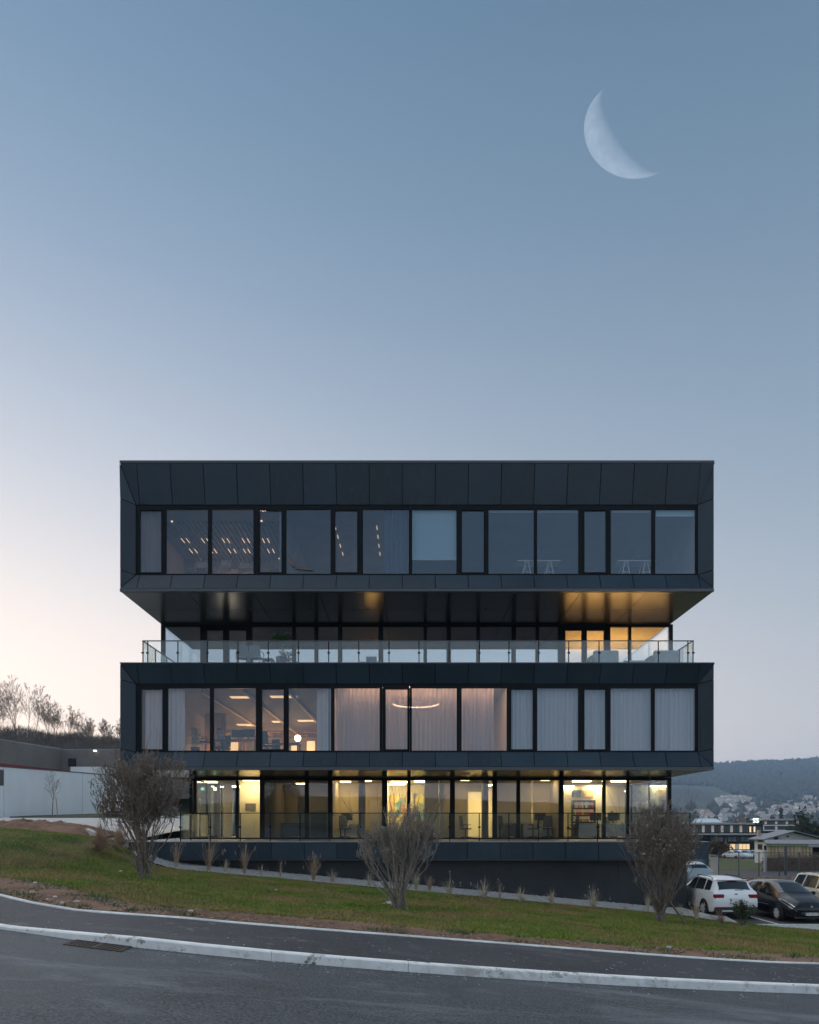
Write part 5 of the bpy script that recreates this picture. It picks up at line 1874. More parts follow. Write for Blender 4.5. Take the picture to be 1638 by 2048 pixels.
for i, (px, b, tp, sp, l) in enumerate(HT[:12]):
    Yt = 112 + (i * 7) % 17
    zb = float(terrain(WX(px, Yt), Yt)) - .3
    H = (WZ(tp, Yt) - zb) * .87
    bare_tree('bare_tree', l, 'bare trees on the hill', WX(px, Yt), Yt, zb, H, 60 + i, (5, 6, 2, 2, 5, 3, 5, 3, 5, 4, 3, 5, 4)[i], sp, None, (.3, .35, .45, .4, .35, .4, .4, .35, .25, .45, .3, .35, .3)[i], 4, .013, -.12 if i == 0 else 0.0)

# brushwood under the hill trees: one uncountable mass of twigs
rg = np.random.default_rng(12)
n = 34000
yy = 96 + 34 * rg.random(n)
xx = (-.66 + .34 * rg.random(n)) * yy
zz = terrain(xx, yy)
px_v = xx / yy * FPX + CX
hmax = np.interp(px_v, [-60, 0, 60, 120, 160, 240, 280], [3.6, 4.0, 3.4, 2.3, 2.6, 1.4, .9]) * (1 + .45 * vnoise(xx, yy, 3.5, 2))
h = np.clip(hmax, .4, 9) * rg.random(n) ** .6
L = .5 + .7 * rg.random(n)
dirs = np.c_[rg.normal(0, .45, n), rg.normal(0, .45, n), np.ones(n)]
p0 = np.c_[xx, yy, zz + h * .85]
p1 = p0 + dirs * L[:, None]
S = np.c_[p0, np.full(n, .028), p1, np.full(n, .008)]
np_mesh('brushwood', *tubes_np(S), mat('brushwood_twig', (.17, .145, .125), .95, (.11, .098, .088), .4, spec=.05), label='tangled grey brushwood under the hill trees', cat='brushwood', kind='stuff')


def leafy_tree(name, label, px, py, top, wpx, Y, seed, m, n=900, group=None, conifer=False, size=.35):
    X, zb = WX(px, Y), float(terrain(WX(px, Y), Y)) - .1
    ztop = WZ(top, Y)
    H = ztop - zb
    R = wpx / FPX * Y / 2
    t = thing(name, label, 'tree', (X, Y, zb), group)
    mk('trunk', tube((X, Y, zb - .2), (X, Y, zb + H * .75), R * .10 + .05, .04, 7), M_BARK2, t)
    rg = np.random.default_rng(seed)
    if conifer:
        k = rg.random(n) ** .7
        rad = R * (1.02 - k) * np.sqrt(rg.random(n))
        a = rg.random(n) * 6.28
        c = np.c_[rad * np.cos(a), rad * np.sin(a), H * (.12 + .88 * k)]
    else:
        nb = 9
        bc_ = rg.normal(0, .42, (nb, 3)) * [R, R, H * .27]
        w = rg.integers(0, nb, n)
        c = bc_[w] + rg.normal(0, .24, (n, 3)) * [R, R, H * .26] + [0, 0, H * .60]
    c += [X, Y, zb]
    V = (c[:, None, :] + rg.normal(0, size, (n, 3, 3))).reshape(-1, 3)
    np_mesh('crown', V, np.arange(3 * n).reshape(-1, 3), m, t)
    return t
# ------------------------------------------------------------------ cars
M_TYRE = mat('tyre_rubber', (.018, .018, .018), .85, (.025, .025, .025), 20)
M_RIM = mat('alloy_rim', (.58, .59, .60), .35, (.50, .51, .52), 10, metal=.1)
M_CGLASS = mat('car_glass', (.012, .016, .018), .04, spec=.9, col2=(.016, .02, .022), scale=2)
M_CBLACK = mat('black_bumper_plastic', (.018, .018, .019), .55, (.024, .024, .025), 10)
M_CHROME = mat('chrome', (.65, .66, .68), .15, (.6, .61, .63), 5, metal=1.0)
M_RED = mat('tail_lamp_red', (.28, .012, .015), .15, (.20, .008, .01), 12, spec=.7)
M_LAMPC = mat('headlamp_clear', (.62, .64, .66), .12, (.40, .42, .44), 9, metal=.4)
M_PLATE = mat('plate_white', (.75, .75, .73), .5, (.70, .70, .68), 10)
M_PLBLUE = mat('plate_blue', (.03, .10, .40), .5, (.03, .09, .35), 10)
M_INK = mat('plate_ink', (.02, .02, .02), .5, (.03, .03, .03), 10)


def paint(name, c):
    return mat(name, c, .30, tuple(v * .95 for v in c), 3, coat=.7, spec=.4)


SUV = [(0.00, .30, .60, .66, .66, .58), (.06, .22, .70, .76, .76, .62), (.25, .20, .82, .90, .84, .68), (.60, .20, .93, .99, .89, .72), (1.10, .20, 1.00, 1.06, .91, .73), (1.28, .20, 1.02, 1.14, .92, .72),
       (1.95, .20, 1.04, 1.54, .92, .64), (2.30, .20, 1.05, 1.60, .92, .63), (2.90, .20, 1.07, 1.61, .92, .63), (3.50, .20, 1.09, 1.58, .92, .62), (3.92, .20, 1.11, 1.53, .91, .60),
       (4.10, .22, 1.11, 1.30, .90, .60), (4.24, .24, 1.09, 1.12, .88, .66), (4.32, .28, 1.00, 1.03, .86, .66), (4.38, .36, .86, .90, .82, .62)]
HATCH = [(0.00, .28, .50, .56, .52, .40), (.06, .20, .60, .66, .68, .50), (.22, .18, .70, .77, .78, .58), (.50, .18, .80, .88, .83, .64), (.85, .18, .89, .98, .85, .68), (1.02, .18, .92, 1.06, .86, .67),
         (1.72, .18, .95, 1.40, .86, .58), (2.05, .18, .97, 1.47, .86, .57), (2.60, .18, .99, 1.47, .86, .57), (3.15, .18, 1.02, 1.43, .85, .56), (3.60, .18, 1.05, 1.35, .84, .54),
         (3.84, .22, 1.05, 1.12, .81, .56), (3.96, .26, .95, .99, .78, .55), (4.03, .36, .80, .84, .72, .50)]
WAGON = [(0.00, .32, .62, .68, .66, .58), (.08, .24, .74, .82, .78, .62), (.28, .22, .88, .96, .86, .70), (.70, .22, .97, 1.03, .90, .74), (1.20, .22, 1.02, 1.08, .92, .74), (1.36, .22, 1.03, 1.16, .92, .73),
         (2.00, .22, 1.05, 1.60, .92, .66), (2.40, .22, 1.06, 1.67, .92, .65), (3.10, .22, 1.07, 1.68, .92, .65), (3.80, .22, 1.08, 1.66, .92, .64), (4.25, .22, 1.09, 1.62, .91, .62),
         (4.42, .24, 1.09, 1.34, .90, .62), (4.52, .26, 1.07, 1.12, .88, .66), (4.58, .30, .98, 1.02, .86, .66), (4.62, .38, .86, .90, .82, .62)]


class Body:
    def __init__(self, st):
        self.st = np.array(st)
        self.L = st[-1][0]

    def row(self, s):
        c = [np.interp(s, self.st[:, 0], self.st[:, k]) for k in range(1, 6)]
        zb, ze, zt, w, wt = c
        zm = (zb + ze) / 2
        return [(0, zb), (.82 * w, zb), (w - .015, zb + .07), (w + .005, zb + .22), (w + .012, zm + .06), (w - .012, ze - .03), (w - .035, ze), (wt + .02, zt - .045), (wt - .06, zt - .008), (wt * .5, zt + .012), (0, zt + .02)]

    def side(self, s, k):
        """point on the glass band, k 0 at the waistline, 1 at the roof edge"""
        r = self.row(s)
        a, b = r[6], r[7]
        return a[0] + (b[0] - a[0]) * k, a[1] + (b[1] - a[1]) * k

    def top(self, s, u):
        r = self.row(s)
        P = [r[7], r[8], r[9], r[10]]
        t = (1 - abs(u)) * 3
        i = min(2, int(t))
        f = t - i
        x = P[i][0] + (P[i + 1][0] - P[i][0]) * f
        z = P[i][1] + (P[i + 1][1] - P[i][1]) * f
        return math.copysign(x, u), z


def build_car(name, label, spec, pm, wheels, wr, ws, windows, rear, plate_text=None, front_detail=None, rails=False, group='parked cars', plastic=True, rims=M_RIM):
    """car with its nose towards -Y, centred on the origin, standing on z=0; windows = side panes (s at waist front, at roof front, waist rear, roof rear)"""
    B = Body(spec)
    t = thing(name, label, 'car', (0, 0, 0), group)
    S = []
    for a, b in zip(B.st[:-1, 0], B.st[1:, 0]):
        S += list(np.linspace(a, b, 4)[:-1])
    S.append(B.L)
    yo = B.L / 2
    v, f = [], []
    m = 11
    for s in S:
        r = B.row(s)
        for sgn in (1, -1):
            for x, z in r:
                v.append((sgn * x, s - yo, z))
    for i in range(len(S) - 1):
        a, b = i * 2 * m, (i + 1) * 2 * m
        for j in range(m - 1):
            f.append((a + j, b + j, b + j + 1, a + j + 1))
            f.append((a + m + j + 1, b + m + j + 1, b + m + j, a + m + j))
    e = (len(S) - 1) * 2 * m
    f.append(tuple(list(range(0, m)) + list(range(2 * m - 1, m, -1))))
    f.append(tuple((list(range(e, e + m)) + list(range(e + 2 * m - 1, e + m, -1)))[::-1]))
    body = mk('body', (v, f), pm, t, smooth=True)

    def gpatch(fn, us, vs, nm, mt, eps=.008):
        vv, ff = grid(fn, us, vs)
        o = mk(nm, (vv, ff), mt, t, smooth=True)
        return o
    for sgn in (1, -1):
        for w in windows:
            def fn(a, k, w=w, sgn=sgn):
                s0, s1 = w[0] + (w[1] - w[0]) * k, w[2] + (w[3] - w[2]) * k
                s = s0 + (s1 - s0) * a
                x, z = B.side(s, .04 + .88 * k)
                return (sgn * (x + .007), s - yo, z + .002)
            gpatch(fn, np.linspace(0, 1, 7).tolist(), [0, .5, 1], 'side_window', M_CGLASS)
    for nm, (sa, sb, u) in (('windscreen', ws), ('rear_window', rear)):
        def fn(a, k, sa=sa, sb=sb, u=u):
            s = sa + (sb - sa) * k
            x, z = B.top(s, a * u)
            n = .010
            return (x, s - yo + (-n if nm == 'windscreen' else n) * .6, z + n)
        gpatch(fn, np.linspace(-1, 1, 9).tolist(), np.linspace(0, 1, 6).tolist(), nm, M_CGLASS)
    # wheels with dark arches
    for ys in wheels:
        for sgn in (1, -1):
            w = float(np.interp(ys, B.st[:, 0], B.st[:, 4]))
            n = 20
            vv = [(sgn * (w + .016), ys - yo + (wr + .07) * math.cos(a), wr + .01 + (wr + .07) * math.sin(a)) for a in np.linspace(-.35, math.pi + .35, n)]
            vv += [(sgn * (w - .10), p[1], p[2]) for p in vv]
            ff = [tuple(range(n)) if sgn > 0 else tuple(range(n - 1, -1, -1))] + [(i, i + 1, n + i + 1, n + i) for i in range(n - 1)]
            mk('wheel_arch', (vv, ff), M_CBLACK, t)
            wh = mk('tyre', lathe([(wr * .62, -.10), (wr * .93, -.105), (wr, -.07), (wr, .07), (wr * .93, .105), (wr * .62, .10)], 24, (sgn * (w - .065), ys - yo, wr), 'x'), M_TYRE, t, smooth=True)
            parts = [lathe([(wr * .63, .0), (wr * .66, .014), (wr * .58, .02)], 20, (sgn * (w + .028), ys - yo, wr), 'x')]
            mk('rim', lathe([(wr * .65, -.01), (wr * .64, .008)], 20, (sgn * (w + .036), ys - yo, wr), 'x'), M_CBLACK if rims is M_RIM else M_CBLACK, wh)
            sp = []
            for q in range(7):
                a = 2 * math.pi * q / 7
                ca_, sa_ = math.cos(a), math.sin(a)
                x0 = sgn * (w + .046)
                pp = []
                for rr, hw in ((wr * .08, .035), (wr * .62, .052)):
                    for s_ in (-1, 1):
                        pp.append((x0, ys - yo + rr * ca_ - s_ * hw * sa_, wr + rr * sa_ + s_ * hw * ca_))
                pp += [(x0 + sgn * .012, p[1], p[2]) for p in pp]
                sp.append((pp, [(0, 1, 3, 2), (4, 6, 7, 5), (0, 4, 5, 1), (2, 3, 7, 6), (0, 2, 6, 4), (1, 5, 7, 3)]))
            sp.append(lathe([(wr * .16, 0), (wr * .14, .02)], 12, (sgn * (w + .046) if sgn > 0 else sgn * (w + .066), ys - yo, wr), 'x'))
            mk('spokes', join(*sp), rims, wh)
    # mirrors, sills, bumpers
    sm = ws[1] - .35
    for sgn in (1, -1):
        x, z = B.side(sm, .05)
        mk('mirror', bbox(sgn * (x + .10) - .09, sgn * (x + .10) + .09, sm - yo - .05, sm - yo + .07, z, z + .15, .04), pm, t)
        w = float(np.interp(B.L / 2, B.st[:, 0], B.st[:, 4]))
        if plastic:
            mk('sill', box(min(sgn * (w - .02), sgn * (w + .022)), max(sgn * (w - .02), sgn * (w + .022)), wheels[0] - yo + wr + .1, wheels[1] - yo - wr - .1, .20, .36), M_CBLACK, t)
        for w_ in windows[:2]:
            x, z = B.side((w_[0] + w_[2]) / 2 + .25, 0)
            mk('door_handle', bbox(sgn * (x + .035) - .015, sgn * (x + .035) + .015, (w_[0] + w_[2]) / 2 + .18 - yo, (w_[0] + w_[2]) / 2 + .36 - yo, z - .14, z - .105, .006), pm, t)
    if rails:
        for sgn in (1, -1):
            mk('roof_rail', path_tube([(sgn * .60, s - yo, float(np.interp(s, B.st[:, 0], B.st[:, 3])) + dz) for s, dz in ((ws[1] + .2, .0), (ws[1] + .3, .05), (B.L - 1.0, .05), (B.L - .75, .0))], .016), M_CBLACK, t)
    return t, B, yo


def number_plate(t, text, y, z, facing, w=.52, h=.11):
    """European plate: white board, blue band, black characters"""
    s = facing
    p = mk('number_plate', box(-w / 2, w / 2, min(y, y + s * .012), max(y, y + s * .012), z, z + h), M_PLATE, t)
    x0 = -w / 2 if s < 0 else w / 2 - .045
    mk('plate_band', box(x0, x0 + .045, min(y + s * .0125, y + s * .016), max(y + s * .0125, y + s * .016), z + .004, z + h - .004), M_PLBLUE, p)
    if not text:
        return p
    cu = bpy.data.curves.new('plate_text', 'FONT')
    cu.body = text
    cu.size = .105
    cu.align_x = 'CENTER'
    cu.align_y = 'CENTER'
    o = bpy.data.objects.new('tmp', cu)
    COL.objects.link(o)
    dg = bpy.context.evaluated_depsgraph_get()
    me = bpy.data.meshes.new_from_object(o.evaluated_get(dg))
    bpy.data.objects.remove(o)
    me.materials.clear()
    me.materials.append(M_INK)
    L = bpy.data.objects.new('lettering', me)
    COL.objects.link(L)
    L.parent = p
    L.location = Vector((.02 * -s, y + s * .015, z + h / 2)) - WPOS[p]
    L.rotation_euler = (math.pi / 2, 0, 0 if s < 0 else math.pi)
    return p


# white SUV, seen from behind
P_WHITE = paint('white_car_paint', (.80, .82, .83))
suv, B, yo = build_car('parked_car', 'white SUV seen from behind, parked closest to the building', SUV, P_WHITE, (.86, 3.50), .335, (1.30, 1.92, .93), [(1.50, 2.02, 2.45, 2.42), (2.55, 2.52, 3.35, 3.20), (3.43, 3.30, 3.95, 3.72)], (3.97, 4.20, .90), rails=True)
for sgn in (1, -1):
    xa, xb = sgn * .48, sgn * .875
    mk('tail_lamp', bbox(min(xa, xb), max(xa, xb), 4.10 - yo, 4.392 - yo, .84, 1.00, .03), M_RED, suv)
mk('tailgate_seam', box(-.46, .46, 4.30 - yo, 4.366 - yo, .925, .940), M_CBLACK, suv)
mk('rear_bumper', bbox(-.86, .86, 4.18 - yo, 4.42 - yo, .24, .50, .04), M_CBLACK, suv)
mk('skid_plate', bbox(-.60, .60, 4.30 - yo, 4.435 - yo, .30, .38, .02), M_RIM, suv)
mk('rear_reflector', bbox(-.84, -.40, 4.38 - yo, 4.428 - yo, .455, .485, .008), M_RED, suv)
mk('rear_reflector', bbox(.40, .84, 4.38 - yo, 4.428 - yo, .455, .485, .008), M_RED, suv)
mk('spoiler', bbox(-.60, .60, 3.82 - yo, 4.02 - yo, 1.525, 1.555, .012), P_WHITE, suv)
mk('brake_lamp', bbox(-.18, .18, 4.00 - yo, 4.026 - yo, 1.505, 1.523, .004), M_RED, suv)
mk('emblem', bbox(-.06, .06, 4.33 - yo, 4.352 - yo, .955, 1.035, .015), M_CHROME, suv)
mk('wiper', tube((0, 4.235 - yo, 1.16), (-.34, 4.225 - yo, 1.17), .012), M_CBLACK, suv)
number_plate(suv, '', 4.396 - yo, .72, 1)
mk('plate_recess', box(-.30, .30, 4.33 - yo, 4.394 - yo, .69, .86), P_WHITE, suv)
place(suv, (13.05, 27.15 + 4.38 / 2, PZ), math.pi)

# black hatchback, seen from its front right
P_BLACK = mat('black_car_paint', (.006, .007, .009), .28, (.008, .009, .011), 3, coat=.35, spec=.25)
hat, B, yo = build_car('parked_car', 'black hatchback facing the lawn, with chrome badge and number plate', HATCH, P_BLACK, (.80, 3.32), .30, (1.05, 1.70, .93), [(1.32, 1.82, 2.28, 2.25), (2.38, 2.34, 3.12, 2.98), (3.20, 3.06, 3.55, 3.40)], (3.62, 3.83, .9), plastic=False)
for sgn in (1, -1):
    vv = []
    for s, k0, k1 in ((.07, .10, .02), (.25, .12, .015), (.50, .11, .012), (.78, .06, .010)):
        r = B.row(s)
        x0, z0 = r[6]
        x1, z1 = r[7]
        xm, zm = r[5]
        kk = .55 if s < .6 else .2
        vv += [(sgn * (xm + .014), s - yo - .012, zm - .06 + (.03 if s < .6 else .06)), (sgn * (x0 + (x1 - x0) * kk + .004), s - yo - .014, z0 + (z1 - z0) * kk + .014)]
    ff = [(0, 2, 3, 1), (2, 4, 5, 3), (4, 6, 7, 5)]
    mk('headlamp', (vv, ff if sgn > 0 else [q[::-1] for q in ff]), M_LAMPC, hat)
    mk('fog_lamp', lathe([(.045, -.012), (.04, 0)], 10, (sgn * .60, .075 - yo, .36), 'y'), M_LAMPC, hat)
    w = .865
    mk('side_moulding', box(min(sgn * w, sgn * (w + .015)), max(sgn * w, sgn * (w + .015)), 1.35 - yo, 2.25 - yo, .56, .585), M_CHROME, hat)
    mk('side_moulding', box(min(sgn * w, sgn * (w + .015)), max(sgn * w, sgn * (w + .015)), 2.32 - yo, 3.0 - yo, .56, .585), M_CHROME, hat)
mk('grille', bbox(-.42, .42, -.015 - yo, .10 - yo, .30, .46, .04), M_CBLACK, hat)
mk('front_lip', bbox(-.62, .62, .02 - yo, .30 - yo, .17, .25, .02), M_CBLACK, hat)
# rampant animal badge as on the bonnet nose: a bent body, a raised head and a curled tail in chrome
bd = [path_tube([(-.055, -.022 - yo + .03, .665), (-.02, -.022 - yo + .02, .615), (.03, -.022 - yo + .02, .61), (.05, -.022 - yo + .03, .655)], .010, 5),
      path_tube([(-.018, -.022 - yo + .03, .66), (.005, -.022 - yo + .02, .675), (.02, -.022 - yo + .02, .64)], .010, 5)]
mk('badge', join(*bd), M_CHROME, hat)
mk('wiper', join(tube((-.45, 1.06 - yo, 1.085), (.05, 1.08 - yo, 1.10), .012), tube((.10, 1.06 - yo, 1.09), (.55, 1.08 - yo, 1.08), .012)), M_CBLACK, hat)
number_plate(hat, 'CA 242 MZ', -.030 - yo, .30, -1)
mk('windscreen_sticker', box(-.50, -.42, 1.26 - yo, 1.27 - yo, 1.17, 1.23), M_PLATE, hat)
place(hat, (15.36, 26.1 + 4.03 / 2, PZ), .02)

# cream estate behind it
P_CREAM = paint('cream_car_paint', (.76, .76, .70))
est, B, yo = build_car('parked_car', 'off-white estate car cut off by the right edge', WAGON, P_CREAM, (.90, 3.62), .34, (1.38, 1.97, .93), [(1.58, 2.08, 2.55, 2.52), (2.65, 2.62, 3.50, 3.44), (3.60, 3.55, 4.30, 4.12)], (4.28, 4.49, .9), rails=True)
for sgn in (1, -1):
    mk('headlamp', bbox(sgn * .72 - .12, sgn * .72 + .12, .05 - yo, .22 - yo, .70, .84, .03), M_LAMPC, est)
    mk('tail_lamp', bbox(sgn * .80 - .08, sgn * .80 + .08, 4.40 - yo, 4.585 - yo, .80, 1.05, .03), M_RED, est)
place(est, (18.05, 26.2 + 2.31, PZ), .03)

# white hatchback in the yard, seen from behind
wh, B, yo = build_car('parked_car', 'small white hatchback parked before the white wall, behind the left shrub', HATCH, P_WHITE, (.80, 3.32), .30, (1.05, 1.70, .93), [(1.32, 1.82, 2.28, 2.25), (2.38, 2.34, 3.12, 2.98), (3.20, 3.06, 3.55, 3.40)], (3.62, 3.83, .9))
for sgn in (1, -1):
    mk('tail_lamp', bbox(sgn * .68 - .10, sgn * .68 + .10, 3.80 - yo, 4.05 - yo, .70, .90, .03), M_RED, wh)
mk('rear_bumper', bbox(-.74, .74, 3.88 - yo, 4.07 - yo, .26, .46, .03), M_CBLACK, wh)
number_plate(wh, '', 4.045 - yo, .60, 1)
place(wh, (WX(224, 61), 61 + 2.0, yard_z(0, 63)), math.pi + .12)
P_GREY = paint('grey_car_paint', (.08, .085, .09))
gh, B, yo = build_car('parked_car', 'dark grey car almost hidden behind the left shrub', SUV, P_GREY, (.86, 3.50), .335, (1.30, 1.92, .93), [(1.50, 2.02, 2.45, 2.42), (2.55, 2.52, 3.35, 3.20), (3.43, 3.30, 3.95, 3.72)], (3.97, 4.20, .90))
place(gh, (WX(285, 55), 57, yard_z(0, 57)), math.pi - .5)
P_BLUE = paint('pale_blue_car_paint', (.30, .40, .46))
bh, B, yo = build_car('parked_car', 'pale blue car peeping out behind the right shrub', HATCH, P_BLUE, (.80, 3.32), .30, (1.05, 1.70, .93), [(1.32, 1.82, 2.28, 2.25), (2.38, 2.34, 3.12, 2.98), (3.20, 3.06, 3.55, 3.40)], (3.62, 3.83, .9))
for sgn in (1, -1):
    mk('tail_lamp', bbox(sgn * .68 - .10, sgn * .68 + .10, 3.80 - yo, 3.99 - yo, .72, .92, .03), M_RED, bh)
place(bh, (WX(1393, 41), 42.5, PZ), math.pi)
HAZE = 0.00025
# ------------------------------------------------------------------ neighbours on the left
M_RIB = mat('ribbed_metal_siding', (.215, .198, .186), .5, (.175, .160, .150), .5, spec=.4)
M_WWALL = mat('white_render_wall', (.76, .77, .77), .85, (.66, .67, .67), .35, bump=.08, bscale=12, stretch=(1, 1, .25))
M_REDS = mat('red_fascia', (.22, .022, .028), .5, (.18, .018, .022), 2)
M_ROLL = mat('roller_door_metal', (.10, .095, .092), .5, (.08, .076, .074), 3)
ware = thing('warehouse', 'low warehouse with brown ribbed metal walls and a red band', 'building', (-34, 78, 3.2))
A0, A1, A2 = (WX(-500, 54.0), 54.0), (WX(0, 70.9), 70.9), (WX(123, 80), 80.0)
ztop, zbot = 10.87, 8.30


def ribs(p, q, z0, z1, pitch=.125, depth=.035):
    d = Vector((q[0] - p[0], q[1] - p[1], 0)).normalized()
    nrm = Vector((d.y, -d.x, 0))
    v, f = [], []
    n = int((z1 - z0) / pitch)
    prof = []
    for i in range(n):
        z = z0 + i * pitch
        prof += [(z, 0), (z + pitch * .35, 0), (z + pitch * .45, depth), (z + pitch * .9, depth)]
    prof.append((z1, 0))
    for z, o in prof:
        for e in (p, q):
            v.append((e[0] + nrm.x * o, e[1] + nrm.y * o, z))
    f = [(2 * i, 2 * i + 1, 2 * i + 3, 2 * i + 2) for i in range(len(prof) - 1)]
    return v, f


mk('ribbed_wall', ribs(A0, A1, zbot, ztop), M_RIB, ware)
mk('ribbed_wall', ribs(A1, A2, zbot, ztop), M_RIB, ware)
B2 = (-15.0, 80.0)
mk('ribbed_wall', ribs(A2, B2, 5.0, ztop - .05), M_RIB, ware)
mk('roof', ([(A0[0], A0[1], ztop), (A1[0], A1[1], ztop), (A2[0], A2[1], ztop), (B2[0], B2[1], ztop), (B2[0], 100, ztop), (A0[0], 100, ztop),
             (A0[0], A0[1], ztop + .08), (A1[0], A1[1], ztop + .08), (A2[0], A2[1], ztop + .08), (B2[0], B2[1], ztop + .08), (B2[0], 100, ztop + .08), (A0[0], 100, ztop + .08)],
            [(11, 10, 9, 8, 7, 6)[::-1], (0, 1, 7, 6), (1, 2, 8, 7), (2, 3, 9, 8), (3, 4, 10, 9), (0, 5, 4, 3, 2, 1)]), M_TRIM, ware)
for P0, P1 in ((A0, A1), (A1, A2)):
    dv = Vector((P1[0] - P0[0], P1[1] - P0[1], 0)).normalized()
    nr = Vector((dv.y, -dv.x, 0)) * .12
    q = [(P0[0] + nr.x, P0[1] + nr.y), (P1[0] + nr.x, P1[1] + nr.y), (P1[0], P1[1]), (P0[0], P0[1])]
    mk('red_band', ([(x, y, zbot - .5) for x, y in q] + [(x, y, zbot + .05) for x, y in q], list(BOXF)), M_REDS, ware)
w1 = mk('window', ring(WX(137, 79.9), WX(152, 79.9), WZ(1533, 79.9), WZ(1517, 79.9), WX(138.5, 79.9), WX(150.5, 79.9), WZ(1531.5, 79.9), WZ(1518.5, 79.9), 79.86, 79.955), M_FRAME, ware)
mk('pane', box(WX(138.5, 79.9), WX(150.5, 79.9), 79.90, 79.92, WZ(1531.5, 79.9), WZ(1518.5, 79.9)), M_CGLASS, w1)
mk('wall_lamp', bbox(WX(188, 79.8), WX(193, 79.8), 79.6, 79.9, WZ(1503, 79.8), WZ(1500.5, 79.8), .03), emis('yard_lamp', (1, .95, .85), .8), ware)
# white wall: panels with joints and a dark coping
wall = thing('white_wall', 'long white rendered wall with panel joints across the yard', 'wall', (-34, 64, 2.7))
WP = [(WX(-560, 48), 48.0), (WX(-90, 57), 57.0), (WX(8, 60.3), 60.3), (WX(165, 67.5), 67.5), (WX(198, 69.5), 69.5), (WX(240, 73.0), 73.0), (WX(330, 82.0), 82.0)]
for i in range(len(WP) - 1):
    p, q = WP[i], WP[i + 1]
    d = Vector((q[0] - p[0], q[1] - p[1], 0)).normalized()
    n_ = Vector((d.y, -d.x, 0)) * .25
    z0, z1 = 2.0, 7.08
    g = d * .02
    v = [(p[0] + g.x, p[1] + g.y, z0), (q[0] - g.x, q[1] - g.y, z0), (q[0] - g.x, q[1] - g.y, z1), (p[0] + g.x, p[1] + g.y, z1)]
    v += [(x - n_.x, y - n_.y, z) for x, y, z in v]
    mk('wall_panel', (v, [(0, 1, 2, 3), (7, 6, 5, 4), (0, 4, 5, 1), (3, 2, 6, 7), (1, 5, 6, 2), (0, 3, 7, 4)]), M_WWALL, wall)
    v = [(p[0] + n_.x * .2, p[1] + n_.y * .2, z1 + .004), (q[0] + n_.x * .2, q[1] + n_.y * .2, z1 + .004), (q[0] - n_.x * 1.2, q[1] - n_.y * 1.2, z1 + .004), (p[0] - n_.x * 1.2, p[1] - n_.y * 1.2, z1 + .004)]
    v += [(x, y, z + .08) for x, y, z in v]
    mk('coping', (v, [(0, 1, 5, 4), (4, 5, 6, 7), (3, 2, 1, 0), (1, 2, 6, 5), (2, 3, 7, 6), (3, 0, 4, 7)]), M_TRIM, wall)
dw = Vector((WP[2][0] - WP[1][0], WP[2][1] - WP[1][1], 0)).normalized()
nw = Vector((dw.y, -dw.x, 0)) * .05
e0, e1 = Vector((*WP[2], 0)) - dw * 3.2, Vector((*WP[2], 0)) - dw * .05
rd = mk('roller_door', ribs((e0.x + nw.x, e0.y + nw.y), (e1.x + nw.x, e1.y + nw.y), 5.45, 6.85, .1, .02), M_ROLL, wall)
mk('planting_kerb', box(WX(25, 57), WX(250, 57) + 2, 56.6, 56.8, yard_z(0, 56.8) - .1, yard_z(0, 56.8) + .10), mat('dark_kerb', (.08, .08, .078), .9, (.06, .06, .058), 4), wall)
blk = thing('white_block', 'small white flat-roofed block behind the white wall', 'building', (WX(190, 76), 76, 5))
mk('wall', box(WX(150, 76), WX(216, 76), 75.0, 77.5, 5.0, WZ(1535, 76)), M_WWALL, blk)
mk('side_wing', box(WX(216, 76) + .01, WX(246, 76), 75.6, 77.0, 5.0, WZ(1538, 76)), mat('grey_render', (.45, .46, .47), .85, (.4, .41, .42), .5), blk)

# ------------------------------------------------------------------ neighbours on the right
M_STONE = mat('rubble_stone', (.23, .19, .15), .95, (.12, .10, .08), 2.5, bump=1.0, bscale=8, col3=(.30, .26, .22), scale3=1.2)
sw = thing('stone_wall', 'rough brown stone wall overgrown with dry vines', 'wall', (WX(1585, 55), 55, -1.9))
rg = np.random.default_rng(31)
x = WX(1528, 55)
rows = 5
for r in range(rows):
    x = WX(1528, 55) - .2 * (r % 2)
    while x < WX(1740, 55):
        w = .45 + .5 * rg.random()
        z0 = -2.0 + r * .285
        mk('stone', bbox(x, x + w - .02, 54.9 + .05 * rg.random(), 55.3, z0, z0 + .27, .05), M_STONE, sw)
        x += w
n = 3500
xx = WX(1528, 55) + (WX(1740, 55) - WX(1528, 55)) * rg.random(n)
p0 = np.c_[xx, np.full(n, 54.88) - .15 * rg.random(n), -1.9 + 1.5 * rg.random(n)]
p1 = p0 + rg.normal(0, .22, (n, 3)) * [1, .3, 1]
np_mesh('vines', *tubes_np(np.c_[p0, np.full(n, .016), p1, np.full(n, .006)]), M_TWIG2, sw, kind='stuff')
mk('pale_path', grid(lambda X, k: (X, 51.0 + k * 3.6 + .02 * (X - 20), PZ - .10 - .015 * (X - 22)), np.linspace(18, 60, 12).tolist(), [0, .5, 1]), M_CONC, label='pale concrete path below the stone wall', cat='path', kind='structure')

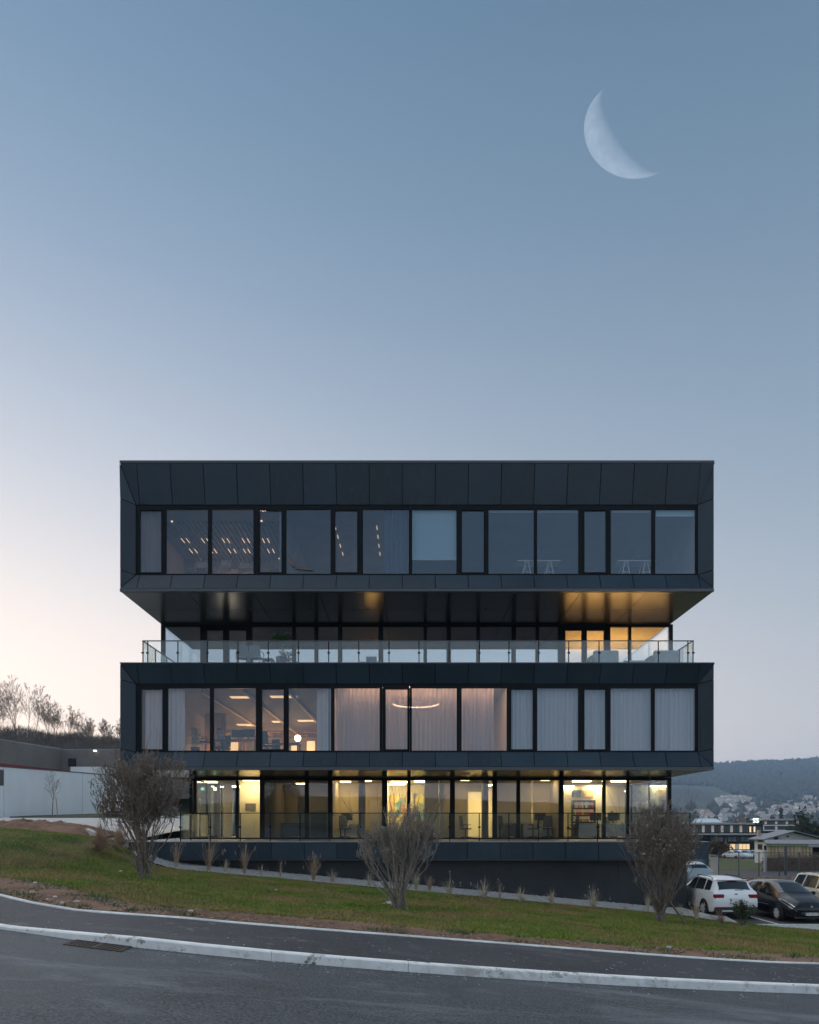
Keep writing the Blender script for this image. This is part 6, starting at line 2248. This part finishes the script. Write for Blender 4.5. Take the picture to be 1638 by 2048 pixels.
fence = thing('wire_fence', 'wire mesh fence with thin grey posts behind the cars', 'fence', (WX(1530, 49), 49, PZ))
fx0, fx1 = WX(1437, 49), WX(1760, 49)
nP = 9
for i in range(nP):
    x = fx0 + (fx1 - fx0) * i / (nP - 1)
    mk('post', box(x - .03, x + .03, 48.97, 49.03, PZ - .1, PZ + 1.75), M_TRIM, fence)
mk('top_rail', tube((fx0, 49, PZ + 1.7), (fx1, 49, PZ + 1.7), .018, n=5), M_TRIM, fence)
S = []
for i in range(90):
    x = fx0 + (fx1 - fx0) * i / 89
    S.append((x, 48.99, PZ, .006, x, 48.99, PZ + 1.68, .006))
for k in range(10):
    S.append((fx0, 48.985, PZ + .1 + k * .17, .006, fx1, 48.985, PZ + .1 + k * .17, .006))
np_mesh('wire_mesh', *tubes_np(S), M_TRIM, fence, kind='stuff')
for a, b, q, l in ((1528, 1531, 1700, 'tall pale concrete post beside the stone wall'), ):
    t = thing('concrete_post', l, 'post', (WX(a, 53), 53, -2))
    mk('shaft', box(WX(a, 53), WX(b + 1, 53), 52.9, 53.1, -2.1, WZ(q, 53)), M_CONC, t)
t = thing('pipe_post', 'dark metal post in front of the wooden shed', 'post', (WX(1571, 50), 50, PZ))
mk('shaft', tube((WX(1571, 50), 50, PZ - .2), (WX(1571, 50), 50, WZ(1692, 50)), .09, .09, 10), M_TRIM, t)
t = thing('waste_box', 'pale beige box beside the dark wall corner behind the shrub', 'box', (WX(1423, 47), 47, PZ))
mk('body', bbox(WX(1415, 47), WX(1431, 47), 46.6, 47.2, PZ - .3, WZ(1712, 47), .03), mat('beige_box', (.55, .50, .42), .7, (.5, .45, .38), 2), t)
mk('lid', bbox(WX(1414, 47), WX(1432, 47), 46.55, 47.25, WZ(1712, 47) + .003, WZ(1710, 47), .02), M_TRIM, t)
t = thing('blue_bin', 'blue container beside the beige box', 'bin', (WX(1408, 47), 47.3, PZ))
mk('body', bbox(WX(1402, 47), WX(1413, 47), 46.9, 47.5, PZ - .3, WZ(1714, 47), .03), mat('blue_plastic', (.05, .16, .30), .5, (.04, .13, .25), 3), t)
mk('lid', bbox(WX(1401.5, 47), WX(1413.5, 47), 46.85, 47.55, WZ(1714, 47) + .003, WZ(1712.5, 47), .02), M_TRIM, t)

# rubble bank between the parking lot and the path
n = 1400
xx = WX(1437, 46) + 13 * rg.random(n)
yy = 43.5 + 4.5 * rg.random(n)
V, F = rocks(n, xx, yy, np.full(n, PZ + .02), .04 + .11 * rg.random(n) ** 2, rg, .6)
np_mesh('rubble', V, F, mat('rubble_brown', (.22, .16, .12), .95, (.15, .12, .10), 1.2), label='brown rubble and clods on the bank behind the cars', cat='rubble', kind='stuff')

# shed with upright boards
YD = 60.0
shed = thing('wooden_shed', 'shed of upright pale boards with a green fascia and grey roof', 'shed', (WX(1578, YD), YD, -2.1))
bw_m = [mat('pale_board_%s' % n, c, .8, tuple(v * .8 for v in c), 3, stretch=(4, 4, .4)) for n, c in (('light', (.64, .52, .33)), ('mid', (.54, .42, .26)), ('dark', (.36, .28, .17)))]
x0, x1 = WX(1533, YD), WX(1624, YD)
nb = 26
for i in range(nb):
    a = x0 + (x1 - x0) * i / nb
    b = x0 + (x1 - x0) * (i + 1) / nb
    mk('board', box(a + .008, b - .008, YD - .03 - .01 * (i % 2), YD, -2.1, WZ(1691, YD) - .01), bw_m[(i * 7 + i // 3) % 3], shed)
mk('back_wall', box(x0 + .02, WX(1700, YD), YD + .01, YD + .5, -2.1, WZ(1691, YD) - .02), M_BACK, shed)
mk('corner_post', box(WX(1571, YD) - .12, WX(1571, YD) + .12, YD - .12, YD - .05, -2.1, WZ(1691, YD) - .01), bw_m[2], shed)
mk('fascia', box(x0 - .1, WX(1613, YD), YD - .22, YD - .16, WZ(1692.5, YD), WZ(1688, YD)), mat('green_fascia', (.16, .26, .10), .6, (.13, .22, .08), 2), shed)
mk('fascia', box(WX(1613, YD) + .01, WX(1720, YD), YD - .22, YD - .16, WZ(1694, YD), WZ(1690.5, YD)), M_CONC, shed)
M_ROOFG = mat('grey_sheet_roof', (.15, .165, .185), .6, (.11, .122, .138), .8, stretch=(2, .3, 1))
zr0, zr1 = WZ(1688, YD), WZ(1681, YD + 3.5)
mk('roof', ([(x0 - .2, YD - .25, zr0), (WX(1720, YD), YD - .25, zr0 - .1), (WX(1720, YD) + 1, YD + 3.5, zr1), (x0 + 1.6, YD + 3.5, zr1), (x0 - .2, YD - .25, zr0 + .06), (WX(1720, YD), YD - .25, zr0 - .04), (WX(1720, YD) + 1, YD + 3.5, zr1 + .06), (x0 + 1.6, YD + 3.5, zr1 + .06)],
            [(3, 2, 1, 0), (4, 5, 6, 7), (0, 1, 5, 4), (1, 2, 6, 5), (2, 3, 7, 6), (3, 0, 4, 7)]), M_ROOFG, shed)

# house with gable
YH = 78.0
hs = thing('gabled_house', 'white gabled house with grey roof and chimney behind the shed', 'house', (WX(1570, YH), YH, -2.6))
M_HW = mat('aged_white_render', (.55, .55, .53), .85, (.42, .42, .40), .7, bump=.1, bscale=10)
hx0, hx1, hxm = WX(1532, YH), WX(1640, YH), WX(1584, YH)
ze, za = WZ(1678, YH), WZ(1663, YH)
zg = -2.8
hy0, hy1 = YH, YH + 2.6
mk('wall', ([(hx0, hy0, zg), (hx1, hy0, zg), (hx1, hy0, ze), (hxm, hy0, za - .12), (hx0, hy0, ze), (hx0, hy1, zg), (hx1, hy1, zg), (hx1, hy1, ze), (hxm, hy1, za - .12), (hx0, hy1, ze)],
            [(0, 1, 2, 3, 4), (9, 8, 7, 6, 5), (0, 4, 9, 5), (1, 6, 7, 2), (2, 7, 8, 3), (4, 3, 8, 9)]), M_HW, hs)


def slab4(a, b, c, d, th):
    v = [a, b, c, d] + [(p[0], p[1], p[2] + th) for p in (a, b, c, d)]
    return v, [(3, 2, 1, 0), (4, 5, 6, 7), (0, 1, 5, 4), (1, 2, 6, 5), (2, 3, 7, 6), (3, 0, 4, 7)]


rf = mk('roof', slab4((hx0 - .6, hy0 - .7, ze - .12), (hxm, hy0 - .7, za), (hxm, hy1 + .3, za), (hx0 - .6, hy1 + .3, ze - .12), .12), M_ROOFG, hs)
mk('roof', slab4((hxm + .01, hy0 - .7, za), (hx1 + .6, hy0 - .7, ze - .12), (hx1 + .6, hy1 + .3, ze - .12), (hxm + .01, hy1 + .3, za), .12), M_ROOFG, hs)
mk('chimney', box(WX(1540, YH), WX(1544.5, YH), YH + 2.6, YH + 3.0, WZ(1673, YH), WZ(1660, YH + 2.6)), mat('pink_brick', (.42, .30, .26), .9, (.34, .24, .2), 4), rf)
for a, b, c, d in ((1547, 1556, 1673, 1679), (1572.5, 1578, 1671, 1674.5)):
    w = mk('window', ring(WX(a, YH), WX(b, YH), WZ(d, YH), WZ(c, YH), WX(a, YH) + .07, WX(b, YH) - .07, WZ(d, YH) + .07, WZ(c, YH) - .07, YH - .04, YH - .004), mat('brown_shutter', (.10, .06, .05), .7, (.08, .05, .04), 3), hs)
    mk('pane', box(WX(a, YH) + .07, WX(b, YH) - .07, YH - .02, YH - .006, WZ(d, YH) + .07, WZ(c, YH) - .07), M_CGLASS, w)

# glazed company building further away
YA = 150.0
ga = thing('glazed_building', 'long two storey glass building with flat roofs and lit windows', 'building', (WX(1460, YA), YA, -6))
M_GB = mat('far_glass', (.05, .06, .07), .12, (.08, .09, .10), .3, spec=.8)
M_LIT = emis('lit_far_window', (1.0, .64, .26), .20)
M_LITD = emis('dim_far_window', (1.0, .72, .42), .028)
ax = lambda p: WX(p, YA)
az = lambda q: WZ(q, YA)
mk('wall', box(ax(1376), ax(1526), YA, YA + 20, -8, az(1649)), M_FRAME, ga)
mk('roof', box(ax(1374), ax(1502), YA - 1.5, YA + 21, az(1649) + .01, az(1645.5)), M_CONC, ga)
mk('roof', box(ax(1374), ax(1546), YA - 3.0, YA - .3, az(1669.5), az(1666.5)), M_CONC, ga)
mk('canopy_edge', box(ax(1374), ax(1546), YA - 3.1, YA - .2, az(1672), az(1669.6)), M_BACK, ga)


def glaz(own, xa, xb, n, q0, q1, fn, y):
    for i in range(n):
        a = xa + (xb - xa) * i / n
        b = xa + (xb - xa) * (i + 1) / n
        w = mk('window', box(a + .06, b - .06, y - .12, y - .02, WZ(q1, y), WZ(q0, y)), fn(i), own)


rnd = random.Random(9)
glaz(ga, ax(1378), ax(1497), 19, 1651, 1664.5, lambda i: M_LITD if i % 3 == 1 else M_GB, YA)
glaz(ga, ax(1498), ax(1523), 6, 1653, 1664.5, lambda i: M_LIT if i in (0, 2) else M_GB, YA)
glaz(ga, ax(1420), ax(1524), 12, 1673.5, 1683, lambda i: mat('pale_far_glass', (.30, .34, .37), .15, (.2, .23, .25), .4) if i in (1, 2, 4, 5, 7, 8) else M_GB, YA)
glaz(ga, ax(1448), ax(1499), 7, 1688, 1698.5, lambda i: M_LIT if i not in (3,) else M_LITD, YA)
sb = mk('sign_block', box(ax(1497), ax(1504), YA + 1, YA + 5, az(1650), az(1635.5)), mat('brown_block', (.06, .045, .04), .7, (.05, .04, .035), 1), ga)
# illuminated double-S shaped sign on the roof
ss = []
for k in (0, 1):
    cx0 = ax(1506 + k * 6.2)
    w = ax(1511) - ax(1506)
    zz0, zz1 = az(1645), az(1637)
    zm = (zz0 + zz1) / 2
    ss.append(path_tube([(cx0 + w, YA, zz1 - .1), (cx0 + w * .3, YA, zz1), (cx0, YA, (zz1 + zm) / 2), (cx0 + w * .4, YA, zm + .03), (cx0 + w, YA, (zm + zz0) / 2), (cx0 + w * .6, YA, zz0), (cx0, YA, zz0 + .1)], .11, 5))
mk('illuminated_letters', join(*ss), emis('sign_light', (.85, 1.0, .85), .4), ga)
YB2 = 190.0
gb = thing('balcony_building', 'three storey glass building with white balcony bands behind the gabled house', 'building', (WX(1560, YB2), YB2, -7))
mk('wall', box(WX(1521, YB2), WX(1598, YB2), YB2, YB2 + 12, -9, WZ(1641, YB2)), M_FRAME, gb)
mk('roof', box(WX(1519, YB2), WX(1600, YB2), YB2 - 1.5, YB2 + 13, WZ(1641, YB2) + .01, WZ(1637.5, YB2)), M_CONC, gb)
for q in (1650, 1660):
    mk('balcony_band', box(WX(1521, YB2), WX(1598, YB2), YB2 - 1.3, YB2 - .2, WZ(q + 1.6, YB2), WZ(q - .4, YB2)), M_WWALL, gb)
glaz(gb, WX(1523, YB2), WX(1597, YB2), 14, 1643, 1648.5, lambda i: M_LITD if i % 4 == 1 else M_GB, YB2)
glaz(gb, WX(1523, YB2), WX(1597, YB2), 14, 1652.5, 1659, lambda i: M_LITD if i in (0, 5) else M_GB, YB2)
hb = thing('blue_roof_hall', 'hall with a pale blue roof behind the glass building', 'hall', (WX(1412, 210), 210, -8))
mk('wall', box(WX(1384, 210), WX(1442, 210), 210, 235, -10, WZ(1645, 210)), M_HW, hb)
mk('roof', ([(WX(1382, 210), 209, WZ(1645, 210)), (WX(1444, 210), 209, WZ(1645, 210)), (WX(1434, 235), 236, WZ(1637, 236)), (WX(1390, 236), 236, WZ(1637, 236))], [(0, 1, 2, 3)]), mat('pale_blue_roof', (.34, .42, .48), .5, (.30, .38, .44), .2), hb)

# small parked cars far off
FARP = [paint('far_white', (.55, .58, .6)), paint('far_teal', (.10, .22, .26)), paint('far_silver', (.36, .37, .38)), paint('far_dark', (.04, .045, .05)), paint('far_beige', (.45, .40, .34))]
for i, (px, l) in enumerate(((1468, 'silver car leftmost in the far parking row'), (1484, 'white car in the far parking row left of the teal one'), (1501, 'dark teal car in the far parking row'), (1515, 'beige car rightmost in the far parking row'), (1454, 'dark car half hidden by the far tree'))):
    Yc = 118.0 + i * 1.2
    zc2 = float(terrain(WX(px, Yc), Yc)) + .02
    t = thing('parked_car', l, 'car', (0, 0, 0), 'far parked cars')
    Bf = Body(HATCH)
    v, f = [], []
    SS = np.linspace(0, Bf.L, 14)
    for s in SS:
        r = [Bf.row(s)[k] for k in (0, 2, 5, 6, 7, 10)]
        v += [(x, s - 2, z) for x, z in r] + [(-x, s - 2, z) for x, z in r[::-1]]
    for a in range(13):
        for k in range(11):
            f.append((a * 12 + k, (a + 1) * 12 + k, (a + 1) * 12 + k + 1, a * 12 + k + 1))
    f += [tuple(range(12)), tuple(range(13 * 12, 14 * 12))[::-1]]
    mk('body', (v, f), FARP[(2, 0, 1, 4, 3)[i]], t, smooth=True)
    for sg in (1, -1):
        mk('side_window', grid(lambda a, k: (sg * (Bf.side(1.3 + a * 2.1 + (.3 - .3 * a) * k, .05 + .85 * k)[0] + .01), 1.3 + a * 2.1 + (.3 - .3 * a) * k - 2, Bf.side(1.3 + a * 2.1, .05 + .85 * k)[1]), [0, .5, 1], [0, 1]), M_CGLASS, t)
        for s in (.8, 3.3):
            mk('wheel', lathe([(.2, -.1), (.30, -.08), (.30, .08), (.2, .1)], 12, (sg * .80, s - 2, .30), 'x'), M_TYRE, t)
    mk('windscreen', grid(lambda a, k: (Bf.top(1.05 + .62 * k, a * .9)[0], 1.05 + .62 * k - 2.01, Bf.top(1.05 + .62 * k, a * .9)[1] + .012), [-1, 0, 1], [0, 1]), M_CGLASS, t)
    place(t, (WX(px, Yc), Yc, zc2), (.35, .3, .4, .25, .35)[i])

# trees in the valley
M_EVER = mat('evergreen_leaf', (.030, .042, .022), .8, (.045, .055, .030), .6, spec=.1)
M_BRN = mat('winter_twigs_mass', (.115, .085, .065), .95, (.085, .062, .050), .5, spec=.05)
M_CONI = mat('conifer_needles', (.018, .032, .022), .85, (.028, .042, .028), .6, spec=.1)
leafy_tree('broad_tree', 'dark evergreen tree at the right edge above the gabled house', 1612, 1680, 1618, 62, 120, 3, M_EVER, 1500, size=.28)
leafy_tree('broad_tree', 'dark tree left of the lit windows of the glass building', 1432, 1715, 1683, 30, 95, 4, M_BRN, 700, size=.25)
leafy_tree('conifer', 'dark pointed conifer in front of the town', 1562, 1640, 1617, 12, 420, 5, M_CONI, 500, conifer=True, size=.7)
leafy_tree('broad_tree', 'round dark tree left of the pointed conifer', 1545, 1640, 1622, 14, 420, 6, M_CONI, 400, size=.8)
for i, (px, top, w) in enumerate(((1390, 1624, 40), (1412, 1620, 46), (1436, 1626, 36), (1478, 1628, 30), (1592, 1622, 44), (1630, 1624, 40))):
    leafy_tree('valley_tree', ['bare tree crown behind the hall, leftmost', 'widest bare crown behind the blue roof hall', 'bare crown right of the blue roof hall', 'bare crown above the glass building roof', 'bare crown left of the dark evergreen', 'bare crown behind the dark evergreen', 'bare crown at the right edge of the valley'][i],
               px, 1640, top, w, 300 + 12 * i, 40 + i, M_BRN, 700, 'bare crowns in the valley', size=.55)

# town on the slope: small houses that nothing tells apart
M_TW = [mat('town_wall_%d' % i, c, .85, tuple(v * .9 for v in c), .2) for i, c in enumerate(((.80, .78, .75), (.74, .68, .60), (.72, .72, .72), (.78, .72, .68)))]
M_TR = [mat('town_roof_%d' % i, c, .85, tuple(v * .8 for v in c), .3) for i, c in enumerate(((.30, .20, .16), (.26, .24, .23), (.34, .27, .23)))]


def house_proto(i, wm, rm):
    t = thing('town_house', 'small pale house among others on the far hillside', 'house', (0, 0, 0), 'houses of the far town')
    w, d, h, r = 6.0 + i % 3, 5.0, 5.2, 2.4
    mk('wall', ([(-w, -d, -2), (w, -d, -2), (w, d, -2), (-w, d, -2), (-w, -d, h), (w, -d, h), (w, d, h), (-w, d, h), (-w, 0, h + r - .1), (w, 0, h + r - .1)],
                [(0, 1, 5, 4), (1, 2, 6, 9, 5), (2, 3, 7, 6), (3, 0, 4, 8, 7), (4, 5, 9, 8), (6, 7, 8, 9)]), wm, t)
    mk('roof', join(slab4((-w - .5, -d - .6, h - .3), (w + .5, -d - .6, h - .3), (w + .5, 0, h + r), (-w - .5, 0, h + r), .25), slab4((-w - .5, .01, h + r), (w + .5, .01, h + r), (w + .5, d + .6, h - .3), (-w - .5, d + .6, h - .3), .25)), rm, t)
    for k in (-.5, 0, .5):
        mk('window', box(k * w - .6, k * w + .6, -d - .06, -d - .01, 1.6, 3.2), M_CGLASS, t)
    return t


protos = []
rnd = random.Random(77)
spots = []
for k in range(900):
    px = rnd.uniform(1385, 1648)
    Y = rnd.uniform(560, 1280)
    z = float(terrain(WX(px, Y), Y))
    q = HY - (z - EZ) / Y * FPX
    c1 = 1592 + 14 * ((px - 1460) / 60) ** 2 if px < 1520 else 1625 - (px - 1520) * .28
    if px < 1428 and q < 1628:
        continue
    if q < c1 or q > 1642:
        continue
    if any(abs(px - s[0]) < 5.5 and abs(q - s[1]) < 2.6 for s in spots):
        continue
    spots.append((px, q, Y, z))
    if len(spots) >= 170:
        break
for k, (px, q, Y, z) in enumerate(spots):
    if k < 8:
        t = house_proto(k, M_TW[k % 4], M_TR[k % 3])
        protos.append(t)
    else:
        t = copy_tree(protos[k % 8])
    place(t, (WX(px, Y), Y, z), rnd.uniform(-.7, .7), rnd.uniform(.5, 1.0))
# street lamps glowing in the town
for i in range(16):
    px, Y = rnd.uniform(1390, 1630), rnd.uniform(330, 900)
    z = float(terrain(WX(px, Y), Y))
    t = thing('street_lamp', 'tiny glowing orange street lamp in the far town', 'street lamp', (WX(px, Y), Y, z), 'street lamps of the far town')
    x = WX(px, Y)
    mk('pole', tube((x, Y, z - 1), (x, Y, z + 8), .12, .08, 5), M_TRIM, t)
    mk('lamp_head', lathe([(.2, z + 7.6), (.5, z + 8.0), (.2, z + 8.4)], 8, (x, Y, 0)), emis('town_lamp', (1, .62, .28), 1.6), t)

# wood on the far hills: one mass of crowns
rg = np.random.default_rng(5)
n = 26000
Y = 700 + 1700 * rg.random(n)
X = (.30 + .55 * rg.random(n)) * Y
Z = terrain(X, Y)
q = HY - (Z - EZ) / Y * FPX
px_v = X / Y * FPX + CX
open_f = (vnoise(X, Y, 170, 9) + .35 * vnoise(X, Y, 60, 4))
keep = (q < 1566 + 10 * vnoise(X, Y, 120, 7)) | ((open_f > .05) & (q < 1600)) | ((open_f > .15) & (q < 1650)) | (rg.random(n) < .06)
keep &= ~((px_v < 1500) & (q > 1572) & (q < 1612) & (open_f < .35))
X, Y, Z = X[keep], Y[keep], Z[keep]
m_ = len(X)
s = 4.0 + 4.0 * rg.random(m_)
V, F = rocks(m_, X, Y, Z + s * .6, s, rg, 1.15)
np_mesh('forest', V, F, mat('forest_crowns', (.060, .052, .046), .95, (.038, .042, .036), .02, detail=6, contrast=(.4, .6), spec=.05), label='grey winter forest covering the far hill', cat='forest', kind='stuff')

# behind the camera (seen mirrored in the glass): a hill and two trees across the road
XX2, YY2 = np.meshgrid(np.linspace(-700, 760, 50), np.linspace(-900, -60, 30))
ZZ2 = -3 + 16 * np.exp(-((XX2 + 40) / 260) ** 2) * sstep(-120, -520, YY2) + 14 * sstep(-200, -700, YY2) + 4 * vnoise(XX2, YY2, 60, 2)
I2 = (np.arange(29)[:, None] * 50 + np.arange(49)[None]).ravel()
np_mesh('hills', np.c_[XX2.ravel(), YY2.ravel(), ZZ2.ravel()], np.c_[I2, I2 + 1, I2 + 51, I2 + 50], M_LAND, smooth=True, label='dark hill across the road mirrored in the windows', cat='hill', kind='structure')
for px, H, l, sd_ in ((560, 6.5, 'dark leafy tree mirrored in the ground floor glass', 5), ):
    Xb, Yb = WX(px, 2 * Y2 + 9) , -9.0
    zb = float(road_z(Xb)) + .2
    t = thing('roadside_tree', l, 'tree', (Xb, Yb, zb))
    mk('trunk', tube((Xb, Yb, zb - .3), (Xb, Yb, zb + H * .6), .12, .05, 7), M_BARK2, t)
    rg2 = np.random.default_rng(sd_)
    n = 2600
    c = rg2.normal(0, 1, (n, 3)) * [1.1, 1.0, 1.25] + [Xb, Yb, zb + H * .52]
    V = (c[:, None, :] + rg2.normal(0, .10, (n, 3, 3))).reshape(-1, 3)
    np_mesh('crown', V, np.arange(3 * n).reshape(-1, 3), M_EVER, t)

for c, d in ((1689, 1700), (1679.5, 1684.5)):                  # on the narrow left flank
    ya, yb = YH + .8, YH + 1.8
    w = mk('window', box(hx0 - .05, hx0 - .004, ya, yb, WZ(d, YH), WZ(c, YH)), MATS['brown_shutter'], hs)
    mk('pane', box(hx0 - .06, hx0 - .051, ya + .12, yb - .12, WZ(d, YH) + .1, WZ(c, YH) - .1), M_CGLASS, w)

# ------------------------------------------------------------------ small things on the ground
kx, ky = on_plane(195, 1893, 0, -.09, 0)
t = thing('drain_grate', 'rusty drain grate in the road at the foot of the kerb', 'drain', (kx, ky, float(road_z(kx))))
M_RUST = mat('rusty_iron', (.060, .044, .036), .8, (.045, .034, .028), 12, bump=.4, bscale=60)
dyk = float(kerb_y(kx + .2) - kerb_y(kx - .2)) / .4


def gpt(u, v, dz):
    X = kx + u
    return (X, float(kerb_y(X)) - v, float(road_z(X)) + dz)


mk('pit', ([gpt(-.42, .03, .006), gpt(.42, .03, .006), gpt(.42, .40, .006), gpt(-.42, .40, .006)], [(0, 3, 2, 1)]), M_BACK, t)
for u0, u1, v0, v1 in ((-.44, .44, .02, .045), (-.44, .44, .385, .41), (-.44, -.415, .045, .385), (.415, .44, .045, .385), (-.015, .015, .045, .385)):
    v = [gpt(a, b, z) for z in (.004, .018) for a, b in ((u0, v0), (u1, v0), (u1, v1), (u0, v1))]
    mk('grate_frame', (v, [q[::-1] for q in BOXF]), M_RUST, t)
for i in range(14):
    u = -.39 + i * .06
    if abs(u) < .02:
        continue
    v = [gpt(a, b, z) for z in (.006, .016) for a, b in ((u - .016, .046), (u + .016, .046), (u + .016, .384), (u - .016, .384))]
    mk('grate_bar', (v, [q[::-1] for q in BOXF]), M_RUST, t)


def stone(px, py, wpx, label, m, seed, zoff=0.0):
    X, Y = on_plane(px, py, .25, -.09, -.01)
    z = float(lawn_h(X, Y)) + zoff
    r = wpx / FPX * Y / 2
    rg = random.Random(seed)
    v, f = [], []
    n = 9
    for j in range(6):
        th = math.pi * j / 5
        for i in range(n):
            a = 2 * math.pi * i / n
            k = r * (1 + rg.uniform(-.16, .16))
            v.append((X + k * math.sin(th) * math.cos(a), Y + k * .8 * math.sin(th) * math.sin(a), z + r * .35 - k * .62 * math.cos(th)))
    f = [(j * n + i, j * n + (i + 1) % n, (j + 1) * n + (i + 1) % n, (j + 1) * n + i) for j in range(5) for i in range(n)]
    mk('stone', (v, f), m, smooth=True, label=label, cat='stone', group='loose stones')


M_STW = mat('pale_stone', (.48, .47, .45), .85, (.36, .35, .33), 9)
M_STT = mat('tan_stone', (.36, .28, .21), .85, (.28, .21, .16), 9)
for i, (px, py, w, l, m) in enumerate(((154, 1802, 15, 'largest white stone on the soil near the left kerb', M_STW), (125, 1803, 12, 'pale stone left of the largest white one', M_STW), (98, 1797, 13, 'tan stone on the soil, leftmost of four', M_STT),
                                       (111, 1792, 11, 'grey stone behind the tan one', M_STW), (66, 1783, 13, 'flat tan stone near the left soil edge', M_STT), (70, 1758, 10, 'small white stone at the lawn edge on the left', M_STW),
                                       (382, 1829, 16, 'flat pale stone on the soil below the left shrub', M_STW), (551, 1763, 7, 'tiny white stone on the lawn left of the middle shrub', M_STW), (1338, 1896, 11, 'white stone on the dark soil at the right', M_STW),
                                       (1446, 1915, 9, 'small grey stone close to the right edging', M_STW), (1082, 1887, 6, 'tiny white stone on the reddish soil', M_STW), (241, 1726, 9, 'white stone beside the fountain grass', M_STW))):
    stone(px, py, w, l, m, i, .0)
X, Y, z = lawn_pt(779, 1813)
mk('plastic_bag', join(leaf_blades((X, Y, z), 14, .16, .3, 2, .2, .06)), mat('white_plastic_litter', (.62, .63, .62), .5, (.5, .5, .5), 9), label='crumpled white litter at the foot of the middle shrub', cat='litter')
X, Y, z = lawn_pt(1563, 1849)
t = thing('manhole_cover', 'flat grey manhole cover in the lawn at the right', 'manhole', (X, Y, z))
mk('rim', lathe([(.55, z - .05), (.55, z + .075), (.47, z + .075)], 24, (X, Y, 0)), M_CONC, t)
mk('cover', lathe([(.46, z), (.46, z + .085), (.43, z + .09)], 24, (X, Y, 0)), mat('grey_cast_iron', (.20, .21, .22), .6, (.15, .16, .17), 6), t)

# ------------------------------------------------------------------ air: thin blue haze over the valley
hv = bpy.data.materials.new('haze_air')
hv.use_nodes = True
hv.node_tree.nodes.remove(hv.node_tree.nodes['Principled BSDF'])
pv = hv.node_tree.nodes.new('ShaderNodeVolumePrincipled')
pv.inputs['Color'].default_value = (.50, .74, 1.0, 1)
pv.inputs['Density'].default_value = HAZE
pv.inputs['Anisotropy'].default_value = .2
hv.node_tree.links.new(pv.outputs[0], hv.node_tree.nodes['Material Output'].inputs['Volume'])
mk('haze', box(-780, 3750, -950, 3300, float(ZZ.min()) - 1.5, 250), hv, label='thin bluish evening haze over the valley', cat='haze', kind='stuff')

# ------------------------------------------------------------------ moon: the sunlit lune of a far sphere
DM = 9000.0
mc = Vector(W(1268, 258, 1.0)) - Vector((0, 0, EZ))
mc = Vector((0, 0, EZ)) + mc * DM
RM = 100 / FPX * DM
view = (Vector((0, 0, EZ)) - mc).normalized()
right = Vector((1, 0, 0))
upv = Vector((0, 0, 1))
ax_l = (right * -.832 - upv * .553).normalized()             # towards the lit limb, lower left
ax_t = Vector((0, -1, 0)).cross(ax_l).normalized()           # along the line of the horns
v, f = [], []
nu, nv = 48, 14
for i in range(nu + 1):
    a = -math.pi / 2 + math.pi * i / nu
    for j in range(nv + 1):
        k = j / nv
        e = math.cos(a) * (1 - k * (1 - .36))                # from limb to terminator ellipse
        x, y = math.sin(a), e
        h = math.sqrt(max(0, 1 - x * x - y * y))
        p = mc + (ax_t * x + ax_l * y + view * h) * RM
        v.append(tuple(p))
for i in range(nu):
    for j in range(nv):
        f.append((i * (nv + 1) + j, (i + 1) * (nv + 1) + j, (i + 1) * (nv + 1) + j + 1, i * (nv + 1) + j + 1))
mm = bpy.data.materials.new('moon_surface')
mm.use_nodes = True
t = mm.node_tree
t.nodes.remove(t.nodes['Principled BSDF'])
geo = nd(t, 'ShaderNodeNewGeometry')
at = nd(t, 'ShaderNodeAttribute', attribute_name='sunlit')
nz = nd(t, 'ShaderNodeTexNoise')
nz.inputs['Scale'].default_value = .007
nz.inputs['Detail'].default_value = 7
nz.inputs['Roughness'].default_value = .65
t.links.new(geo.outputs['Position'], nz.inputs['Vector'])
lit = math_n(t, 'MULTIPLY', at.outputs['Fac'], math_n(t, 'MULTIPLY_ADD', nz.outputs[0], 1.5, .2))
em = nd(t, 'ShaderNodeEmission')
em.inputs[0].default_value = (.88, .93, 1, 1)
t.links.new(math_n(t, 'MULTIPLY', lit, .052), em.inputs[1])
tr = nd(t, 'ShaderNodeBsdfTransparent')
ad = nd(t, 'ShaderNodeAddShader')
t.links.new(em.outputs[0], ad.inputs[0])
t.links.new(tr.outputs[0], ad.inputs[1])
t.links.new(ad.outputs[0], t.nodes['Material Output'].inputs[0])
lit_v = [min(1.0, 1.35 * (1 - j / nv) ** .75) * (.55 + .45 * abs(math.cos(-math.pi / 2 + math.pi * i / nu)) ** .5) for i in range(nu + 1) for j in range(nv + 1)]
mo = mk('moon', (v, f), mm, smooth=True, label='pale crescent moon in the blue sky', cat='moon')
att = mo.data.attributes.new('sunlit', 'FLOAT', 'POINT')       # sunlight on the moon, from limb to terminator
att.data.foreach_set('value', lit_v)
